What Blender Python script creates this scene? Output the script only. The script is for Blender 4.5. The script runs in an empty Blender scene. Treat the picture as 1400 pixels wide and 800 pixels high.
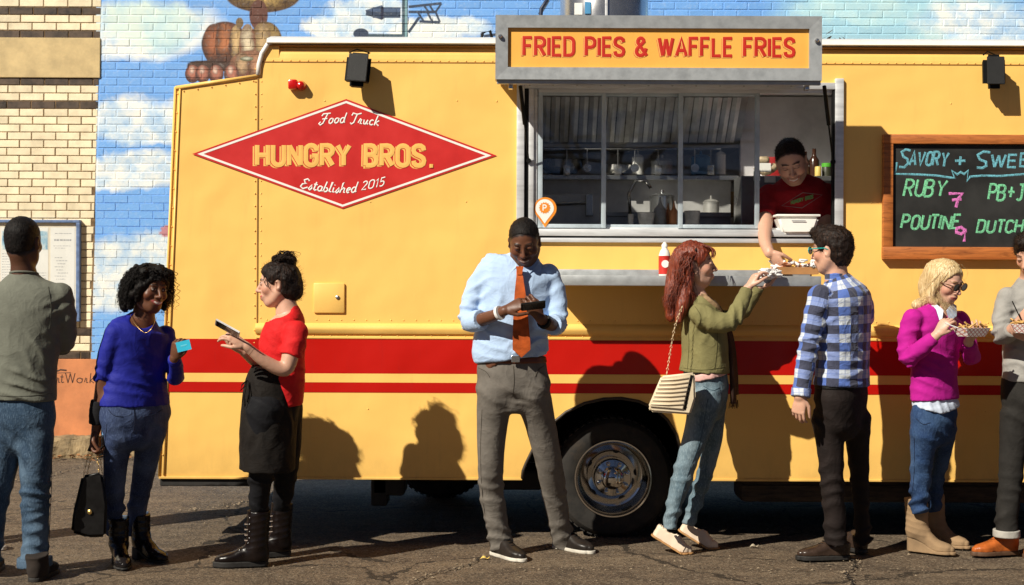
import bpy, bmesh, math, random, time
import numpy as np
from mathutils import Vector, Matrix
random.seed(7); np.random.seed(7)
C = bpy.context.scene.collection
SC = bpy.context.scene
R = math.radians
# ------------------------------------------------------------ camera, sky, sun, exposure
F = 1927.0          # focal length in photo pixels (photo is 1400 wide)
CH = 1.46           # camera height
TY = 8.05           # truck side
WY = 12.04          # wall behind
cam = bpy.data.cameras.new('camera'); camo = bpy.data.objects.new('camera', cam); C.objects.link(camo)
cam.sensor_width = 36.0; cam.lens = 36.0*F/1400.0; cam.clip_start = .1; cam.clip_end = 500
cam.shift_y = -9/1400.0
camo.matrix_world = Matrix.Translation((0, 0, CH)) @ Matrix.Rotation(R(90), 4, 'X') @ Matrix.Rotation(.0042, 4, 'Z')
SC.camera = camo
cam.dof.use_dof = True; cam.dof.focus_distance = 7.75; cam.dof.aperture_fstop = 5.0
SUN_DIR = Vector((.70, .70, -.79)).normalized()      # the way the light travels
SUN_EL = math.asin(-SUN_DIR.z)
w = bpy.data.worlds.new('World'); SC.world = w; w.use_nodes = True
nt = w.node_tree; bg = nt.nodes['Background']
sky = nt.nodes.new('ShaderNodeTexSky'); sky.sky_type = 'NISHITA'; sky.sun_disc = False
sky.sun_elevation = SUN_EL; sky.sun_rotation = math.atan2(-SUN_DIR.x, -SUN_DIR.y)
sky.air_density = .22; sky.dust_density = .15; sky.ozone_density = 1.0
nt.links.new(sky.outputs[0], bg.inputs[0]); bg.inputs[1].default_value = .05
sl = bpy.data.lights.new('sun', 'SUN'); sl.energy = 4.9; sl.angle = R(.55); sl.color = (1, .93, .80)
so = bpy.data.objects.new('sun', sl); C.objects.link(so)
so.rotation_euler = SUN_DIR.to_track_quat('-Z', 'Y').to_euler(); so.location = (-6, -6, 8)
SC.view_settings.view_transform = 'Standard'; SC.view_settings.look = 'None'
SC.view_settings.exposure = 0.35; SC.view_settings.gamma = 1
SC.render.engine = 'CYCLES'
SC.cycles.max_bounces = 8; SC.cycles.transparent_max_bounces = 12; SC.cycles.use_denoising = True
SC.cycles.sample_clamp_indirect = 4

# ------------------------------------------------------------ pixel to place
def unroll(px, py):
    a = .0042; dx, dy = px-700, py-400
    return 700+dx+a*dy, 400+dy-a*dx
def P(px, py, d=TY):
    px, py = unroll(px, py)
    return Vector(((px-700)*d/F, d, CH+(391-py)*d/F))
def PX(px, d=TY, py=391): return P(px, py, d).x
def PZ(py, d=TY, px=700): return P(px, py, d).z
def hexc(h):
    h = h.lstrip('#'); v = [int(h[i:i+2], 16)/255 for i in (0, 2, 4)]
    return tuple(c/12.92 if c <= .04045 else ((c+.055)/1.055)**2.4 for c in v)

# ------------------------------------------------------------ materials
def nd(nt, t, **kw):
    n = nt.nodes.new(t)
    for k, v in kw.items():
        if k.startswith('i_'):
            key = k[2:]; key = int(key) if key.isdigit() else key.replace('_', ' ')
            n.inputs[key].default_value = v
        else: setattr(n, k, v)
    return n
def newmat(name):
    m = bpy.data.materials.new(name); m.use_nodes = True
    return m, m.node_tree, m.node_tree.nodes['Principled BSDF']
def ramp(nt, fac, stops):
    r = nt.nodes.new('ShaderNodeValToRGB')
    while len(r.color_ramp.elements) < len(stops): r.color_ramp.elements.new(.5)
    for e, (p, c) in zip(r.color_ramp.elements, stops):
        e.position = p; e.color = (*c, 1) if len(c) == 3 else c
    nt.links.new(fac, r.inputs[0]); return r.outputs[0]
def mathn(nt, op, a, b=None, c=None, clamp=False):
    n = nt.nodes.new('ShaderNodeMath'); n.operation = op; n.use_clamp = clamp
    for i, v in enumerate((a, b, c)):
        if v is None: continue
        if isinstance(v, (int, float)): n.inputs[i].default_value = v
        else: nt.links.new(v, n.inputs[i])
    return n.outputs[0]
def mixc(nt, fac, a, b, blend='MIX'):
    n = nt.nodes.new('ShaderNodeMix'); n.data_type = 'RGBA'; n.blend_type = blend
    for idx, v in ((0, fac), (6, a), (7, b)):
        if isinstance(v, (int, float)): n.inputs[idx].default_value = v
        elif isinstance(v, tuple): n.inputs[idx].default_value = (*v, 1) if len(v) == 3 else v
        else: nt.links.new(v, n.inputs[idx])
    return n.outputs[2]
def coords(nt, kind='pos', scale=(1, 1, 1)):
    if kind == 'pos': s = nt.nodes.new('ShaderNodeNewGeometry').outputs['Position']
    else: s = nt.nodes.new('ShaderNodeTexCoord').outputs['Object']
    m = nt.nodes.new('ShaderNodeMapping'); m.inputs['Scale'].default_value = scale
    nt.links.new(s, m.inputs[0]); return m.outputs[0]
def noise(nt, vec, scale, detail=4, rough=.55, dist=0, col=False):
    n = nd(nt, 'ShaderNodeTexNoise', i_Scale=scale, i_Detail=detail, i_Roughness=rough, i_Distortion=dist)
    nt.links.new(vec, n.inputs['Vector']); return n.outputs[1 if col else 0]
def bump(nt, b, h, strength=.3, dist=.01, normal=None):
    n = nd(nt, 'ShaderNodeBump', i_Strength=strength, i_Distance=dist); nt.links.new(h, n.inputs['Height'])
    if normal is not None: nt.links.new(normal, n.inputs['Normal'])
    nt.links.new(n.outputs[0], b.inputs['Normal']); return n.outputs[0]
MAT = {}
def pbr(name, col, rough=.5, metal=0, var=.12, vscale=8, bmp=.1, bscale=60, bdist=.004, stretch=(1, 1, 1), coat=0, spec=.5, dirt=0, objrand=0, kind='pos'):
    if name in MAT: return MAT[name]
    m, nt, b = newmat(name); v = coords(nt, kind, stretch)
    c2 = tuple(max(0, x*(1-var*2)) for x in col); c3 = tuple(min(1, x*(1+var)) for x in col)
    n = noise(nt, v, vscale, 5, .6)
    c = ramp(nt, n, [(.3, c2), (.55, col), (.75, c3)])
    if dirt:
        n2 = noise(nt, v, vscale*.35, 6, .7)
        f = mathn(nt, 'MULTIPLY', mathn(nt, 'SUBTRACT', n2, .5, clamp=True), dirt*6, clamp=True)
        c = mixc(nt, f, c, (.09, .06, .035))
    if objrand:
        oi = nt.nodes.new('ShaderNodeObjectInfo'); h = nt.nodes.new('ShaderNodeHueSaturation')
        nt.links.new(mathn(nt, 'MULTIPLY_ADD', oi.outputs['Random'], objrand, 1-objrand*.6), h.inputs['Value'])
        nt.links.new(c, h.inputs['Color']); c = h.outputs[0]
    nt.links.new(c, b.inputs['Base Color'])
    r = mathn(nt, 'MULTIPLY_ADD', n, .25, rough-.12, clamp=True); nt.links.new(r, b.inputs['Roughness'])
    b.inputs['Metallic'].default_value = metal; b.inputs['Specular IOR Level'].default_value = spec
    if coat: b.inputs['Coat Weight'].default_value = coat; b.inputs['Coat Roughness'].default_value = .08
    if bmp: bump(nt, b, noise(nt, v, bscale, 4, .6), bmp, bdist)
    MAT[name] = m; return m
def glass_mat(name, tint=(.86, .9, .92), fac=.0):
    m = bpy.data.materials.new(name); m.use_nodes = True; nt = m.node_tree; nt.nodes.clear()
    o = nt.nodes.new('ShaderNodeOutputMaterial'); t = nd(nt, 'ShaderNodeBsdfTransparent'); t.inputs[0].default_value = (*tint, 1)
    g = nd(nt, 'ShaderNodeBsdfGlossy'); g.inputs['Roughness'].default_value = .01; g.inputs[0].default_value = (1, 1, 1, 1)
    lw = nd(nt, 'ShaderNodeLayerWeight', i_Blend=.5); x = nt.nodes.new('ShaderNodeMixShader')
    nt.links.new(mathn(nt, 'MULTIPLY_ADD', mathn(nt, 'POWER', lw.outputs['Facing'], 5), .9, .045+fac, clamp=True), x.inputs[0])
    nt.links.new(t.outputs[0], x.inputs[1]); nt.links.new(g.outputs[0], x.inputs[2]); nt.links.new(x.outputs[0], o.inputs[0])
    return m

# ------------------------------------------------------------ mesh building
ORG = {}
def link(o, parent=None):
    C.objects.link(o)
    if parent is not None: o.parent = parent
def tag(o, label=None, cat=None, group=None, kind=None):
    for k, v in (('label', label), ('category', cat), ('group', group), ('kind', kind)):
        if v: o[k] = v
    return o
def empty(name, loc, label, cat, group=None):
    o = bpy.data.objects.new(name, None); o.empty_display_size = .1; o.location = loc; C.objects.link(o)
    ORG[o.name] = Vector(loc); return tag(o, label, cat, group)
class MB:
    def __init__(s): s.v = []; s.f = []; s.mi = []; s.m = 0
    def add(s, v, f):
        n = len(s.v); s.v += [tuple(p) for p in v]; s.f += [tuple(i+n for i in q) for q in f]; s.mi += [s.m]*len(f); return s
    def box(s, a, b, bev=0):
        x0, x1 = sorted((a[0], b[0])); y0, y1 = sorted((a[1], b[1])); z0, z1 = sorted((a[2], b[2]))
        if bev <= 0:
            v = [(x, y, z) for z in (z0, z1) for y in (y0, y1) for x in (x0, x1)]
            return s.add(v, [(0, 2, 3, 1), (4, 5, 7, 6), (0, 1, 5, 4), (2, 6, 7, 3), (0, 4, 6, 2), (1, 3, 7, 5)])
        bm = bmesh.new(); bmesh.ops.create_cube(bm, size=1)
        for q in bm.verts: q.co = Vector(((x0+x1)/2+q.co.x*(x1-x0), (y0+y1)/2+q.co.y*(y1-y0), (z0+z1)/2+q.co.z*(z1-z0)))
        bev = min(bev, (x1-x0)*.45, (y1-y0)*.45, (z1-z0)*.45)
        bmesh.ops.bevel(bm, geom=bm.edges[:], offset=bev, segments=2, profile=.5, affect='EDGES')
        s.bm(bm); return s
    def bm(s, bm, M=None):
        bm.verts.index_update()
        s.add([(M @ q.co) if M else q.co.copy() for q in bm.verts], [tuple(q.index for q in f.verts) for f in bm.faces]); bm.free(); return s
    def prism(s, poly, ax, a, b):
        # poly: 2D points, extruded along axis ax ('y': poly=(x,z); 'x': poly=(y,z); 'z': poly=(x,y))
        def mk(p, t): return {'y': (p[0], t, p[1]), 'x': (t, p[0], p[1]), 'z': (p[0], p[1], t)}[ax]
        n = len(poly); v = [mk(p, a) for p in poly]+[mk(p, b) for p in poly]
        f = [tuple(range(n)), tuple(range(2*n-1, n-1, -1))]+[(i, i+n, (i+1) % n+n, (i+1) % n) for i in range(n)]
        return s.add(v, f)
    def tube(s, pts, r, n=8, flat=None, cap=True, up=None):
        # r: radius or list; flat=(axis Vector, factor) squashes the section along an axis
        pts = [Vector(p) for p in pts]; k = len(pts); rs = r if isinstance(r, (list, tuple)) else [r]*k
        T = [(pts[min(i+1, k-1)]-pts[max(i-1, 0)]).normalized() for i in range(k)]
        u = up or (Vector((0, 0, 1)) if abs(T[0].z) < .9 else Vector((1, 0, 0)))
        v = []
        for i in range(k):
            a = T[i].cross(u)
            if a.length < 1e-4: a = T[i].cross(Vector((.3, .5, .8)))
            a.normalize(); b = a.cross(T[i]).normalized(); u = b
            for j in range(n):
                t = 2*math.pi*j/n; o = (a*math.cos(t)+b*math.sin(t))*rs[i]
                if flat: o = o-flat[0]*o.dot(flat[0])*(1-flat[1])
                v.append(pts[i]+o)
        f = [(i*n+j, i*n+(j+1) % n, (i+1)*n+(j+1) % n, (i+1)*n+j) for i in range(k-1) for j in range(n)]
        if cap: f += [tuple(range(n-1, -1, -1)), tuple(range((k-1)*n, k*n))]
        return s.add(v, f)
    def lathe(s, prof, c, axis='z', n=32, cap=True):
        # prof: (radius, height along axis)
        v = []
        for (r, h) in prof:
            for j in range(n):
                t = 2*math.pi*j/n; a, b = r*math.cos(t), r*math.sin(t)
                v.append({'z': (c[0]+a, c[1]+b, c[2]+h), 'y': (c[0]+a, c[1]+h, c[2]+b), 'x': (c[0]+h, c[1]+a, c[2]+b)}[axis])
        k = len(prof); f = [(i*n+j, i*n+(j+1) % n, (i+1)*n+(j+1) % n, (i+1)*n+j) for i in range(k-1) for j in range(n)]
        if cap: f += [tuple(range(n-1, -1, -1)), tuple(range((k-1)*n, k*n))]
        return s.add(v, f)
    def stroke(s, pts, wd, dep, y, ox=0, oz=0):
        # a flat painted stroke on a wall facing the camera: pts (x,z), ridge cross-section
        p = [Vector((a[0]+ox, a[1]+oz)) for a in pts]; k = len(p)
        if k == 2 and (p[0]-p[1]).length < 1e-5: p[1] += Vector((.001, 0))
        closed = (p[0]-p[-1]).length < 1e-5 and k > 3
        v = []; f = []
        for i in range(k):
            if closed: a, b = p[(i-1) % (k-1)], p[(i+1) % (k-1)]
            else: a, b = p[max(i-1, 0)], p[min(i+1, k-1)]
            d1 = (p[i]-a); d2 = (b-p[i])
            d1 = d1.normalized() if d1.length > 1e-6 else d2.normalized(); d2 = d2.normalized() if d2.length > 1e-6 else d1
            n1 = Vector((-d1.y, d1.x)); n2 = Vector((-d2.y, d2.x)); m = (n1+n2)
            m = m.normalized() if m.length > .3 else n1
            L = min(1/max(m.dot(n1), .35), 1.22)*wd/2
            e = Vector((0, 0))
            if not closed and i == 0: e = -d2*wd*.0
            q0 = p[i]+m*L+e; q1 = p[i]+e; q2 = p[i]-m*L+e
            v += [(q0.x, y, q0.y), (q1.x, y-dep, q1.y), (q2.x, y, q2.y)]
        for i in range(k-1):
            a = i*3; b = a+3; f += [(a, a+1, b+1, b), (a+1, a+2, b+2, b+1)]
        return s.add(v, f)
    def build(s, name, mat, parent=None, smooth=False, org=None, auto=None):
        me = bpy.data.meshes.new(name)
        o0 = ORG[parent.name] if parent is not None else (Vector(org) if org is not None else Vector((0, 0, 0)))
        v = np.array(s.v, dtype=np.float32).reshape(-1, 3)-np.array(o0, dtype=np.float32)
        me.from_pydata(v.tolist(), [], s.f)
        mats = mat if isinstance(mat, (list, tuple)) else [mat]
        for q in mats: me.materials.append(q)
        if len(mats) > 1: me.polygons.foreach_set('material_index', s.mi)
        if smooth: me.polygons.foreach_set('use_smooth', [True]*len(me.polygons))
        bm = bmesh.new(); bm.from_mesh(me); bmesh.ops.recalc_face_normals(bm, faces=bm.faces[:]) if not getattr(s, 'keep', False) else None
        bm.to_mesh(me); bm.free()
        if auto is not None:
            me.polygons.foreach_set('use_smooth', [True]*len(me.polygons))
            me.set_sharp_from_angle(angle=R(auto))
        o = bpy.data.objects.new(name, me)
        if parent is None: o.location = o0
        link(o, parent); ORG[o.name] = Vector(o0); return o
def circ(cx, cy, rx, ry, n=16, a0=0, a1=360):
    return [(cx+rx*math.cos(R(a0+(a1-a0)*i/n)), cy+ry*math.sin(R(a0+(a1-a0)*i/n))) for i in range(n+1)]

# ------------------------------------------------------------ stroke lettering
G = {}
def _g(ch, w, *st): G[ch] = (w, st)
_o = circ(.28, .75, .28, .25, 8, 0, 180)+circ(.28, .25, .28, .25, 8, 180, 360); _o = _o+[_o[0]]
_g('O', .56, _o); _g('0', .56, _o)
_g('H', .56, [(0, 0), (0, 1)], [(.56, 0), (.56, 1)], [(0, .5), (.56, .5)])
_g('U', .56, [(0, 1), (0, .26)]+circ(.28, .25, .28, .25, 8, 180, 360)+[(.56, 1)])
_g('N', .6, [(0, 0), (0, 1)], [(.02, .97), (.58, .03)], [(.6, 0), (.6, 1)])
_g('G', .56, [(.56, .72)]+circ(.28, .75, .28, .25, 8, 0, 180)+circ(.28, .25, .28, .25, 8, 180, 360)+[(.56, .48), (.32, .48)])
_g('R', .56, [(0, 0), (0, 1), (.3, 1)]+circ(.3, .75, .26, .25, 6, 90, -90)+[(0, .5)], [(.26, .5), (.56, 0)])
_g('Y', .6, [(0, 1), (.3, .48), (.6, 1)], [(.3, .5), (.3, 0)])
_g('B', .56, [(0, 0), (0, 1), (.28, 1)]+circ(.28, .77, .24, .23, 6, 90, -90)+[(0, .54)], [(.28, .54)]+circ(.29, .27, .27, .27, 6, 90, -90)+[(0, 0)])
_g('S', .54, [(.53, .76), (.50, .91), (.38, .99), (.27, 1), (.14, .98), (.03, .90), (.0, .76), (.04, .63), (.15, .555), (.39, .45), (.50, .37), (.54, .24), (.50, .09), (.40, .015), (.27, 0), (.13, .02), (.03, .10), (.0, .24)])
_g('.', .1, [(.05, .0), (.05, .08)])
_g('F', .48, [(0, 0), (0, 1), (.48, 1)], [(0, .54), (.42, .54)])
_g('I', .06, [(.03, 0), (.03, 1)])
_g('E', .48, [(.48, 1), (0, 1), (0, 0), (.48, 0)], [(0, .52), (.42, .52)])
_g('D', .56, [(0, 0), (0, 1), (.3, 1)]+circ(.3, .74, .26, .26, 4, 90, 0)+circ(.3, .26, .26, .26, 4, 0, -90)+[(0, 0)])
_g('P', .54, [(0, 0), (0, 1), (.28, 1)]+circ(.28, .73, .26, .27, 6, 90, -90)+[(0, .46)])
_g('W', .84, [(0, 1), (.22, 0)], [(.22, 0), (.42, .95)], [(.42, .95), (.62, 0)], [(.62, 0), (.84, 1)])
_g('A', .6, [(0, 0), (.3, 1), (.6, 0)], [(.1, .3), (.5, .3)])
_g('L', .46, [(0, 1), (0, 0), (.46, 0)])
_g('V', .6, [(0, 1), (.3, 0), (.6, 1)])
_g('T', .56, [(0, 1), (.56, 1)], [(.28, 1), (.28, 0)])
_g('C', .54, circ(.27, .75, .27, .25, 6, 10, 180)+circ(.27, .25, .27, .25, 6, 180, 350))
_g('J', .5, [(.1, 1), (.5, 1)], [(.36, 1), (.36, .22)]+circ(.18, .2, .18, .2, 5, 0, -150))
_g('K', .56, [(0, 0), (0, 1)], [(.52, 1), (0, .45)], [(.16, .6), (.56, 0)])
_g('&', .66, [(.66, 0), (.12, .72)]+circ(.29, .8, .19, .2, 6, 200, 0)[0:7]+[(.06, .38)]+circ(.28, .24, .26, .24, 7, 160, 330)+[(.62, .42)])
_g('+', .5, [(0, .5), (.5, .5)], [(.25, .85), (.25, .15)])
_g('7', .5, [(0, 1), (.5, 1), (.22, 0)], [(.1, .52), (.46, .52)])
_g('9', .5, circ(.25, .73, .24, .25, 8, 0, 360)+[(.46, 0)])
_g('1', .2, [(0, .8), (.16, 1), (.16, 0)])
_g('2', .5, circ(.25, .75, .24, .25, 6, 160, -30)+[(0, 0), (.5, 0)])
_g('5', .5, [(.46, 1), (.08, 1), (.04, .56)]+circ(.22, .3, .26, .3, 7, 110, -140))
_g(' ', .3)
# lower case, running hand
_g('o', .42, circ(.2, .25, .18, .25, 8, 90, 450)+[(.42, .4)])
_g('d', .44, circ(.2, .25, .18, .25, 8, 40, 320)+[(.4, .98), (.38, .1), (.46, .02)])
_g('r', .36, [(0, .1), (.1, .5), (.22, .42), (.2, .05), (.36, .05)])
_g('u', .44, [(0, .45), (.06, .06), (.2, .02), (.34, .46), (.34, .08), (.46, .05)])
_g('c', .36, circ(.2, .25, .18, .25, 7, 50, 320))
_g('k', .44, [(.02, .05), (.12, 1), (.06, .5), (.04, 0)], [(.34, .5), (.08, .25), (.42, 0)])
_g('s', .32, [(0, .05), (.2, .5), (.28, .16), (.14, -.02), (.02, .06)])
_g('t', .3, [(.14, .85), (.08, .1), (.18, .02), (.32, .1)], [(-.04, .6), (.28, .6)])
_g('a', .44, circ(.2, .25, .18, .25, 8, 40, 320)+[(.38, .48), (.36, .08), (.48, .05)])
_g('b', .4, [(.02, .1), (.12, 1), (.06, .04)]+circ(.2, .2, .16, .2, 6, 220, 470))
_g('l', .24, [(.02, .1), (.16, .95), (.08, .95), (.06, .08), (.24, .04)])
_g('i', .2, [(.04, .48), (.04, .06), (.2, .04)], [(.07, .7), (.07, .76)])
_g('h', .44, [(.0, 0), (.12, 1), (.04, .9), (.04, .2), (.2, .5), (.32, .42), (.32, .06), (.44, .05)])
_g('e', .36, [(.02, .22), (.3, .3)]+circ(.18, .26, .15, .24, 7, 20, 310))
G['\u0192'] = (.7, ([(.0, .8), (.1, 1.0), (.75, 1.0)], [(.5, .98), (.3, .1), (.1, -.05), (-.08, .1), (.05, .25)], [(.12, .5), (.58, .52)]))
G['\u03c4'] = (.6, ([(-.05, .78), (.0, 1.02), (.4, .92), (.75, 1.05)], [(.4, .95), (.3, .1), (.12, -.05), (-.02, .1)]))
G['\u0190'] = (.62, ([(.6, .85), (.4, 1.02), (.15, .85), (.3, .56), (.42, .54), (.1, .45), (.0, .15), (.25, -.03), (.6, .2)],))
def letters(parent, s, x0, x1, zb, h, layers, mats, slant=0, jit=0, track=.16, seed=3, name='letter'):
    """every letter its own part; layers: (offset x, offset z, stroke width, y, material index)"""
    tot = sum(G[c][0]+track for c in s)-track; out = [MB() for c in s if c != ' ']
    for (ox, oz, wd, y, mi) in layers:
        ms = iter(out)
        rr = random.Random(seed); k = (x1-x0)/tot; cur = 0
        for c in s:
            gw, st = G[c]; jx, jz, js = [rr.uniform(-1, 1)*jit for _ in range(3)]
            if c != ' ':
                mb = next(ms); mb.m = mi
                for pl in st: mb.stroke([(x0+(cur+a)*k+b*h*slant+jx*h+ox, zb+b*h*(1+js)+jz*h+oz) for a, b in pl], wd, .0007, y)
            cur += gw+track
    for mb in out: mb.build(name, mats, parent)
def text(mb, s, x0, x1, zb, h, wd, dep, y, slant=0, arc=0, jit=0, track=.16, offs=(0, 0), seed=3):
    """letters between x0 and x1 on baseline zb (world metres), arc: sag of the baseline at the ends"""
    rr = random.Random(seed)
    tot = sum(G[c][0]+track for c in s)-track; k = (x1-x0)/tot; cur = 0
    for c in s:
        gw, st = G[c]; jx, jz, js = [rr.uniform(-1, 1)*jit for _ in range(3)]
        for pl in st:
            q = []
            for (a, b) in pl:
                X = x0+(cur+a)*k+b*h*slant; t = ((x0+(cur+gw/2)*k)-(x0+x1)/2)/((x1-x0)/2)
                rot = -arc*2*t/((x1-x0)/2)*1.0
                q.append((X+jx*h, zb-arc*t*t+b*h*(1+js)+(a-gw/2)*k*rot+jz*h))
            q = [(a+offs[0], b+offs[1]) for a, b in q]
            mb.stroke(q, wd, dep*(1+.0*rr.random()), y)
        cur += gw+track
    return mb
# ============================================================ MATERIALS OF THE PLACE
YEL = (.96, .585, .155); RED = (.50, .006, .002)
M_yel = None
def truck_paint(name, col):
    m, nt, b = newmat(name); v = coords(nt, 'pos')
    n = noise(nt, v, 1.3, 3, .5); n2 = noise(nt, v, 35, 5, .7)
    c = mixc(nt, mathn(nt, 'MULTIPLY', n2, .10), col, tuple(x*.75 for x in col))
    c = mixc(nt, mathn(nt, 'MULTIPLY', mathn(nt, 'SUBTRACT', noise(nt, v, .9, 4, .6), .45, clamp=True), 1.4, clamp=True), c, tuple(x*.86 for x in col))   # sun-faded and fresher patches
    st = noise(nt, coords(nt, 'pos', (6, 6, .7)), 5, 4, .6)      # faint rain streaks
    f = mathn(nt, 'MULTIPLY', mathn(nt, 'SUBTRACT', st, .58, clamp=True), .8, clamp=True)
    c = mixc(nt, f, c, tuple(x*.55+.02 for x in col))
    g_ = nt.nodes.new('ShaderNodeNewGeometry'); sp = nt.nodes.new('ShaderNodeSeparateXYZ'); nt.links.new(g_.outputs['Position'], sp.inputs[0])
    gm = mathn(nt, 'MULTIPLY', mathn(nt, 'SUBTRACT', .62, sp.outputs[2], clamp=True), 2.2, clamp=True); gn = noise(nt, coords(nt, 'pos', (1.6, 1.6, 1)), 7, 6, .7)   # road grime on the lower skirt
    c = mixc(nt, mathn(nt, 'MULTIPLY', gm, mathn(nt, 'MULTIPLY', gn, .75), clamp=True), c, (.20, .12, .045))
    nt.links.new(c, b.inputs['Base Color']); b.inputs['Roughness'].default_value = .40
    b.inputs['Coat Weight'].default_value = .12; b.inputs['Coat Roughness'].default_value = .15; b.inputs['Specular IOR Level'].default_value = .3
    h = mathn(nt, 'ADD', mathn(nt, 'MULTIPLY', noise(nt, v, 2.2, 2, .4), 1.0), mathn(nt, 'MULTIPLY', noise(nt, v, 90, 3, .5), .01))
    bump(nt, b, h, .8, .040); return m
M_yel = truck_paint('truck_yellow_paint', YEL)
M_red = truck_paint('truck_red_paint', RED)
M_white = pbr('white_paint', (.82, .80, .74), .4, var=.05, dirt=.1)
M_alu = pbr('brushed_aluminium', (.70, .71, .72), .38, .25, var=.10, vscale=12, bmp=.08, bscale=40, stretch=(.4, 1, 3), dirt=.08)
M_galv = pbr('galvanised_steel', (.42, .44, .45), .42, .35, var=.10, vscale=16, bmp=.1, bscale=70, dirt=.06)
M_steel = pbr('stainless_steel', (.55, .55, .55), .24, .9, var=.1, vscale=4, bmp=.03)
M_dsteel = pbr('kitchen_steel', (.38, .37, .36), .3, .7, var=.25, vscale=3, bmp=.04)
M_black = pbr('black_plastic', (.005, .005, .005), .6, spec=.2, bmp=.2, bscale=200, bdist=.001)
M_rub = pbr('tyre_rubber', (.022, .019, .016), .82, var=.3, vscale=14, bmp=.3, bscale=90, dirt=.4)
M_chas = pbr('chassis_black', (.016, .014, .012), .7, var=.4, vscale=8, bmp=.3)
M_chrome = pbr('chrome', (.58, .56, .53), .10, 1, var=.03, bmp=.0)
M_glass = glass_mat('window_glass', (.90, .92, .92), .008)
M_wood = None

def wood(name, a, b_, sc=6):
    m, nt, b = newmat(name); v = coords(nt, 'pos', (1, 1, 9)); n = noise(nt, v, sc, 6, .65, 1.2)
    v2 = coords(nt, 'pos'); k = noise(nt, v2, 7, 2, .5); f = mathn(nt, 'MULTIPLY', mathn(nt, 'SUBTRACT', k, .64, clamp=True), 12, clamp=True)
    c = ramp(nt, n, [(.25, b_), (.5, a), (.75, tuple(min(1, x*1.35) for x in a))]); c = mixc(nt, f, c, (.03, .012, .004))
    nt.links.new(c, b.inputs['Base Color']); b.inputs['Roughness'].default_value = .5; bump(nt, b, n, .25, .004); return m
M_wood = wood('stained_wood', (.42, .13, .028), (.16, .04, .008))

def vn1(a, b): return math.sin(a*1.3+math.sin(b*1.7+a*.6)*1.9)*math.cos(b*1.1-a*.37+math.sin(a*2.1))
# ---- ground
def ground_mat():
    m, nt, b = newmat('asphalt'); v = coords(nt, 'pos')
    big = noise(nt, v, .55, 5, .6); mid = noise(nt, v, 6, 6, .65); fine = noise(nt, v, 170, 3, .6)
    st = noise(nt, coords(nt, 'pos', (.35, 2.2, 1)), 2.6, 6, .7, .6)          # worn, dusty streaks along the lot
    c = ramp(nt, mid, [(.25, (.050, .036, .024)), (.5, (.108, .078, .052)), (.78, (.18, .130, .083))])
    c = mixc(nt, mathn(nt, 'MULTIPLY', mathn(nt, 'SUBTRACT', st, .47, clamp=True), 3.2, clamp=True), c, (.19, .142, .092))
    c = mixc(nt, mathn(nt, 'MULTIPLY', mathn(nt, 'SUBTRACT', big, .5, clamp=True), 2.4, clamp=True), c, (.065, .048, .034))
    vo = nd(nt, 'ShaderNodeTexVoronoi', i_Scale=105); nt.links.new(v, vo.inputs['Vector'])
    rnd = nt.nodes.new('ShaderNodeSeparateColor'); nt.links.new(vo.outputs['Color'], rnd.inputs[0])
    peb = mathn(nt, 'GREATER_THAN', rnd.outputs[0], .78); c = mixc(nt, mathn(nt, 'MULTIPLY', peb, .42), c, (.30, .24, .17))
    peb2 = mathn(nt, 'GREATER_THAN', rnd.outputs[1], .8); c = mixc(nt, mathn(nt, 'MULTIPLY', peb2, .6), c, (.02, .015, .011))
    # cracks
    wv = nt.nodes.new('ShaderNodeMix'); wv.data_type = 'VECTOR'; wv.inputs[0].default_value = .22
    nt.links.new(v, wv.inputs[4]); nt.links.new(noise(nt, v, 2.2, 5, .7, col=True), wv.inputs[5])
    ed = nd(nt, 'ShaderNodeTexVoronoi', feature='DISTANCE_TO_EDGE', i_Scale=.8); nt.links.new(wv.outputs[1], ed.inputs['Vector'])
    cr = mathn(nt, 'LESS_THAN', ed.outputs[0], mathn(nt, 'MULTIPLY', mathn(nt, 'SUBTRACT', mid, .40, clamp=True), .05))
    c = mixc(nt, mathn(nt, 'MULTIPLY', cr, .8), c, (.012, .009, .006))
    nt.links.new(c, b.inputs['Base Color']); b.inputs['Roughness'].default_value = .88; b.inputs['Specular IOR Level'].default_value = .3
    h = mathn(nt, 'ADD', mathn(nt, 'MULTIPLY', fine, .5), mathn(nt, 'MULTIPLY', mid, .9)); h = mathn(nt, 'ADD', h, mathn(nt, 'MULTIPLY', vo.outputs[0], .6))
    h = mathn(nt, 'SUBTRACT', h, mathn(nt, 'MULTIPLY', cr, 1.5))
    bump(nt, b, h, .8, .007); return m
g = MB()
nx, ny = 150, 90
xs = np.concatenate([np.linspace(-150, -8, 8), np.linspace(-7, 7, nx), np.linspace(8, 150, 8)]); ys = np.concatenate([np.linspace(-150, 4, 8), np.linspace(4.5, 14, ny), np.linspace(15, 150, 6)])
gv = []
for yv in ys:
    for xv in xs:
        n = .004*math.sin(xv*1.7+yv*.9)+.004*math.sin(xv*.8-yv*2.3+1)
        gv.append((xv, yv, n-.006))
W_ = len(xs); g.add(gv, [(j*W_+i, j*W_+i+1, (j+1)*W_+i+1, (j+1)*W_+i) for j in range(len(ys)-1) for i in range(W_-1)])
tag(g.build('ground', ground_mat(), smooth=True), kind='structure')

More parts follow.
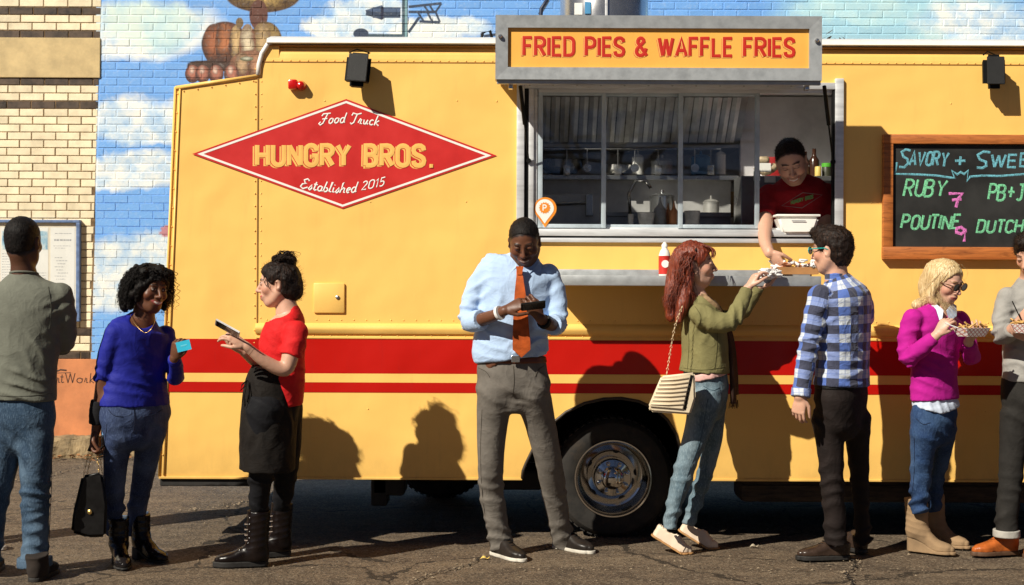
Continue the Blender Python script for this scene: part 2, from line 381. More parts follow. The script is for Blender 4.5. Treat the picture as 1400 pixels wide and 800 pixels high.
# loose grit and small stones on the asphalt
gr = MB(); rr = random.Random(5)
def stone(mb, x, y, s, z=0):
    n = 6; a0 = rr.random()*6; v = [(x+s*math.cos(a0+i*math.pi/3)*rr.uniform(.7, 1.2), y+s*math.sin(a0+i*math.pi/3)*rr.uniform(.7, 1.2), z) for i in range(n)]
    v.append((x, y, z+s*rr.uniform(.5, .9))); mb.add(v, [(i, (i+1) % n, n) for i in range(n)])
for i in range(1500):
    y = rr.uniform(6.9, 11.9); x = rr.uniform(-.42, .42)*y; stone(gr, x, y, rr.choice([.003, .004, .004, .006, .009 if rr.random() < .3 else .004]), -.003)
# cracks in the asphalt
def crack(pts, w_, seed):
    r_ = random.Random(seed); m = MB(); c = []
    for (a, b_) in zip(pts[:-1], pts[1:]):
        for k in range(14): t = k/14; px, py = a[0]+(b_[0]-a[0])*t, a[1]+(b_[1]-a[1])*t; d = CH*F/(py-391); c.append(((px-700)*d/F+r_.uniform(-1, 1)*.018, d+r_.uniform(-1, 1)*.018))
    v = []
    for x, y in c: q = w_*r_.uniform(.3, 1.3); v += [(x-q, y-q*.5, .0035), (x+q, y+q*.5, .0035)]
    m.add(v, [(2*i, 2*i+2, 2*i+3, 2*i+1) for i in range(len(c)-1)]); m.keep = True
    tag(m.build('asphalt_crack', pbr('crack_black', (.012, .009, .006), .95, bmp=0)), kind='structure')
    for _ in range(60): i = r_.randrange(len(c)); stone(gr, c[i][0]+r_.gauss(0, .03), c[i][1]+r_.gauss(0, .03), r_.choice([.004, .006, .009]), -.002)
crack([(1168, 799), (1160, 782), (1172, 768), (1158, 755)], .007, 1); crack([(560, 799), (592, 785), (640, 774), (662, 760)], .006, 2); crack([(700, 778), (900, 775), (1120, 778), (1399, 772)], .004, 3); crack([(250, 700), (310, 692), (340, 686)], .004, 4); crack([(0, 662), (60, 655), (110, 640)], .005, 5)
tag(gr.build('gravel', pbr('grit', (.25, .19, .125), .85, var=.3)), 'loose grit and small pale stones scattered over the worn asphalt', kind='stuff')
# dry leaves along the foot of the wall
lf = MB()
for i in range(420):
    x = rr.uniform(-6, -2.2); y = WY-.20-abs(rr.gauss(0, .10)); s = rr.uniform(.012, .03); a = rr.random()*6; t = rr.uniform(-.5, .5)
    d1 = Vector((math.cos(a), math.sin(a), t*.5)); d2 = Vector((-math.sin(a), math.cos(a), rr.uniform(-.4, .6))); c0 = Vector((x, y, .012+rr.random()*.02))
    lf.add([c0-d1*s, c0-d2*s*.5, c0+d1*s, c0+d2*s*.5+Vector((0, 0, s*.3))], [(0, 1, 2, 3)])
lf.keep = True
tag(lf.build('dry_leaves', pbr('dry_leaf', (.30, .14, .05), .8, var=.4, vscale=30)), 'dry brown leaves blown against the concrete footing', kind='stuff')
# a bright curled leaf and a few loose scraps
def scrap(px, py, L, col, label, name='dry_leaf'):
    s = 1927/ (1.46*1927/(py-391)); d = 1.46*1927/(py-391); c0 = P(px, py, d); m = MB(); n = 7
    v = []
    for i in range(n+1):
        t = i/n; wdt = L*.32*math.sin(math.pi*min(max(t, .04), .96)); zz = L*.35*abs(math.sin(t*math.pi*1.3))
        v += [(c0.x-L/2+L*t, d-wdt, .003+zz*.5), (c0.x-L/2+L*t, d, .003+zz), (c0.x-L/2+L*t, d+wdt, .003+zz*.6)]
    m.add(v, [(i*3+k, i*3+k+1, i*3+k+4, i*3+k+3) for i in range(n) for k in range(2)]); m.keep = True
    o = m.build(name, pbr('leaf_%02x' % int(col[0]*255), col, .7, var=.2, vscale=60), org=(c0.x, d, 0)); tag(o, label, 'leaf'); return o
scrap(663, 765, .05, (.75, .52, .12), 'curled yellow leaf lying beside the black shoe of the man in the orange tie')
scrap(1031, 747, .05, (.42, .36, .26), 'pale dry leaf on the asphalt beside the tip of the cream shoe')
scrap(565, 689, .05, (.40, .34, .26), 'pale flat leaf in the shade beneath the truck')

# ---- wall behind: mural paint
def muraluv(nt):
    g_ = nt.nodes.new('ShaderNodeNewGeometry'); s = nt.nodes.new('ShaderNodeSeparateXYZ'); nt.links.new(g_.outputs['Position'], s.inputs[0])
    k = F/WY
    return mathn(nt, 'MULTIPLY_ADD', s.outputs[0], k, 700), mathn(nt, 'MULTIPLY_ADD', s.outputs[2], -k, 391+CH*k)
def ell(nt, X, Y, cx, cy, rx, ry, soft=.12):
    dx = mathn(nt, 'DIVIDE', mathn(nt, 'SUBTRACT', X, cx), rx); dy = mathn(nt, 'DIVIDE', mathn(nt, 'SUBTRACT', Y, cy), ry)
    d = mathn(nt, 'SQRT', mathn(nt, 'ADD', mathn(nt, 'MULTIPLY', dx, dx), mathn(nt, 'MULTIPLY', dy, dy)))
    return mathn(nt, 'DIVIDE', mathn(nt, 'SUBTRACT', 1+soft, d), soft*1.0, clamp=True), d, dx, dy
def mural_mat():
    m, nt, b = newmat('mural_paint'); X, Y = muraluv(nt); v = coords(nt, 'pos')
    nz = noise(nt, v, 2.2, 6, .62, .3); nz2 = noise(nt, v, 7, 5, .6); nzf = noise(nt, v, 40, 4, .6)
    wob = mathn(nt, 'MULTIPLY', mathn(nt, 'SUBTRACT', nz2, .5), 50); wx = mathn(nt, 'ADD', X, wob)
    wy = mathn(nt, 'ADD', Y, mathn(nt, 'MULTIPLY', mathn(nt, 'SUBTRACT', nz, .5), 55))
    base = ramp(nt, mathn(nt, 'DIVIDE', Y, 620), [(0, (.145, .36, .78)), (.45, (.16, .40, .86)), (1, (.20, .46, .88))])
    base = mixc(nt, mathn(nt, 'MULTIPLY', nzf, .25), base, (.30, .52, .85))
    cl = None
    for (cx, cy, rx, ry) in [(205, 42, 78, 30), (180, 60, 60, 22), (175, 165, 70, 24), (210, 180, 60, 16), (185, 235, 60, 22), (150, 250, 30, 16), (185, 365, 75, 34), (215, 350, 40, 24), (150, 395, 50, 26), (500, 20, 46, 22), (455, 40, 30, 16), (590, 44, 60, 14), (1360, 30, 75, 22), (1310, 50, 60, 12), (1180, 10, 70, 14)]:
        e = ell(nt, wx, wy, cx, cy, rx, ry, .45)[0]; cl = e if cl is None else mathn(nt, 'MAXIMUM', cl, e)
    cc = ramp(nt, mathn(nt, 'ADD', mathn(nt, 'MULTIPLY', nz2, .6), mathn(nt, 'MULTIPLY', nz, .4)), [(.36, (.34, .54, .80)), (.46, (.56, .70, .84)), (.54, (.78, .83, .84)), (.62, (.90, .89, .82))])
    gl = ell(nt, wx, wy, 200, 30, 50, 30, .6)[0]; cc = mixc(nt, mathn(nt, 'MULTIPLY', gl, .6), cc, (.58, .80, .74))
    c = mixc(nt, cl, base, cc)
    teal = ell(nt, wx, wy, 1230, 20, 130, 60, .5)[0]; c = mixc(nt, mathn(nt, 'MULTIPLY', teal, .8), c, (.42, .68, .74)); 
    t2 = ell(nt, wx, wy, 1370, 28, 85, 26, .6)[0]; c = mixc(nt, t2, c, cc)
    # painted scarecrow hat, stem, pumpkins and gourds
    def blob(c, cx, cy, rx, ry, lite, dark, soft=.06, ribs=0):
        e, d, dx, dy = ell(nt, X, Y, cx, cy, rx, ry, soft)
        sh = mathn(nt, 'ADD', mathn(nt, 'MULTIPLY', d, .80), mathn(nt, 'MULTIPLY', dy, .25)); sh = mathn(nt, 'ADD', sh, mathn(nt, 'MULTIPLY', mathn(nt, 'SUBTRACT', nz2, .5), .9)); sh = mathn(nt, 'ADD', sh, mathn(nt, 'MULTIPLY', mathn(nt, 'SUBTRACT', nzf, .5), .8))
        col = ramp(nt, sh, [(.12, tuple(min(1, q*1.05) for q in lite)), (.35, tuple(q*.72 for q in lite)), (.58, tuple((a+b_)*.32 for a, b_ in zip(lite, dark))), (.80, dark)])
        return mixc(nt, e, c, col)
    br = (.07, .028, .018); og = (.36, .125, .055); cr_ = (.55, .38, .19)
    c = blob(c, 358, -6, 50, 24, (.55, .36, .12), (.10, .05, .015)); hs = ell(nt, X, Y, 358, -6, 49, 23, .1)[0]; c = mixc(nt, mathn(nt, 'MULTIPLY', hs, mathn(nt, 'MULTIPLY', mathn(nt, 'SUBTRACT', noise(nt, v, 28, 3, .7), .5, clamp=True), 6, clamp=True)), c, (.05, .025, .01))
    st = ell(nt, X, Y, 352, 22, 12, 20, .1)[0]; c = mixc(nt, st, c, (.12, .045, .03))
    c = blob(c, 306, 62, 31, 30, (.20, .07, .04), (.035, .014, .01)); c = blob(c, 362, 60, 22, 28, (.34, .22, .09), (.07, .03, .012)); c = blob(c, 291, 62, 15, 27, og, br); c = blob(c, 306, 62, 13, 28, (.46, .17, .07), br); c = blob(c, 372, 61, 11, 24, (.40, .27, .10), (.10, .05, .02)); c = blob(c, 356, 60, 13, 27, cr_, (.16, .08, .03)); c = blob(c, 321, 64, 9, 27, (.62, .42, .20), br); c = blob(c, 337, 63, 11, 28, (.70, .58, .40), (.20, .08, .04))
    stm = ell(nt, X, Y, 326, 33, 5, 7, .1)[0]; c = mixc(nt, stm, c, (.18, .12, .06))
    for (cx, cy, rx, ry) in [(285, 92, 26, 7), (305, 93, 20, 6)]:
        e = ell(nt, wx, Y, cx, cy, rx, ry, .2)[0]; c = mixc(nt, e, c, (.06, .03, .02))
    c = blob(c, 342, 92, 29, 21, (.50, .24, .14), (.12, .045, .02)); c = blob(c, 330, 92, 11, 18, (.55, .36, .2), (.14, .05, .03)); c = blob(c, 350, 93, 12, 18, (.55, .28, .16), (.12, .05, .02)); c = blob(c, 336, 82, 9, 3, (.62, .60, .45), (.12, .12, .06))
    for cx in (262, 276, 294, 315):
        c = blob(c, cx, 103, 10, 12, (.46, .17, .11), (.07, .022, .016)); c = blob(c, cx-1, 99, 4, 6, (.72, .50, .40), (.40, .15, .10), .5)
    # painted weathervane
    def seg(c, x0, y0, x1, y1, wd, col):
        L = math.hypot(x1-x0, y1-y0); ux, uy = (x1-x0)/L, (y1-y0)/L
        ax = mathn(nt, 'SUBTRACT', X, x0); ay = mathn(nt, 'SUBTRACT', Y, y0)
        t = mathn(nt, 'ADD', mathn(nt, 'MULTIPLY', ax, ux), mathn(nt, 'MULTIPLY', ay, uy)); s_ = mathn(nt, 'ABSOLUTE', mathn(nt, 'SUBTRACT', mathn(nt, 'MULTIPLY', ax, uy), mathn(nt, 'MULTIPLY', ay, ux)))
        f = mathn(nt, 'MULTIPLY', mathn(nt, 'MULTIPLY', mathn(nt, 'GREATER_THAN', t, 0), mathn(nt, 'LESS_THAN', t, L)), mathn(nt, 'DIVIDE', mathn(nt, 'SUBTRACT', wd+.8, s_), .8, clamp=True))
        return mixc(nt, f, c, col)
    dk = (.035, .055, .10); md = (.07, .11, .2)
    c = seg(c, 552, -6, 552, 54, 3.6, (.04, .08, .11)); c = seg(c, 553.5, -6, 553.5, 54, 1.0, (.22, .38, .42))
    c = seg(c, 499, 18, 522, 11, 3, md); c = seg(c, 499, 18, 522, 25, 3, dk); c = seg(c, 508, 18, 546, 18, 7, md); c = seg(c, 508, 21, 546, 21, 3.5, dk); c = seg(c, 521, 10, 521, 27, 1.6, (.015, .02, .05))
    c = seg(c, 557, 10, 602, 5, 1.4, dk); c = seg(c, 557, 17, 596, 17, 1.4, dk); c = seg(c, 572, 30, 600, 31, 1.4, dk)
    for q in ((602, 5, 594, 17), (594, 17, 600, 31), (578, 8, 586, 19), (586, 8, 592, 18), (578, 30, 570, 18), (590, 31, 583, 18)): c = seg(c, *q, 1.0, dk)
    c = seg(c, 557, 45, 572, 24, 1.5, dk); c = seg(c, 492, 50, 552, 50, 2.2, (.05, .09, .12)); e = ell(nt, X, Y, 492, 47, 10, 7, .1)[0]; c = mixc(nt, e, c, dk)
    c = seg(c, 660, 50, 684, 46, 1.6, dk); c = seg(c, 736, 20, 748, 0, 2, dk)
    # pink painted wing
    e = ell(nt, wx, Y, 226, 318, 13, 7, .3)[0]; c = mixc(nt, e, c, (.50, .22, .26))
    c = mixc(nt, mathn(nt, 'MULTIPLY', mathn(nt, 'SUBTRACT', nzf, .55, clamp=True), .8), c, (.75, .75, .72))
    oi = nt.nodes.new('ShaderNodeObjectInfo'); h = nt.nodes.new('ShaderNodeHueSaturation'); nt.links.new(mathn(nt, 'MULTIPLY_ADD', oi.outputs['Random'], .12, .94), h.inputs['Value']); nt.links.new(c, h.inputs['Color'])
    nt.links.new(h.outputs[0], b.inputs['Base Color']); b.inputs['Roughness'].default_value = .55
    bump(nt, b, mathn(nt, 'ADD', noise(nt, v, 60, 4, .6), mathn(nt, 'MULTIPLY', nz2, 2)), .35, .004); return m
M_mural = mural_mat()
M_brick = pbr('glazed_cream_brick', (.92, .80, .56), .42, var=.10, vscale=9, bmp=.3, bscale=50, objrand=.2, dirt=.08)
M_dbrick = pbr('dark_brown_brick', (.085, .055, .035), .5, var=.35, vscale=12, bmp=.3, bscale=60, objrand=.5)
M_mortar = pbr('brown_mortar', (.22, .14, .07), .9, var=.3, vscale=20, bmp=.5, bscale=90)
M_stone = pbr('cast_stone', (.66, .50, .25), .75, var=.14, vscale=5, bmp=.4, bscale=40, dirt=.25)
M_terra = pbr('terracotta_render', (.62, .235, .095), .8, var=.12, vscale=5, bmp=.5, bscale=25, dirt=.15)
M_conc = pbr('rough_concrete', (.30, .22, .12), .9, var=.35, vscale=7, bmp=.9, bscale=18, bdist=.02, dirt=.5)
KW = F/WY                                     # px per metre on the wall
CHh = 10.7/KW; BL = 33.2/KW
def wz(py): return CH+(391-py)/KW
def wx_(px): return (px-700)/KW
def bound(z):                                 # the slanting line between cream brick and mural
    py = 391-(z-CH)*KW; return wx_(138.5-py*.0285)
wall_a = empty('brick_wall', (wx_(0), WY, 0), 'cream glazed brick wall with dark brown courses and a stone band, left of the mural', 'wall')
wall_b = empty('mural_wall', (wx_(600), WY, 0), 'painted brick wall with blue sky, clouds, pumpkins and a weathervane behind the truck', 'wall')
tag(wall_a, kind='structure'); tag(wall_b, kind='structure')
s = MB(); s.box((wx_(-700), WY+.006, 0), (bound(2)-.004, WY+.3, wz(-400))); s.build('mortar', M_mortar, wall_a)
s = MB(); s.box((bound(2), WY+.0035, 0), (wx_(2300), WY+.3, wz(-400))); s.build('painted_mortar', M_mural, wall_b)
bricks = {}
def brick_mesh(L, mat, key):
    k = (round(L, 3), key)
    if k in bricks: return bricks[k]
    m = MB(); h = CHh-.007; m.box((0, -.0, 0), (L-.008, .03, h), 0); me = bpy.data.meshes.new('brick')
    bm = bmesh.new()
    for q in m.v: bm.verts.new(q)
    bm.verts.ensure_lookup_table()
    for f in m.f: bm.faces.new([bm.verts[i] for i in f])
    fr = [e for e in bm.edges if all(abs(v.co.y) < 1e-6 for v in e.verts)]
    bmesh.ops.bevel(bm, geom=fr, offset=.0035, segments=1, affect='EDGES'); bmesh.ops.recalc_face_normals(bm, faces=bm.faces[:])
    bm.to_mesh(me); bm.free(); me.materials.append(mat); bricks[k] = me; return me
extra = {'a': MB(), 'b': MB(), 'c': MB()}; cnt = {'a': 0, 'b': 0}
rb = random.Random(11)
DARK = {-12, -9, -3, 0, 29, 32}
for k in range(-52, 60):
    py = 145.5+10.7*k; z0 = wz(py+5.35); zc = z0+CHh/2
    if z0 < .10: continue
    sh = (k % 2)*.5*BL+rb.uniform(-.01, .01); xb = bound(zc)
    for i in range(-70, 110):
        x0 = wx_(10)+i*BL+sh; x1 = x0+BL
        for side in ('a', 'b'):
            if side == 'a':
                if py > 492 or (54 < py < 110): continue
                a, b_ = x0, min(x1, xb-.002)
                if b_-a < .03 or a < wx_(-700): continue
                mat = M_dbrick if k in DARK else M_brick; W_o = wall_a
            else:
                a, b_ = max(x0, xb+.002), x1
                if b_-a < .03 or b_ > wx_(2300): continue
                mat = M_mural; W_o = wall_b
            pxa, pxb = 700+a*KW, 700+b_*KW
            vis = pxb > -2 and pxa < 1402 and -8 < py < 800
            if side == 'b' and not (pxa < 243 or py < 58 or (pxa < 355 and py < 122)): vis = False
            if side == 'b' and (676 < pxa and pxb < 1124 and py > 24): vis = False
            if side == 'b' and pxa > 125 and py > 560: vis = False
            if side == 'b' and vis and py > -2 and not (pxa < 243) and cnt['b'] >= 300: vis = False
            if vis and cnt[side] < 300:
                cnt[side] += 1; key = 'm' if side == 'b' else ('d' if k in DARK else 'c')
                o = bpy.data.objects.new('brick', brick_mesh(b_-a, mat, key)); C.objects.link(o); o.parent = W_o
                jy = rb.uniform(-.0015, .0015); o.location = Vector((a, WY+jy, z0))-Vector(W_o.location)
                o.rotation_euler = (rb.uniform(-.012, .012), 0, rb.uniform(-.006, .006))
            else:
                q = 'b' if side == 'b' else ('c' if k in DARK else 'a'); extra[q].box((a, WY+rb.uniform(-.0015, .0015), z0), (b_-.008, WY+.03, z0+CHh-.007))
for q, nm, mt, W_o in (('a', 'cream_bricks', M_brick, wall_a), ('c', 'dark_bricks', M_dbrick, wall_a), ('b', 'painted_bricks', M_mural, wall_b)):
    if extra[q].v: extra[q].keep = False; tag(extra[q].build(nm, mt, W_o), kind='stuff')
print('bricks', cnt)
s = MB(); s.box((wx_(-700), WY-.012, wz(109)), (bound(wz(80))-.002, WY+.05, wz(54.5)), .004); s.build('stone_band', M_stone, wall_a)
s = MB(); s.box((wx_(-700), WY-.008, .05), (bound(wz(540))+.10, WY+.05, wz(493.5)), .004); s.build('rendered_base', M_terra, wall_a)
s = MB()
nxx, fx0, fx1, zc0 = 260, wx_(-700), bound(1)+.1, wz(597)
rows = [(-.17, -.03), (-.165, .04), (-.16, .09), (-.15, .14), (-.135, zc0-.012), (-.11, zc0), (-.05, zc0+.004), (0, zc0)]
for i in range(nxx+1):
    x = fx0+(fx1-fx0)*i/nxx
    for (yy, zz) in rows:
        n = float(vn1(x*3, zz*9)); n2 = float(vn1(x*17+5, zz*31+yy*20)); s.v.append((x, WY+yy+(.020*n+.012*n2 if yy < 0 else 0), zz+(.010*n2+.008*n if zz > 0 else 0)))
nr = len(rows); s.f += [(i*nr+j, (i+1)*nr+j, (i+1)*nr+j+1, i*nr+j+1) for i in range(nxx) for j in range(nr-1)]; s.mi += [0]*(nxx*(nr-1))
s.build('concrete_footing', M_conc, wall_a)
s = MB(); s.box((bound(1)+.103, WY-.03, -.02), (wx_(2300), WY+.01, .16), .01); s.build('concrete_footing', M_conc, wall_b)
# wall lettering
s = MB(); M_dkprint = pbr('dark_print', (.06, .025, .015), .7, bmp=0)
yl = WY-.0085
xw0 = 63
glyphs = [('A', 66, 11), ('r', 78.5, 4.5), ('t', 84, 4), ('W', 90.5, 13), ('o', 105.5, 9), ('r', 116.5, 5), ('k', 123.5, 6), ('s', 131, 6)]
for ch, x, wd in glyphs:
    gw, st = G[ch]; hh = 13.5/KW
    for pl in st: s.stroke([(wx_(x+a/gw*wd), wz(526)+b_*hh) for a, b_ in pl], 1.3/KW, .0015, yl)
s.stroke([(wx_(76), wz(511)), (wx_(84), wz(508)), (wx_(92), wz(509))], 2.2/KW, .0015, yl); s.stroke([(wx_(66), wz(513)), (wx_(98), wz(512))], .9/KW, .0015, yl)
tag(s.build('wall_lettering', M_dkprint, wall_a), 'thin dark painted letters reading ArtWorks', kind='stuff')

# ---- notice board on the cream wall
nb = empty('notice_board', (wx_(50), WY, wz(443)), 'blue framed glass notice board with papers on the cream brick wall', 'notice board')
M_blue = pbr('blue_painted_frame', (.14, .22, .42), .45, var=.2, vscale=20, dirt=.3)
M_paper = pbr('cream_paper', (.80, .72, .58), .7, var=.04, bmp=.05); M_paper2 = pbr('white_paper', (.85, .84, .80), .6, var=.03, bmp=.05)
X0, X1, Z0, Z1 = wx_(-60), wx_(111), wz(442), wz(303.5)
fw = 5/KW
s = MB(); yb = WY-.05
s.box((X0, yb, Z1-fw*.8), (X1, WY+.005, Z1), .004); s.box((X0, yb, Z0), (X1, WY+.005, Z0+fw*.8), .004); s.box((X0, yb+.001, Z0+fw*.8), (X0+fw, WY+.005, Z1-fw*.8), .004); s.box((X1-fw, yb+.001, Z0+fw*.8), (X1, WY+.005, Z1-fw*.8), .004); s.build('frame', M_blue, nb)
s = MB(); s.box((X0+fw, WY-.022, Z0+fw*.8), (X1-fw, WY-.005, Z1-fw*.8)); s.build('backing', M_paper, nb)
def sheet(x0, y0, x1, y1, mat, lines, seed, head=None):
    s = MB(); s.box((wx_(x0), WY-.0235, wz(y1)), (wx_(x1), WY-.0222, wz(y0))); sh_ = s.build('paper', mat, nb); r_ = random.Random(seed); s = MB()
    for (ly, a, b_, t) in lines:
        x = a
        while x < b_:
            wl = r_.uniform(1.2, 4); s.stroke([(wx_(x), wz(ly)), (wx_(min(x+wl, b_)), wz(ly))], t/KW, .0006, WY-.0236); x += wl+r_.uniform(.5, 1.4)
    tag(s.build('print', pbr('grey_print', (.34, .35, .38), .8, bmp=0), sh_), kind='stuff')
sheet(70, 314, 103, 436, M_paper2, [(322, 76, 99, .8), (331, 75, 99, 2), (339, 74, 97, .6), (342, 76, 90, .6)]+[(355+i*4.2, 76+(i % 3)*2, 86+(i*7 % 9), .8) for i in range(8)]+[(394+i*4, 75, 92+(i*5 % 8), .6) for i in range(9)], 2)
sheet(48, 314, 67, 436, M_paper2, [(376+i*3.6, 50, 64, .6) for i in range(14)], 4)
sheet(2, 314, 26, 436, M_paper2, [(350+i*3.6, 4, 24, .6) for i in range(20)], 5)
M_photo = None
m, nt_, b = newmat('blue_photo_print'); v = coords(nt_, 'pos'); nt_.links.new(ramp(nt_, noise(nt_, v, 9, 4, .6), [(.35, (.12, .28, .45)), (.5, (.35, .55, .68)), (.62, (.75, .78, .75))]), b.inputs['Base Color'])
for (a, y0, b_, y1) in ((50, 319, 66, 344), (4, 319, 14, 344), (-30, 320, -8, 350)):
    s = MB(); s.box((wx_(a), WY-.0246, wz(y1)), (wx_(b_), WY-.0238, wz(y0))); s.build('photo_print', m, nb)
s = MB(); s.add([(X0+fw, WY-.034, Z0+fw*.8), (X1-fw, WY-.034, Z0+fw*.8), (X1-fw, WY-.034, Z1-fw*.8), (X0+fw, WY-.034, Z1-fw*.8)], [(0, 1, 2, 3)]); s.build('glass_pane', glass_mat('clear_glass', (.96, .97, .97), 0), nb)
# ============================================================ THE FOOD TRUCK
KT = F/TY
def tz(py): return CH+(391-py)/KT
def txx(px): return (px-700)/KT
truck = empty('food_truck', (txx(800), TY+1.1, 0), 'long yellow step van food truck with red stripes and an open serving hatch', 'food truck')
TE = txx(1900)                       # rear end, outside the frame
ZB, ZS, ZR = tz(654.5), tz(88), tz(62)
# side skin, built as strips round the hatch opening and the wheel arch
HX0, HX1, HZ0, HZ1 = txx(712), txx(1146), tz(328), tz(112)
s = MB()
def quad(x0, z0, x1, z1, y=TY): s.add([(x0, y, z0), (x1, y, z0), (x1, y, z1), (x0, y, z1)], [(0, 1, 2, 3)])
arch = [(715, 654.5), (716, 644), (720, 634), (733, 607), (752, 582), (775, 563), (800, 551), (826, 545), (850, 544), (874, 548), (896, 558), (913, 573), (925, 592), (931, 614), (934, 635), (934, 654.5)]
zt_a = tz(520)
ARX0, ARX1 = txx(715), txx(934)
quad(txx(352), ZB, ARX0, zt_a); quad(ARX1, ZB, TE, zt_a)
for (a, b_) in zip(arch[:-1], arch[1:]):
    if b_[0]-a[0] < .01: continue
    s.add([(txx(a[0]), TY, tz(a[1])), (txx(b_[0]), TY, tz(b_[1])), (txx(b_[0]), TY, zt_a), (txx(a[0]), TY, zt_a)], [(0, 1, 2, 3)])
quad(txx(352), zt_a, TE, HZ0); quad(txx(352), HZ0, HX0, HZ1); quad(HX1, HZ0, TE, HZ1); quad(txx(352), HZ1, TE, ZS)
# curved shoulder to the roof
prof = [(TY, ZS)]+[(TY+.045*(1-math.cos(R(a))), ZS+(ZR-ZS)*math.sin(R(a))*.98) for a in (15, 30, 45, 60, 75, 90)]
for (a, b_) in zip(prof[:-1], prof[1:]): s.add([(txx(358), a[0], a[1]), (TE, a[0], a[1]), (TE, b_[0], b_[1]), (txx(358), b_[0], b_[1])], [(0, 1, 2, 3)])
# ends and far side
s.add([(TE, TY, ZB), (TE, TY+2.2, ZB), (TE, TY+2.2, ZR), (TE, TY, ZR)], [(0, 1, 2, 3)]); s.add([(txx(352), TY+2.2, ZB), (TE, TY+2.2, ZB), (TE, TY+2.2, ZR), (txx(352), TY+2.2, ZR)], [(0, 1, 2, 3)])
# arch tunnel
for (a, b_) in zip(arch[:-1], arch[1:]): s.add([(txx(a[0]), TY, tz(a[1])), (txx(b_[0]), TY, tz(b_[1])), (txx(b_[0]), TY+.03, tz(b_[1])), (txx(a[0]), TY+.03, tz(a[1]))], [(0, 1, 2, 3)])
body = s.build('side_panel', M_yel, truck, auto=40)
# wheel well lining, rolled lip
s = MB(); n = len(arch)
v = [(txx(a), TY+.03, tz(b_)) for a, b_ in arch]+[(txx(a), TY+.75, tz(b_)) for a, b_ in arch]; s.add(v, [(i, i+1, n+i+1, n+i) for i in range(n-1)]); s.add([v[n+i] for i in range(n)], [tuple(range(n))])
s.build('wheel_well', pbr('wheel_well_black', (.004, .0035, .003), .9, spec=.1), truck)
s = MB(); s.tube([(txx(a), TY-.002, tz(b_)) for a, b_ in arch], .009, 8); s.build('arch_lip', pbr('lip_black', (.03, .02, .012), .5), truck, smooth=True)
# white roof with gutter
s = MB(); zr = ZR
LX0, LX1, LY0, LY1 = txx(700), txx(1135), TY+.22, TY+1.05       # long roof opening, added to let sun in and brighten the kitchen
s.prism([(TY-.020, zr+.002), (TY-.030, zr+.006), (TY-.012, zr+.034), (TY+.02, zr+.040), (TY+.12, zr+.066), (LY0, zr+.072), (LY0, zr)], 'x', txx(364), TE+.02)
s.prism([(LY0, zr), (LY0, zr+.072), (LY1, zr+.075), (LY1, zr)], 'x', txx(364), LX0); s.prism([(LY0, zr), (LY0, zr+.072), (LY1, zr+.075), (LY1, zr)], 'x', LX1, TE+.02)
s.prism([(LY1, zr), (LY1, zr+.075), (TY+1.7, zr+.075), (TY+2.24, zr+.03), (TY+2.24, zr)], 'x', txx(364), TE+.02)
s.build('roof', M_white, truck, auto=50)
s = MB(); s.add([(LX0, LY0, zr+.075), (LX1, LY0, zr+.075), (LX1, LY1, zr+.078), (LX0, LY1, zr+.078)], [(0, 1, 2, 3)]); s.build('added_skylight', M_glass, truck)  # pane over the added opening, an invented source of daylight for the kitchen
s = MB(); s.lathe([(.0, 0), (.05, 0)], (0, 0, 0), n=4) if False else None
# rounded front corner of the box body
s2 = MB(); q = [(352, 110), (352, 92), (356, 76), (364, 62), (372, 56)]
s2.prism([(txx(a), tz(b_)) for a, b_ in q]+[(txx(380), tz(56)), (txx(380), tz(110))], 'y', TY+.002, TY+2.2); s2.build('roof_corner', M_yel, truck)
s2 = MB(); s2.tube([(txx(352), TY-.004, tz(104)), (txx(353), TY-.006, tz(90)), (txx(357), TY-.006, tz(75)), (txx(365), TY-.006, tz(62)), (txx(372), TY-.004, tz(58))], .014, 8); s2.build('corner_trim', M_white, truck, smooth=True)
# cab panel with its sloping top
s = MB(); cabp = [(218.5, 654.5), (352, 654.5), (352, 104), (238.5, 121)]
s.prism([(txx(a), tz(b_)) for a, b_ in cabp], 'y', TY+.0025, TY+2.1); s.build('cab_panel', M_yel, truck)
s = MB(); s.tube([(txx(239), TY, tz(122)), (txx(353), TY, tz(105))], .011, 8); s.tube([(txx(245), TY-.001, tz(123)), (txx(225.5), TY-.001, tz(652))], .006, 8); s.tube([(txx(238.5), TY, tz(121)), (txx(218.5), TY, tz(654))], .007, 8); s.build('edge_trim', M_yel, truck, smooth=True)
s = MB(); s.box((txx(351), TY-.0035, tz(452)), (txx(352.6), TY+.001, tz(92))); s.build('panel_seam', pbr('seam_dark', (.30, .14, .02), .7), truck)
s = MB(); s.box((txx(352), TY-.003, tz(86.6)), (TE, TY+.001, tz(85.4))); s.box((txx(366), TY-.012, tz(64.5)), (TE, TY+.02, tz(62.8))); s.build('roof_seam_and_rail_shade', pbr('seam_and_shade_brown', (.42, .19, .03), .7), truck)  # lower strip is the riveted seam, upper one paints the drip rail's shadow
# stripes as thin sheets of red film
for (ya, yb_) in ((465, 511.5), (524, 537.5)):
    s = MB(); xe = TE
    s.add([(txx(225), TY-.0022, tz(yb_)), (xe, TY-.0022, tz(yb_)), (xe, TY-.0022, tz(ya)), (txx(228), TY-.0022, tz(ya))], [(0, 1, 2, 3)]); s.build('red_stripe', M_red, truck)
s = MB(); s.add([(txx(225), TY-.0018, tz(523.8)), (TE, TY-.0018, tz(523.8)), (TE, TY-.0018, tz(511.7)), (txx(226), TY-.0018, tz(511.7))], [(0, 1, 2, 3)]); s.build('yellow_stripe', M_yel, truck)
